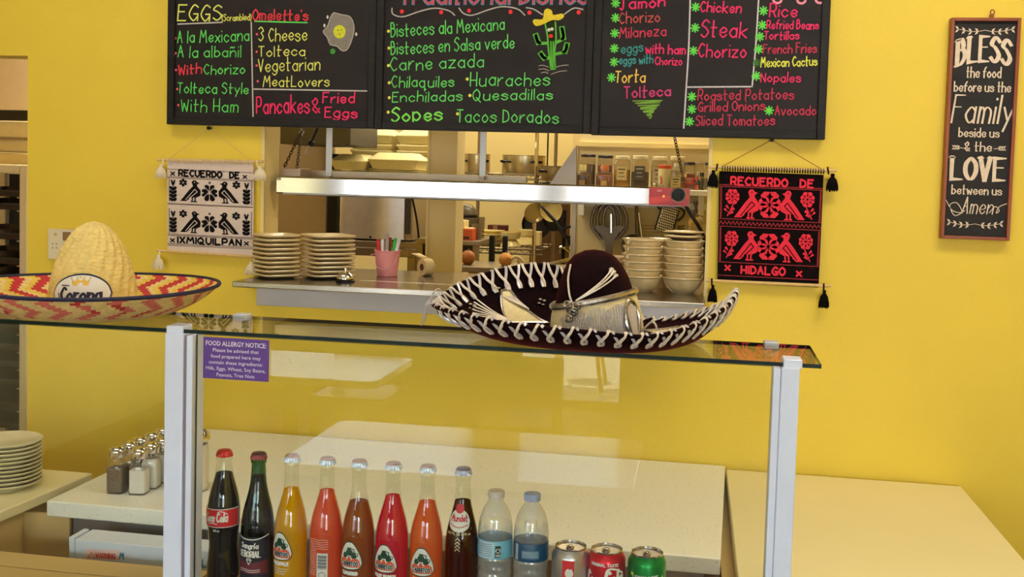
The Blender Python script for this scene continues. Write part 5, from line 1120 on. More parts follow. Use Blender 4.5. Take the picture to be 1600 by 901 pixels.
# ---------------------------------------------------------------- allergy notice on the pane
YN = 1.7562; q = [at(*p, Y=YN) for p in ((318, 526.5), (420.5, 530.5), (420, 595.5), (318.5, 591))]
t = thing('allergy_notice', 'purple food allergy notice stuck on the front glass', 'sign', ((q[0].x+q[1].x)/2, YN, q[2].z))
xa, xb, za, zb = q[0].x, q[1].x, (q[2].z+q[3].z)/2, (q[0].z+q[1].z)/2
MB().box(xa, xb, YN-.0004, 1.757, za, zb).build('sticker', pm('purple_vinyl', (88, 44, 142), .45, noise=.06, ns=90), t)
b = MB(); W_ = xb-xa; H_ = zb-za; mpn = plane(YN-.0008); M_vin = pm('white_print', (232, 222, 240), .5)
for k, (tx, u0, u1, h, bo) in enumerate((('FOOD ALLERGY NOTICE:', .04, .96, .105, .018), ('Please be advised that', .15, .85, .082, .006), ('food prepared here may', .12, .88, .082, .006), ('contain these ingredients:', .09, .91, .082, .006), ('Milk, Eggs, Wheat, Soy Beans,', .045, .955, .082, .006), ('Peanuts, Tree Nuts', .21, .79, .082, .006))):
    b = MB(); put_text(b, ftext(tx, xa+u0*W_, xa+u1*W_, zb-H_*(.195+.148*k), H_*h*1.08, bo), mpn); b.build('notice_text', M_vin, t, smooth=0)

# ---------------------------------------------------------------- saucers, shakers, sugar pourer
M_sau = pm('stone_china', (214, 204, 168), .3, noise=.06, ns=30, coat=.3)
sp0 = at(8, 776, Z=BZ)
def saucer(): return MB().lathe([(0, .003), (.044, .003), (.046, 0), (.05, 0), (.052, .004), (.074, .0105), (.081, .0155), (.0815, .0175), (.08, .0185), (.072, .0145), (.05, .0075), (0, .0065)], 44)
stack(saucer, 'saucer', M_sau, (at(9, 740, Y=sp0.y+.075).x, sp0.y+.075, BZ), 11, .0098, 'round cream saucer in the stack nearest the shakers, %s', 'plate', 'saucers on the left counter', jit=.0012)
stack(saucer, 'saucer', M_sau, (at(9, 740, Y=sp0.y+.075).x-.17, sp0.y+.07, BZ), 10, .0098, 'round cream saucer in the farthest left stack, %s', 'plate', 'saucers on the left counter', jit=.0012)
M_sg = glassm('shaker_glass', (251, 250, 248), .06, .02, .04, (230, 225, 215)); M_pep = pm('ground_pepper', (112, 92, 74), .9, noise=.3, ns=400); M_salt = pm('salt', (240, 238, 232), .9, noise=.03, ns=400)
def shaker(loc, lab, fill, lvl, rz):
    t_ = thing('pepper_shaker' if fill is M_pep else 'salt_shaker', lab, 'shaker', loc, 'salt and pepper shakers on the cutting board'); c_ = Vector(loc); h_ = .0205
    def sqv(rings, nn=4):
        b = MB(); vs = []
        for k, z, r in rings: vs += [(c_.x+a_, c_.y+b_, c_.z+z) for a_, b_ in rsq(h_*k, h_*k*r, nn)]
        n = len(rsq(1, .3, nn)); fs = [tuple(range(n))[::-1], tuple((len(rings)-1)*n+k for k in range(n))]
        for i in range(len(rings)-1): fs += [(i*n+k, i*n+(k+1) % n, (i+1)*n+(k+1) % n, (i+1)*n+k) for k in range(n)]
        return b.add(vs, fs)
    sqv([(.95, 0, .35), (1, .003, .35), (1, .056, .35), (.97, .064, .45), (.84, .074, .8), (.74, .08, .98), (.74, .088, .98)]).build('glass_body', M_sg, t_)
    sqv([(.88, .004, .35), (.93, .007, .35), (.93, min(.055, lvl), .35)]+([(.9, .063, .45), (.8, lvl, .7)] if lvl > .064 else [(.91, lvl+.0015, .35)])).build('filling', fill, t_)
    MB().lathe([(0, .0865), (.0186, .0865), (.019, .088), (.019, .0975), (.0205, .0985), (.0205, .1005), (.0185, .1055), (.0125, .1098), (.005, .1115), (0, .1118)], 24, T(c_)).build('cap', M_chrome, t_)
    b = MB(); [b.lathe([(0, .001), (.0011, .0006), (.0012, -.002)], 6, T(c_+V(.006*math.cos(a_), .006*math.sin(a_), .1108))) for a_ in [k*PI/3 for k in range(6)]]; b.build('holes', M_black, t_)
    t_.rotation_euler = (0, 0, rz); return t_
s0 = at(173, 772, Z=BZ); s1 = at(209, 774, Z=BZ)
for i in range(5): shaker((s0.x+.004+.003*i, s0.y+.022+.0505*i, BZ), 'glass pepper shaker, %s of the left-hand row' % ['front one', 'second', 'third', 'fourth', 'rear one'][i], M_pep, (.058, .05, .055, .052, .05)[i], .05)
for i in range(4): shaker((s1.x+.002+.003*i, s1.y+.022+.0515*i, BZ), 'glass salt shaker, %s of the right-hand row' % ['front one', 'second', 'third', 'rear one'][i], M_salt, (.056, .072, .07, .066)[i], .1)
su = at(292, 771, Z=BZ); t = thing('sugar_pourer', 'sugar pourer with chrome dome lid behind the left white post', 'sugar pourer', (su.x, su.y+.036, BZ)); c = ORG[t]
MB().lathe([(0, 0), (.033, 0), (.035, .003), (.0355, .06), (.034, .1), (.031, .122), (.031, .126)], 36, T(c)).build('glass_body', glassm('sugar_glass', (251, 250, 248), .06, .02, .05), t)
MB().lathe([(0, .004), (.032, .004), (.0335, .06), (.032, .1), (.03, .112), (0, .113)], 32, T(c)).build('sugar', pm('sugar', (240, 234, 214), .8, noise=.02), t)
MB().lathe([(.0335, .121), (.0375, .122), (.0378, .129), (.036, .136), (.028, .147), (.014, .154), (.006, .156), (0, .1565)], 36, T(c)).build('lid', M_chrome, t)
MB().lathe([(.006, .154), (.0065, .166), (.005, .167), (.0045, .156)], 14, T(c)).build('spout', M_chrome, t)

# ================================================================ DRINKS
DZ, DY = .876, 1.85
M_bg = glassm('clear_bottle', (251, 253, 249), .07, .0); M_gg = glassm('green_bottle', (96, 160, 62), .06, .0)
def fillstrip(b, poly, mp, n=14, d=0, mi=0):
    xs = [p[0] for p in poly]; x0, x1 = min(xs), max(xs); cols = []
    for k in range(n+1):
        x = x0+(x1-x0)*(k/n*.998+.001); ys = []
        for i in range(len(poly)):
            (ax, ay), (bx, by) = poly[i], poly[(i+1) % len(poly)]
            if (ax-x)*(bx-x) <= 0 and ax != bx: ys.append(ay+(by-ay)*(x-ax)/(bx-ax))
        cols.append((x, min(ys), max(ys)))
    m_ = 4
    for k in range(n):
        (xa, a0, a1), (xb, b0, b1) = cols[k], cols[k+1]
        for j in range(m_):
            f0, f1 = j/m_, (j+1)/m_
            b.add([mp(xa, a0+(a1-a0)*f0, d), mp(xb, b0+(b1-b0)*f0, d), mp(xb, b0+(b1-b0)*f1, d), mp(xa, a0+(a1-a0)*f1, d)], [(0, 1, 2, 3)], mi)
def prof_r(prof):
    def f(z):
        for (r0, z0), (r1, z1) in zip(prof, prof[1:]):
            if z0 <= z <= z1 and z1 > z0: return r0+(r1-r0)*(z-z0)/(z1-z0)
        return prof[-1][0]
    return f
JAR = smoothline([(.0285, 0), (.0305, .004), (.0305, .05), (.0305, .1), (.0298, .115), (.0262, .137), (.0205, .158), (.0152, .178), (.0132, .192), (.0126, .21), (.0124, .222)], 4)+[(.0126, .2235), (.0142, .225), (.0142, .2295), (.0128, .2315), (.0128, .236)]
COK = smoothline([(.0275, 0), (.0295, .004), (.03, .02), (.0285, .045), (.0268, .064), (.0275, .085), (.0297, .105), (.0305, .125), (.0298, .142), (.0268, .16), (.0215, .18), (.0168, .198), (.014, .214), (.0128, .222)], 4)+[(.0128, .2235), (.0146, .225), (.0146, .2295), (.0128, .2315), (.0128, .236)]
SAN = smoothline([(.0285, 0), (.0305, .004), (.0305, .05), (.0305, .098), (.0298, .115), (.0265, .137), (.0212, .158), (.0165, .178), (.0143, .194), (.0132, .21), (.0126, .222)], 4)+[(.0128, .2235), (.0144, .225), (.0144, .2295), (.0128, .2315), (.0128, .236)]
def bottle(px, py, lab, prof, gm, lm, lvl, capc, capskirt=None, group='glass soda bottles in the display case', name='soda_bottle'):
    x = at(px, py, Y=DY).x; c_ = V(x, DY, DZ); t_ = thing(name, lab, 'bottle', c_, group)
    pr_ = [(0, .003)]+[(prof[0][0]*.8, .001)]+prof; MB().lathe(pr_, 40, T(c_)).build('glass', gm, t_)
    inn = [(max(r-.0016, .002), max(z, .006)) for r, z in prof if z < lvl]; rl = max(prof_r(prof)(lvl)-.0016, .002)
    MB().lathe([(0, .006)]+inn+[(rl, lvl), (0, lvl)], 36, T(c_)).build('drink', lm, t_)
    b = MB(); n = 21; vs = []; fs = []
    rings = [(.0148, .2315, 1), (.0146, .2335, 1), (.0142, .2365, .6), (.0136, .240, .15), (.0115, .2428, 0), (.006, .2436, 0)]
    N2 = n*4
    for r, z, am in rings:
        for k in range(N2): a_ = 2*PI*k/N2; rr = r+.0009*am*math.cos(n*a_); vs.append((x+rr*math.cos(a_), DY+rr*math.sin(a_), DZ+z))
    fs = [tuple(5*N2+k for k in range(N2))]
    for i in range(5): fs += [(i*N2+k, i*N2+(k+1) % N2, (i+1)*N2+(k+1) % N2, (i+1)*N2+k) for k in range(N2)]
    mi = [0]*(len(fs)); b.add(vs, fs)
    cpm = pm('cap_%d_%d_%d' % capc, capc, .3, metal=.35, noise=.08, ns=200); skm = pm('capskirt_%d_%d_%d' % (capskirt or capc), capskirt or capc, .3, metal=.4, noise=.1, ns=300)
    b.m = [0]+[1]*(2*N2)+[1]*N2+[0]*(2*N2); b.build('crown_cap', [cpm, skm], t_, smooth=50)
    return t_, c_
def lp(c_, prof, ang, off=.0005):
    f = prof_r(prof)
    def mp(a_, b_, d=0):
        r = f(b_); th = -PI/2+ang+a_/.0305; rr = r+off+d; return Vector((c_.x+rr*math.cos(th), c_.y+rr*math.sin(th), c_.z+b_))
    return mp
def facing(c_): return math.atan2(c_.x, c_.y)*-1*0 + math.atan2(-c_.x, c_.y)*-1*-1
def viewang(c_): return -math.atan2(c_.x, c_.y)*-1 if False else math.atan2(-c_.x, c_.y)
WP = pm('label_white', (238, 236, 230), .5, noise=.02); DG = pm('label_dark_green', (10, 70, 48), .5, noise=.05); OG = pm('label_orange', (228, 88, 44), .5, noise=.04); DN = pm('label_ink', (34, 46, 52), .5, noise=0)
def jarlabel(t_, c_, ang, flavour, z0=.0765):
    mp = lp(c_, JAR, ang)
    S1 = smoothline([(0, .026), (.0075, .0235), (.0165, .0095), (.0232, -.007), (.0238, -.0175), (.018, -.0238), (0, -.0262), (-.018, -.0238), (-.0238, -.0175), (-.0232, -.007), (-.0165, .0095), (-.0075, .0235)], 4, True)
    sc = lambda k: [(a_*k, z0+b_*k) for a_, b_ in S1]
    b = MB(); fillstrip(b, sc(1), mp, 18); lb = b.build('label', DG, t_, smooth=0)
    b = MB(); fillstrip(b, sc(.93), mp, 18, .0003); b.build('label_field', WP, lb, smooth=0)
    for jx, jz, s_ in ((0, .0075, 1), (-.0088, .0005, .68), (.0085, .001, .78)):
        pts = [(-.004, .0075), (.004, .0075), (.0034, .0045), (.0062, .001), (.0062, -.0035), (.0038, -.007), (-.0038, -.007), (-.0062, -.0035), (-.0062, .001), (-.0034, .0045)]
        b = MB(); b.flat([(jx+a_*s_, z0+jz+b_*s_) for a_, b_ in pts], lambda a_, b_, d=0: mp(a_, b_, d+.0007+.0001*s_)); b.strokes([[(jx+.0035*s_, z0+jz+.006*s_), (jx+.0088*s_, z0+jz+.0045*s_), (jx+.0085*s_, z0+jz-.001*s_), (jx+.006*s_, z0+jz-.002*s_)]], .0008*s_, lambda a_, b_, d=0: mp(a_, b_, d+.0007)); b.build('jug_mark', DG, lb, smooth=0)
    b = MB()
    m3_ = lambda a_, b_, d=0: mp(a_, b_, d+.0009)
    for cx_, w_ in ((-.011, .0055), (.0105, .0055), (0, .004)): b.flat(ell(cx_, z0-.0065, w_, .0022, 10), m3_)
    b.flat([(-.0035, z0-.0085), (-.0015, z0-.001), (.0015, z0-.001), (.0035, z0-.0085)], m3_)
    bx = [(-.0198, z0-.0195), (-.017, z0-.0085), (.017, z0-.0085), (.0198, z0-.0195), (-.0198, z0-.0195)]
    bx2 = []
    for (a0_, b0_), (a1_, b1_) in zip(bx, bx[1:]): bx2 += [(a0_+(a1_-a0_)*k/5, b0_+(b1_-b0_)*k/5) for k in range(5)]
    b.strokes([bx2+[bx2[0]]], .0011, m3_); b.build('fruit_mark', OG, lb, smooth=0)
    b = MB(); b.strokes(letters('JARRITOS', (-.0158, z0-.0174), (.0158, z0-.0174), .0066), .0008, lambda a_, b_, d=0: mp(a_, b_, d+.0008)); b.build('brand_lettering', DN, lb, smooth=0)
    hw = .0021*len(flavour)*.9; b = MB(); b.strokes(letters(flavour, (-hw, z0-.0345), (hw, z0-.0345), .0052), .0011, mp); b.build('flavour_lettering', WP, t_, smooth=0)
    b = MB()
    for k in range(3): w_ = .018-.004*k; dl = z0-.041-.0045*k; b.strokes([[(-w_+i*w_/5, dl+.0012*math.sin(i*9+k)) for i in range(11)]], .0005, mp)
    b.build('small_print', WP, t_, smooth=0)
LQ = dict(coke=liquidm('cola', (16, 6, 5), .05), sang=liquidm('sangria', (16, 18, 42), .03), pine=liquidm('pineapple_soda', (255, 204, 14), .1), gua=liquidm('guava_soda', (255, 112, 70), .08), tam=liquidm('tamarind_soda', (190, 98, 28), .14), fp=liquidm('punch_soda', (244, 18, 62), .1), man=liquidm('mandarin_soda', (255, 128, 40), .1), sid=liquidm('apple_soda', (84, 22, 12), .12))
CS = (206, 214, 232)
# cola
t, c = bottle(351, 698, 'contour glass cola bottle with red cap and red script label', COK, M_bg, LQ['coke'], .2, (206, 44, 40), (214, 54, 46))
va = viewang(c); mp = lp(c, COK, va*.0-.05)
b = MB(); fillstrip(b, [(-.046, .1045), (.046, .1065), (.046, .1415), (-.046, .1385)], mp, 22); lb = b.build('label', WP, t, smooth=0)
b = MB(); fillstrip(b, [(-.0445, .106), (.0445, .108), (.0445, .140), (-.0445, .137)], mp, 22, .0003); b.build('label_field', pm('cola_red', (222, 36, 44), .45, noise=.03), lb, smooth=0)
def script(b, txt, x0, z0, x1, z1, h, mp, wt):
    b.strokes(letters(txt, (x0, z0), (x1, z1), h, 0, .3), wt, mp, nib=.45)
b = MB(); m2_ = lambda a_, b_, d=0: mp(a_, b_, d+.0006); script(b, 'Coca', -.0215, .1155, -.0035, .1165, .0165, m2_, .0014); script(b, '-', -.002, .1165, .0005, .1165, .0165, m2_, .001); script(b, 'Cola', .002, .1165, .0205, .1175, .0165, m2_, .0014)
b.strokes([smoothline([(-.021, .119), (-.017, .1125), (-.006, .1135), (.002, .1125)], 5), smoothline([(.002, .12), (.0045, .1345), (.013, .1355), (.0215, .131)], 5)], .0008, m2_); b.build('brand_lettering', WP, lb, smooth=0)
b = MB(); b.strokes(letters('355 ml', (-.006, .098), (.006, .098), .0032), .0004, mp); b.build('volume_print', WP, t, smooth=0)
# sangria
t, c = bottle(404.5, 710, 'dark sangria soda bottle with green glass neck and white arched label', SAN, M_gg, LQ['sang'], .2, (84, 34, 28), (150, 60, 60))
mp = lp(c, SAN, -.12); lb = None
b = MB(); fillstrip(b, [(-.04, .012), (.04, .012), (.04, .094), (-.04, .094)], mp, 20); lb = b.build('label', pm('label_navy', (22, 26, 44), .45, noise=.04), t, smooth=0)
b = MB(); m2_ = lambda a_, b_, d=0: mp(a_, b_, d+.0005)
b.strokes([smoothline([(-.036, .0975), (-.018, .0915), (0, .0895), (.018, .0915), (.036, .0975)], 5)], .0009, m2_); b.strokes([[(-.036+.004*k, .0135) for k in range(19)]], .0008, m2_)
b.strokes(letters('Sangría', (-.0165, .0735), (.0165, .0735), .0095, 0, .05), .0011, m2_, nib=.6); b.strokes(letters('SEÑORIAL', (-.021, .0575), (.021, .0575), .0105), .0012, m2_, nib=.55)
b.strokes([[(-.0045, .0515), (-.0025, .0545), (.0025, .0545), (.0045, .0515), (0, .0435), (-.0045, .0515)], [(-.0045, .0515), (.0045, .0515)]], .0007, m2_)
for k in range(2): b.strokes([[(-.02+i*.004, .034-.0035*k+.0008*math.sin(i*7)) for i in range(11)]], .0005, lambda a_, b_, d=0: mp(a_, b_, d+.0009))
b.build('label_lettering', WP, lb, smooth=0)
b = MB(); fillstrip(b, [(-.034, .0265), (.034, .0265), (.034, .0525), (0, .0455), (-.034, .0525)], mp, 18, .0003); b.build('label_band', pm('label_maroon', (112, 28, 44), .5), lb, smooth=0)
J = lambda px, py, lab, lk, lv, cp=(196, 150, 122): bottle(px, py, lab, JAR, M_bg, LQ[lk], lv, cp, CS)
t, c = J(456.5, 713, 'yellow pineapple soda bottle with white triangular jug label', 'pine', .181); jarlabel(t, c, -.32, 'PINEAPPLE', .082)
t, c = J(512, 714, 'coral red soda bottle turned to show its barcode', 'gua', .183)
mp = lp(c, JAR, -.03); b = MB(); fillstrip(b, [(-.0055, .028), (.0145, .028), (.0145, .076), (-.0055, .076)], mp, 8); lb = b.build('barcode_label', WP, t, smooth=0)
b = MB(); m2_ = lambda a_, b_, d=0: mp(a_, b_, d+.0004)
for k in range(13): z = .048+.002*k; b.strokes([[(-.003, z), (.0045, z), (.012, z)]], .0004+.0004*((k*7) % 3)/2, m2_)
b.strokes([ell(.0045, .036, .006, .0055, 10)+[(.0105, .036)]], .0004, m2_); b.build('barcode', DN, lb, smooth=0)
b = MB()
for k in range(17): z = .1-.004*k; x1_ = .0145 if z > .08 else -.0075; b.strokes([[(-.0235+(x1_+.0235)*i/14, z+.0007*math.sin(i*5.3+k)) for i in range(15)]], .00055, mp)
b.build('small_print', pm('print_cream', (244, 196, 176), .6), t, smooth=0)
t, c = J(562, 720, 'brown tamarind soda bottle with white triangular jug label', 'tam', .168); jarlabel(t, c, -.2, 'TAMARIND')
t, c = J(615, 724, 'bright red fruit punch soda bottle with white triangular jug label', 'fp', .183); jarlabel(t, c, -.18, 'FRUIT PUNCH')
t, c = J(669, 728, 'orange mandarin soda bottle with white triangular jug label', 'man', .177); jarlabel(t, c, -.04, 'MANDARIN')
t, c = bottle(724.5, 729, 'dark apple soda bottle with a red and white oval badge on its shoulder', SAN, M_bg, LQ['sid'], .184, (96, 50, 46), (176, 176, 200))
mp = lp(c, SAN, -.05); b = MB(); fillstrip(b, [(a_*1.25, b_) for a_, b_ in ell(0, .154, .0215, .0195, 24)], mp, 14, .0004); lb = b.build('badge', WP, t, smooth=0)
b = MB(); m2_ = lambda a_, b_, d=0: mp(a_, b_, d+.0009); fillstrip(b, [(a_*1.3, b_) for a_, b_ in ell(0, .1745, .0105, .0085, 16)], mp, 10, .0006); b.strokes(letters('Mundet', (-.019, .1525), (.0195, .1535), .0105, 0, .08), .0011, m2_); b.strokes([smoothline([(-.02, .147), (0, .1425), (.02, .147)], 5)], .0007, m2_); b.build('badge_lettering', pm('badge_red', (206, 36, 50), .45), lb, smooth=0)
b = MB(); b.strokes(letters('12.5 FL OZ 370 ml', (-.024, .130), (.024, .130), .0035), .0005, mp); 
for dz in (0, .006, .012, -.006): b.strokes([smoothline([(-.004, .108+dz), (0, .112+dz), (.004, .108+dz)], 3)], .0008, mp)
b.build('lion_mark', pm('print_gold', (214, 190, 150), .5), t, smooth=0)
# water bottles
M_pet = glassm('clear_plastic', (249, 251, 253), .09, .06, .16, (236, 240, 246))
WAT = smoothline([(.0285, 0), (.0308, .005), (.0295, .014), (.0308, .022), (.0292, .031), (.0308, .04), (.0292, .049), (.0308, .058), (.0292, .067), (.0308, .076), (.0312, .09)], 4)+[(.0304, .092), (.0304, .124), (.0312, .126)]+smoothline([(.0312, .128), (.0308, .14), (.0285, .156), (.0235, .172), (.0165, .184), (.0128, .19), (.0122, .194)], 4)
def water(px, py, lab, lc, capc):
    x = at(px, py, Y=DY).x; c_ = V(x, DY, DZ); t_ = thing('water_bottle', lab, 'bottle', c_, 'plastic water bottles in the display case')
    MB().lathe([(0, .006), (.02, .002)]+WAT, 40, T(c_)).build('plastic_body', M_pet, t_)
    inn = [(r-.0012, max(z, .008)) for r, z in WAT if z < .150]; MB().lathe([(0, .008)]+inn+[(.028, .15), (0, .15)], 36, T(c_)).build('water', glassm('water_fill', (249, 251, 253), .05, .0, .05, (226, 234, 244)), t_)
    b = MB(); vs = []; n = 60
    rings = [(.0142, .1945), (.0146, .196), (.0146, .2045), (.0138, .2065), (.012, .207)]
    for r, z in rings:
        for k in range(n): a_ = 2*PI*k/n; rr = r*(1+(.02 if k % 2 else 0)*(z < .206)); vs.append((x+rr*math.cos(a_), DY+rr*math.sin(a_), DZ+z))
    fs = [tuple(4*n+k for k in range(n)), tuple(range(n))[::-1]]+[(i*n+k, i*n+(k+1) % n, (i+1)*n+(k+1) % n, (i+1)*n+k) for i in range(4) for k in range(n)]
    b.add(vs, fs).build('cap', pm('cap_%d_%d_%d' % capc, capc, .45, noise=.02), t_, smooth=20)
    MB().lathe([(.0308, .0925), (.0312, .0935), (.0312, .1235), (.0308, .1245)], 48, T(c_)).build('label', pm('water_label_%d' % lc[0], lc, .4, noise=.04), t_)
    return t_, c_
t, c = water(776, 763, 'clear water bottle with pale blue label and recycling mark', (120, 196, 226), (226, 214, 206))
mp = lambda a_, b_, d=0: cylmap(c.x, c.y, .0317)(a_, b_, d)+V(0, 0, c.z)
b = MB(); fillstrip(b, [(-.03, .094), (.004, .094), (.004, .123), (-.03, .123)], mp, 10); b.build('label_panel', pm('label_ice', (196, 220, 236), .4), t, smooth=0)
b = MB(); fillstrip(b, [(.006, .0965), (.0155, .0965), (.0155, .117), (.006, .117)], mp, 6, .0002); b.build('recycling_panel', pm('label_black', (30, 36, 36), .4), t, smooth=0)
b = MB(); cx_, cz_ = .0108, .1085
for k in range(3):
    a0 = k*2*PI/3+PI/2; p = [(cx_+.0034*math.cos(a0+e), cz_+.0036*math.sin(a0+e)) for e in (.35, 1.05, 1.75)]; b.strokes([p], .0007, lambda a_, b_, d=0: mp(a_, b_, d+.0006)); q = p[-1]; b.flat(ell(q[0], q[1], .0014, .0014, 3, a0), lambda a_, b_, d=0: mp(a_, b_, d+.0007))
for k in range(3): b.strokes([[(.0075, .1015-.0015*k), (.0145, .1015-.0015*k)]], .0004, lambda a_, b_, d=0: mp(a_, b_, d+.0006))
b.build('recycling_mark', WP, t, smooth=0)
b = MB()
for k in range(7): z = .1195-.0035*k; b.strokes([[(-.028+.028*i/12, z+.0006*math.sin(i*6+k)) for i in range(13)]], .0005, lambda a_, b_, d=0: mp(a_, b_, d+.0003))
b.build('small_print', pm('print_blue', (70, 130, 180), .5), t, smooth=0)
t, c = water(832, 770, 'clear water bottle with dark blue label beside the silver can', (24, 74, 116), (170, 186, 232))
mp = lambda a_, b_, d=0: cylmap(c.x, c.y, .0317)(a_, b_, d)+V(0, 0, c.z)
b = MB(); fillstrip(b, [(-.012, .099), (.02, .099), (.02, .1135), (-.012, .1135)], mp, 10); b.build('label_panel', pm('label_blue', (74, 124, 160), .4), t, smooth=0)
b = MB()
for k in range(4): z = .111-.003*k; b.strokes([[(-.011+.029*i/10, z+.0005*math.sin(i*6+k)) for i in range(11)]], .0004, lambda a_, b_, d=0: mp(a_, b_, d+.0004))
b.strokes([[(-.021, .0955), (-.021, .122)], [(-.0245, .0955), (-.0245, .122)]], .0011, lambda a_, b_, d=0: mp(a_, b_, d+.0003)); b.build('small_print', pm('print_pale', (200, 214, 226), .5), t, smooth=0)
# cans
M_alu = pm('can_aluminium', (206, 200, 198), .22, metal=1, noise=.04, ns=60)
CANP = [(.0255, 0), (.0262, .001), (.0305, .0075), (.033, .014), (.033, .1045), (.0322, .1085), (.0272, .1175), (.0264, .1185)]
def can(px, py, lab, col, metal=.5):
    x = at(px, py, Y=DY).x; c_ = V(x, DY-.006, DZ); t_ = thing('drink_can', lab, 'can', c_, 'drink cans in the display case')
    MB().lathe([(0, .004), (.02, .003)]+CANP, 44, T(c_)).build('body', pm('can_%d_%d_%d' % col, col, .28, metal=metal, noise=.03, ns=80), t_)
    MB().lathe([(.0264, .1183), (.0274, .1192), (.0276, .1215), (.027, .1222), (.0262, .1218), (.0255, .1175), (.0215, .1172), (.0205, .1185), (0, .1185)], 44, T(c_)).build('lid', M_alu, t_)
    b = MB(); b.tube([c_+V(.0055*math.cos(a_)-.001, .0085*math.sin(a_)-.004, .1202) for a_ in [2*PI*k/14 for k in range(14)]], .0016, 6, closed=True); b.lathe([(0, .1185), (.0035, .1185), (.003, .1208), (0, .121)], 12, T(c_+V(0, .002, 0))); b.build('pull_tab', M_alu, t_)
    f = prof_r(CANP)
    def mp(a_, b_, d=0):
        r = f(b_)+.0004+d; th = -PI/2+a_/.033; return Vector((c_.x+r*math.cos(th), c_.y+r*math.sin(th), c_.z+b_))
    return t_, c_, mp
t, c, mp = can(893, 842, 'silver cola can with a red vertical stripe', (196, 192, 198), .8)
b = MB(); fillstrip(b, [(-.0105, .0), (.0105, .0), (.0105, .103), (-.0105, .103)], lambda a_, b_, d=0: mp(a_, b_+.002, d), 8, .0001); st = b.build('red_stripe', pm('cola_red', (222, 36, 44)), t, smooth=0)
rot = lambda a_, b_, d=0: mp(-b_, a_, d+.0005)
b = MB(); b.strokes(letters('Coke', (.026, -.0065), (.088, -.0065), .0165), .0032, rot, nib=.7); b.build('brand_lettering', WP, st, smooth=0)
t, c, mp = can(949, 848, 'red cola can with white script lettering', (206, 26, 42), .55)
b = MB(); m2_ = lambda a_, b_, d=0: mp(a_, b_, d+.0003); b.strokes(letters('ORIGINAL TASTE', (-.025, .1005), (.0235, .1005), .0045), .0006, m2_); script(b, 'Coca', -.034, .062, -.004, .065, .026, m2_, .0026); script(b, 'Cola', .001, .066, .033, .069, .026, m2_, .0026)
b.strokes([smoothline([(-.034, .074), (-.028, .058), (-.01, .061), (.006, .056)], 5), smoothline([(.0, .07), (.004, .094), (.018, .096), (.034, .088)], 5)], .0016, m2_); b.build('brand_lettering', WP, t, smooth=0)
t, c, mp = can(1012, 852, 'green lemon-lime soda can at the right end of the drinks', (14, 140, 62), .6)
b = MB(); m2_ = lambda a_, b_, d=0: mp(a_, b_, d+.0003); b.strokes(letters('LEMON-LIME', (-.023, .0825), (.021, .0855), .0058), .0008, m2_, nib=.8); b.build('flavour_lettering', WP, t, smooth=0)
b = MB(); b.strokes([smoothline([(-.03, .06), (-.018, .05), (0, .05), (.018, .063), (.031, .088)], 6)], .0016, m2_); b.strokes([smoothline([(.024, .05), (.028, .066), (.034, .075)], 5)], .0022, m2_); b.build('swoosh', pm('swoosh_pale', (206, 236, 150), .4), t, smooth=0)
b = MB(); b.flat(ell(-.0255, .0905, .003, .0028, 10), m2_); b.build('lemon_dot', pm('lemon_yellow', (236, 206, 40), .4), t, smooth=0)
# ================================================================ HATS ON THE GLASS TOP
GT = CT1+.0027
# ---------------- charro sombrero
M_vel = pm('maroon_velvet', (22, 6, 9), .95, noise=.35, ns=60, spec=.1)
p_ = M_vel.node_tree.nodes['Principled BSDF']; p_.inputs['Sheen Weight'].default_value = .3; p_.inputs['Sheen Tint'].default_value = rgb((150, 30, 40)); p_.inputs['Sheen Roughness'].default_value = .4
M_cord = pm('silver_cord', (240, 224, 204), .4, metal=.25, noise=.12, ns=300); M_cord2 = pm('grey_cord', (212, 204, 206), .35, metal=.4, noise=.12, ns=300)
M_emb = pm('cream_embroidery', (232, 212, 160), .55, metal=.15, noise=.08, ns=200); M_seq = pm('silver_sequin', (206, 196, 186), .25, metal=.9, noise=.4, ns=500)
HC = V(-.172, 1.845, GT); CZ = .010
t = thing('charro_sombrero', 'black velvet sombrero with silver stitched brim resting on the glass top', 'sombrero', HC)
RIM = [(0, .069, 1.85, 1.4545), (20, .052, 1.96, 1.420), (38, .0, 2.025, 1.392), (62, -.075, 2.06, 1.372), (85, -.165, 2.07, 1.40), (108, -.262, 2.065, 1.462), (130, -.35, 2.04, 1.460), (152, -.425, 1.965, 1.436), (178, -.447, 1.86, 1.414), (202, -.428, 1.765, 1.415), (228, -.36, 1.69, 1.412), (252, -.265, 1.655, 1.4045), (275, -.165, 1.645, 1.402), (300, -.07, 1.66, 1.3975), (322, .0, 1.70, 1.412), (342, .052, 1.77, 1.437)]
NT = 192
rimc = smoothline([(x, y, z) for _, x, y, z in RIM], 12, True)          # 192 points, index ~ angle
CRX, CRY = .078, .088
def crown_pt(a_, k=1): return (HC.x+.010+CRX*k*math.cos(a_), HC.y+.01+CRY*k*math.sin(a_))
def rim_at(u):
    i = (u % 1)*NT; j = int(i); f_ = i-j; A_, B_ = rimc[j % NT], rimc[(j+1) % NT]; return tuple(A_[k]+(B_[k]-A_[k])*f_ for k in range(3))
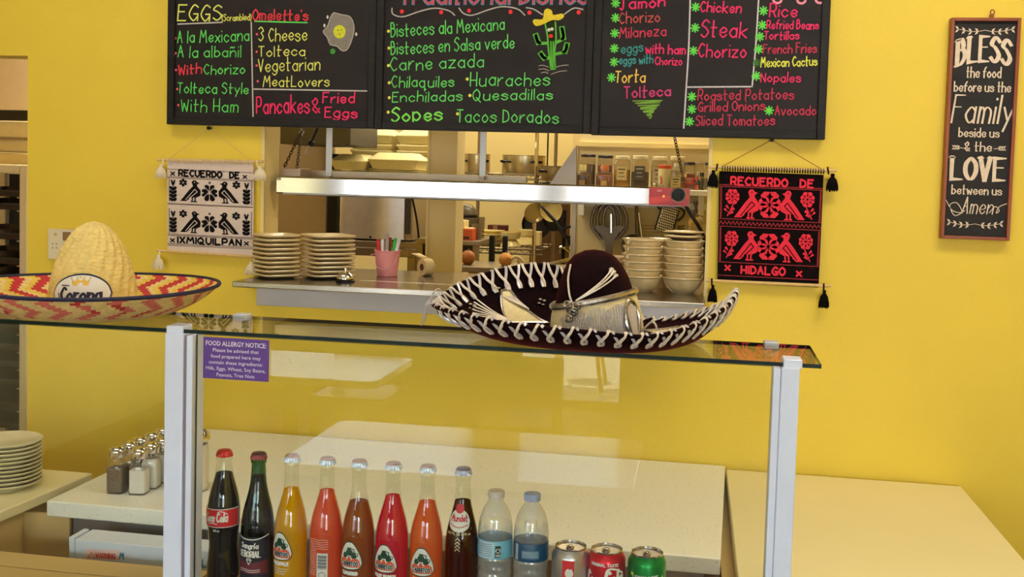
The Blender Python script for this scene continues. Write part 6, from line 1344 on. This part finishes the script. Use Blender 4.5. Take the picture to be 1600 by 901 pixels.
def brim(u, s, off=0):
    """u 0..1 round the rim, s 0 at the crown .. 1 at the rim"""
    def raw(u, s):
        R_ = rim_at(u); a_ = math.atan2((R_[1]-HC.y)/1.0, R_[0]-HC.x-.01); c_ = crown_pt(a_, .96)
        s = max(s, 0); pl_ = s**.86; return Vector((c_[0]+(R_[0]-c_[0])*pl_, c_[1]+(R_[1]-c_[1])*pl_, GT+CZ*.3+(R_[2]-GT-CZ*.3)*(s**3.1)))
    p0 = raw(u, s)
    if not off: return p0
    e = 2e-3; du = raw(u+e, s)-raw(u-e, s); ds = raw(u, min(s+e*4, 1.0))-raw(u, s-e*4); n = ds.cross(du) if False else du.cross(ds)
    n.normalize(); n = n if n.z < 0 else -n
    return p0-n*off
NS = 22; th = .0032
b = MB(); up, dn = [], []
for i in range(NT):
    for j in range(NS+1): up.append(brim(i/NT, j/NS))
for i in range(NT):
    for j in range(NS+1): dn.append(brim(i/NT, j/NS, -th))
fs = []; K = NS+1; O = len(up)
for i in range(NT):
    i2 = (i+1) % NT
    for j in range(NS): fs += [(i*K+j, i2*K+j, i2*K+j+1, i*K+j+1), (O+i*K+j, O+i*K+j+1, O+i2*K+j+1, O+i2*K+j)]
    fs += [(i*K+NS, i2*K+NS, O+i2*K+NS, O+i*K+NS), (i*K, O+i*K, O+i2*K, i2*K)]
zmin = min(q.z for q in dn); lift = max(0, GT-zmin)
HC_l = V(0, 0, lift)
b.add([q+HC_l for q in up+dn], fs); br_ = b.build('brim', M_vel, t)
_br0 = brim
brim = lambda u, s, off=0: _br0(u, s, off)+HC_l
# crown: rounded cone leaning a little back
def crown(a_, v, off=0):
    v = min(max(v, 0), 1)
    prof = [(0, 1.0), (.12, .985), (.3, .94), (.5, .86), (.7, .745), (.84, .61), (.93, .45), (.985, .22), (1, 0)]
    for (v0, r0), (v1, r1) in zip(prof, prof[1:]):
        if v0 <= v <= v1: r = r0+(r1-r0)*(v-v0)/(v1-v0); break
    r = r+off/CRX; h_ = .154; bend = -.012*v
    return Vector((HC.x+.010+bend+CRX*r*math.cos(a_), HC.y+.01+.014*v+CRY*r*math.sin(a_), GT+lift+CZ*.3+h_*v+off*.4))
b = MB(); vs = []; n = 64; vl = smoothline([(0,), (.12,), (.3,), (.5,), (.7,), (.84,), (.93,), (.985,)], 3)
for (v,) in vl: vs += [crown(2*PI*k/n, min(v, .985)) for k in range(n)]
m_ = len(vl); vs.append(crown(0, 1)); fs = [(i*n+k, i*n+(k+1) % n, (i+1)*n+(k+1) % n, (i+1)*n+k) for i in range(m_-1) for k in range(n)]+[((m_-1)*n+k, (m_-1)*n+(k+1) % n, len(vs)-1) for k in range(n)]
b.add(vs, fs); cr_ = b.build('crown', M_vel, t, smooth=80)
# hat band: wide embroidered panel round the crown, higher at the back right
def band_top(a_): return .46+.11*math.cos(a_+.1)
b = MB(); vs = []; n = 96; mm = 7
for k in range(n):
    for j in range(mm+1): vs.append(crown(2*PI*k/n, .0+band_top(2*PI*k/n)*j/mm, .0025+.002*math.sin(PI*j/mm)))
fs = [(k*(mm+1)+j, ((k+1) % n)*(mm+1)+j, ((k+1) % n)*(mm+1)+j+1, k*(mm+1)+j+1) for k in range(n) for j in range(mm)]
b.add(vs, fs); bd = b.build('hat_band', M_emb, t)
b = MB(); b.tube([crown(2*PI*k/n, band_top(2*PI*k/n)*.97, .004) for k in range(n)], .0062, 8, closed=True); b.build('sequin_edging', M_seq, bd)
b = MB()
for a0 in (-1.95, -1.45, -.98):                                            # feather rays worked on the band
    for k in range(11):
        e = (k-5)*.075; b.tube([crown(a0+e*.2, .02, .006), crown(a0+e, band_top(a0+e)*(.62+.2*math.cos(e*4)), .006)], .0015, 5)
b.build('feather_stitching', M_cord2, bd)
b = MB(); vs = [crown(-.62+.21*math.cos(q), .27+.2*math.sin(q), .008) for q in [2*PI*k/28 for k in range(28)]]; b.tube(vs, .0032, 7, closed=True); b.build('medallion_rim', M_seq, bd)
b = MB(); b.add([crown(-.62+.19*math.cos(q), .27+.185*math.sin(q), .0065) for q in [2*PI*k/28 for k in range(28)]], [tuple(range(28))]); md = b.build('medallion', pm('tan_embroidery', (196, 168, 120), .5, metal=.3, noise=.2, ns=200), bd)
b = MB(); [b.tube([crown(-.62+.02*e, .07, .0085), crown(-.62+.045*e, .43-.012*abs(e), .0085)], .0011, 5) for e in range(-3, 4)]; b.build('medallion_rays', M_cord, bd)
for a0, v0, s_ in ((-1.2, .09, 1), (-1.68, .08, .8)):
    b = MB()
    for q in range(3):
        e = q*2*PI/3+PI/2; cc = crown(a0+.04*math.cos(e), v0+.035*math.sin(e), .0068); b.tube([cc+V(.0036*math.cos(k*PI/4), -.001, .0036*math.sin(k*PI/4)) for k in range(8)], .0012, 5, closed=True)
    b.build('trefoil', M_seq, bd)
# knot of silver braid and pins on the crown front
b = MB(); kn = crown(-2.0, .42, .012)
for k in range(9):
    cc = kn+V(.012*math.cos(k*2.4)*(k/9), -.004-.001*k % 3, .02*math.sin(k*1.9)*(k/9)-.012); b.tube([cc+V(.006*math.cos(q), -.002*math.sin(2*q), .0055*math.sin(q)) for q in [k2*PI/5 for k2 in range(10)]], .0022, 6, closed=True)
b.build('braid_knot', M_seq, t)
for e, v1 in ((-.93, .8), (-.88, .775), (-.84, .735)):
    b = MB(); pts = [crown(-1.95+(e+1.95)*k/8, .46+(v1-.46)*k/8, .004) for k in range(9)]; b.tube(pts, [.0014]*8+[.003], 6); b.lathe([(0, -.004), (.0042, -.001), (.0042, .002), (0, .004)], 10, T(pts[-1])); b.build('cord_tie', M_cord, t)
b = MB(); b.tube(smoothline([tuple(crown(-2.05-.08*k, .44+.05*k+.012*k*k, .004)) for k in range(5)], 3), .0017, 6); b.build('cord_tie', M_cord, t)
# rim rope and X stitches
b = MB(); b.tube([brim(i/NT, 1, -th/2)+V(0, 0, .0005) for i in range(NT)], .0040, 8, closed=True); b.build('rim_roll', M_vel, t)
NST = 58; cordsA, cordsB = MB(), MB()
for k in range(NST):
    u0 = (k+.5)/NST; w_ = .44/NST
    for sg, B_ in ((1, cordsA), (-1, cordsB)):
        for dd in (-.0016, .0016):
            q = []
            for f_, s_, o_ in ((-.12, .853, -.0062), (-.3, .88, -.0066), (-.25, .92, -.0068), (.2, .965, -.0068), (.75, 1.0, -.004), (.85, 1.0, .0012), (.55, .965, .0035), (.05, .925, .0038), (-.25, .885, .0038), (-.1, .853, .0036)):
                q.append(tuple(brim(u0+w_*f_*sg+dd*.35, s_, o_+(.0009 if sg > 0 else 0)*(1 if o_ > 0 else -1)) + (V(0, 0, .0035) if s_ == 1.0 else V(0, 0, 0))))
            B_.tube(smoothline(q, 2), .0020, 5)
cordsA.build('rim_stitching', M_cord, t); cordsB.build('rim_stitching', M_cord2, t)
def U(deg):                                   # rim parameter at a plan angle
    for i in range(len(RIM)):
        a0 = RIM[i][0]; a1 = RIM[(i+1) % len(RIM)][0]+(360 if i == len(RIM)-1 else 0)
        if a0 <= deg < a1: return (i+(deg-a0)/(a1-a0))/len(RIM)
    return 0
# embroidery on the inside of the brim
def brimpatch(corners, n=8, off=.0018):
    vs = []
    for i in range(n+1):
        for j in range(n+1):
            f_, g_ = i/n, j/n; A_ = [corners[0][k]+(corners[1][k]-corners[0][k])*f_ for k in (0, 1)]; B_ = [corners[3][k]+(corners[2][k]-corners[3][k])*f_ for k in (0, 1)]
            vs.append(brim(U(A_[0]+(B_[0]-A_[0])*g_), A_[1]+(B_[1]-A_[1])*g_, off))
    return vs, [(i*(n+1)+j, (i+1)*(n+1)+j, (i+1)*(n+1)+j+1, i*(n+1)+j+1) for i in range(n) for j in range(n)]
for nm, cs in (('back', [(127, .36), (151, .46), (138, .86), (134, .86)]), ('right', [(318, .66), (352, .7), (357, .86), (328, .84)]), ('front', [(215, .15), (262, .15), (258, .5), (222, .5)]), ('right_back', [(20, .2), (48, .25), (34, .62), (24, .62)])):
    b = MB(); vs, f2 = brimpatch(cs); b.add(vs, f2); pa = b.build('brim_embroidery', M_emb, t)
    b = MB(); n = 8; ed = [vs[i*(n+1)] for i in range(n+1)]+[vs[n*(n+1)+j] for j in range(1, n+1)]+[vs[i*(n+1)+n] for i in range(n-1, -1, -1)]+[vs[j] for j in range(n-1, 0, -1)]; b.tube([q+V(0, 0, .001) for q in ed], .0024, 6, closed=True); b.build('embroidery_edging', M_seq, pa)
    b = MB(); base = (sum((vs[k] for k in range(n+1)), V(0, 0, 0))/(n+1))+V(0, 0, .001)
    for k in range(1, n): b.tube([base, vs[n*(n+1)+k]*.0+vs[k*(n+1)+n-1]+V(0, 0, .001)], .0009, 4)
    b.build('embroidery_rays', M_cord, pa)
b = MB()
for k in range(8): b.tube(smoothline([tuple(brim(U(148), .5, .003)), tuple(brim(U(148+(152.5+3.2*k-148)*.5), .5+(.36-.029*k)*.5, .004)), tuple(brim(U(152.5+3.2*k), .86-.029*k, .003))], 4), .0016, 5)
b.build('silver_rays', M_cord, t)
for dg, s_ in ((120, .72), (160, .80), (184, .9), (104, .6), (140, .88)):
    b = MB(); cc = brim(U(dg), s_, .0035); 
    for q in range(4):
        e = q*PI/2+.5; b.lathe([(0, -.002), (.004, 0), (0, .002)], 8, T(cc+V(.0055*math.cos(e), -.001, .0055*math.sin(e))))
    b.build('sequin_flower', M_cord, t)
b = MB()
for k in range(7): b.lathe([(0, -.003), (.0055, 0), (0, .003)], 8, T(brim(U(205+k*5), .34+.03*(k % 2), .006)))
b.build('sequin_cluster', M_seq, t)
# loose fringe at the left end and chin-cord loop at the right
b = MB()
for k in range(9):
    A_ = brim(U(172+k*3), .99, 0)+V(0, 0, .004); b.tube(smoothline([tuple(A_), tuple(A_+V(-.008-.001*k, -.004, .012-.002*k)), tuple(A_+V(-.018, -.008+.002*k, .004-.004*k)), tuple(A_+V(-.020-.001*(k % 3), -.010, -.014-.003*k))], 4), .0009, 5)
b.build('loose_fringe', M_cord2, t)
b = MB(); A_ = crown(-.35, .12, .006); b.tube(smoothline([tuple(A_), tuple(A_+V(.018, -.004, .018)), tuple(A_+V(.026, -.006, .004)), tuple(A_+V(.012, -.012, -.006)), tuple(A_+V(.020, -.012, -.012))], 5), .0018, 6); b.build('chin_cord_loop', M_cord, t)

# ---------------- straw sombrero
M_str = pm('straw', (236, 206, 132), .7, noise=.12, ns=90); M_pnk = pm('pink_straw', (222, 112, 96), .7, noise=.1, ns=90); M_rds = pm('red_straw', (196, 44, 46), .7, noise=.1, ns=90); M_blu = pm('navy_binding', (26, 24, 62), .6, noise=.15, ns=120); M_yst = pm('yellow_straw', (230, 196, 70), .7, noise=.1, ns=90)
SC = V(at(141, 470, Y=1.845).x+.006, 1.845, GT)
t = thing('straw_sombrero', 'straw sombrero with red zigzag brim and an oval beer badge on the glass top', 'sombrero', SC)
RR = .2265
def sb(a_, s_, off=0):
    s_ = max(s_, 0); r = .082+(RR-.082)*s_; z = .0035+.0545*(s_**2.6)+(.002*math.sin(2*a_+.6))*s_; dr = (RR-.082); dz = .0545*2.6*s_**1.6; L_ = math.hypot(dr, dz)
    return Vector((SC.x+(r-dz/L_*off)*math.cos(a_), SC.y+(r-dz/L_*off)*math.sin(a_), SC.z+z+dr/L_*off))
NA, NSB = 168, 26; vs = []; b = MB()
for i in range(NA):
    for j in range(NSB+1): vs.append(sb(2*PI*i/NA, j/NSB))
O = len(vs)
for i in range(NA):
    for j in range(NSB+1): vs.append(sb(2*PI*i/NA, j/NSB, -.003))
K = NSB+1; fs = []; ms = []
def pat(i, j, inner):
    s_ = (j+.5)/NSB
    if s_ < (.56 if not inner else .5): return 0
    jj = j % 8; ph = (i + (j if (j//3) % 2 == 0 else -j)*1) % 12
    z = (i+abs(((j*1) % 8)-4)*1) % 7
    if inner: return 2 if z in (0, 1, 2) else (3 if z in (3, 4) else 0)
    return 1 if z in (0, 1, 2) and (i//7+j//4) % 5 else (2 if z in (0, 1) else 0)
for i in range(NA):
    i2 = (i+1) % NA
    for j in range(NSB):
        fs.append((i*K+j, i2*K+j, i2*K+j+1, i*K+j+1)); ms.append(pat(i, j, True)); fs.append((O+i*K+j, O+i*K+j+1, O+i2*K+j+1, O+i2*K+j)); ms.append(pat(i, j, False))
    fs += [(i*K+NSB, i2*K+NSB, O+i2*K+NSB, O+i*K+NSB), (i*K, O+i*K, O+i2*K, i2*K)]; ms += [0, 0]
lift2 = max(0, GT-min(q.z for q in vs)); b.v = [tuple(q+V(0, 0, lift2)) for q in vs]; b.f = fs; b.m = ms
b.build('brim', [M_str, M_pnk, M_rds, M_yst], t)
b = MB(); b.tube([sb(2*PI*i/NA, 1, -.0015)+V(0, 0, lift2) for i in range(NA)], .0036, 8, closed=True); b.build('rim_binding', M_blu, t)
def scrown(a_, v, off=0):
    v = min(max(v, 0), 1)
    prof = [(0, .0815), (.15, .0795), (.35, .0745), (.55, .066), (.72, .0545), (.85, .041), (.93, .0285), (.98, .0145), (1, 0)]
    for (v0, r0), (v1, r1) in zip(prof, prof[1:]):
        if v0 <= v <= v1: r = r0+(r1-r0)*(v-v0)/(v1-v0); break
    r += off; return Vector((SC.x+r*math.cos(a_), SC.y+r*math.sin(a_), SC.z+.003+lift2+.172*v-(.006*max(0, math.cos(a_+1.9))**6*v if v < 1 else 0)))
def weave():
    m = pm('woven_straw', (236, 208, 126), .65, noise=.1, ns=60); t_ = m.node_tree; p = t_.nodes['Principled BSDF']; N = t_.nodes.new; L = t_.links.new
    tc = N('ShaderNodeTexCoord'); br = N('ShaderNodeTexVoronoi'); mp_ = N('ShaderNodeMapping'); mp_.inputs['Scale'].default_value = (1, 1, 2.4); br.inputs['Scale'].default_value = 70; L(tc.outputs['Object'], mp_.inputs[0]); L(mp_.outputs[0], br.inputs[0])
    bu = N('ShaderNodeBump'); bu.inputs['Strength'].default_value = .9; bu.inputs['Distance'].default_value = .003; bu.invert = True; L(br.outputs['Distance'], bu.inputs['Height']); L(bu.outputs[0], p.inputs['Normal']); return m
b = MB(); n = 120; nv = 56; vs = []
for j in range(nv):
    v = .985*j/(nv-1)
    for k in range(n): vs.append(scrown(2*PI*k/n, v, .0017*(1 if ((k+(j//3)*2)//3+(j//3)) % 2 else -1)*(1-v*.5)))
vs.append(scrown(0, 1)); fs = [(i*n+k, i*n+(k+1) % n, (i+1)*n+(k+1) % n, (i+1)*n+k) for i in range(nv-1) for k in range(n)]+[((nv-1)*n+k, (nv-1)*n+(k+1) % n, len(vs)-1) for k in range(n)]
b.add(vs, fs); b.build('crown', weave(), t, smooth=60)
A0 = -PI/2+.26
def pmap(a_, b_, d=0): return scrown(A0+a_/.078, min(max((b_)/.172, 0), .99), .0035+d)
b = MB(); fillstrip(b, ell(0, .0465, .0545, .0355, 40), pmap, 26); bg_ = b.build('badge', M_blu, t)
b = MB(); fillstrip(b, ell(0, .0465, .0515, .0325, 40), pmap, 26, .0008); b.build('badge_field', WP, bg_)
b = MB(); m2_ = lambda a_, b_, d=0: pmap(a_, b_, d+.0016)
b.strokes(letters('Corona', (-.034, .0335), (.034, .0335), .0235, 0, .05), .0026, m2_, nib=.35); b.strokes([smoothline([(-.04, .046), (-.036, .036), (-.03, .03)], 4), [(-.034, .061), (-.02, .0605)]], .001, m2_); b.build('badge_lettering', M_blu, bg_, smooth=0)
b = MB(); b.flat([(-.013, .0605), (.013, .0605), (.0165, .072), (.0105, .068), (.006, .0735), (0, .0685), (-.006, .0735), (-.0105, .068), (-.0165, .072)], m2_)
for cx_, cz_ in ((-.0165, .0735), (.0165, .0735), (-.006, .075), (.006, .075), (0, .0755)): b.flat(ell(cx_, cz_, .0018, .0018, 8), lambda a_, b_, d=0: m2_(a_, b_, .0002))
b.build('badge_crown', pm('badge_gold', (222, 176, 66), .4, metal=.4, noise=.1), bg_, smooth=0)

# ================================================================ DINING ROOM BEHIND THE VIEWER (seen in the glass)
M_tt = pm('white_tabletop', (232, 233, 236), .12, noise=.01)
def table(x0, x1, y0, y1, lab):
    t_ = thing('dining_table', lab, 'table', ((x0+x1)/2, (y0+y1)/2, 0), 'dining tables'); r = .05
    poly = [(x0+(x1-x0)/2+a_, (y0+y1)/2+b_) for a_, b_ in [(q[0]*(x1-x0)/2, q[1]*(y1-y0)/2) for q in rsq(1, .14, 5)]]
    MB().prism(poly, .718, .75, lambda a_, b_, d: Vector((a_, b_, d))).build('table_top', M_tt, t_, bevel=.004)
    cx_, cy_ = (x0+x1)/2, (y0+y1)/2; MB().tube([(cx_, cy_, .03), (cx_, cy_, .718)], .035, 12).build('pedestal', M_black, t_); MB().lathe([(0, 0), (.22, 0), (.21, .02), (.05, .035), (0, .035)], 24, T((cx_, cy_, 0))).build('base', M_black, t_)
table(-1.23, -.15, -.14, .46, 'white-topped dining table nearest the display case'); table(-2.3, -1.31, -1.46, -.83, 'white-topped dining table by the front window'); table(.5, 1.4, -1.6, -.9, 'white-topped dining table on the right of the room')
def chair(x, y, rz, lab):
    t_ = thing('dining_chair', lab, 'chair', (0, 0, 0), 'dining chairs')
    MB().box(-.2, .2, -.2, .2, .43, .465).build('seat', M_dark, t_, bevel=.008); MB().box(-.19, .19, .17, .2, .72, .9).build('backrest', M_dark, t_, bevel=.006); MB().box(-.19, .19, .175, .195, .56, .61).build('back_rail', M_dark, t_, bevel=.004)
    for sx_ in (-.18, .18):
        MB().box(sx_-.018, sx_+.018, -.19, -.154, 0, .43).build('leg', M_dark, t_); MB().box(sx_-.018, sx_+.018, .164, .2, 0, .9).build('leg', M_dark, t_)
    t_.location = (x, y, 0); t_.rotation_euler = (0, 0, rz)
chair(-.71, -.62, PI, 'dark wooden dining chair facing the table nearest the case'); chair(-1.75, -1.98, PI, 'dark wooden dining chair by the front window table')
t = thing('street_stool', 'orange wooden stool standing on the brick paving outside the door', 'stool', (-.88, -4.95, -.02)); M_ow = pm('orange_wood', (186, 104, 50), .5, noise=.12, ns=20)
for sx_ in (-1, 1):
    for sy in (-1, 1): MB().tube([(-.88+.2*sx_, -4.95+.2*sy, -.02), (-.88+.09*sx_, -4.95+.09*sy, .68)], .016, 8).build('leg', M_ow, t)
for sy in (-1, 1): MB().tube([(-.88-.15, -4.95+.14*sy, .32), (-.88+.15, -4.95+.14*sy, .32)], .012, 8).build('stretcher', M_ow, t)
MB().lathe([(0, .68), (.17, .68), (.175, .7), (.17, .715), (0, .715)], 24, T((-.88, -4.95, 0))).build('seat', M_ow, t)
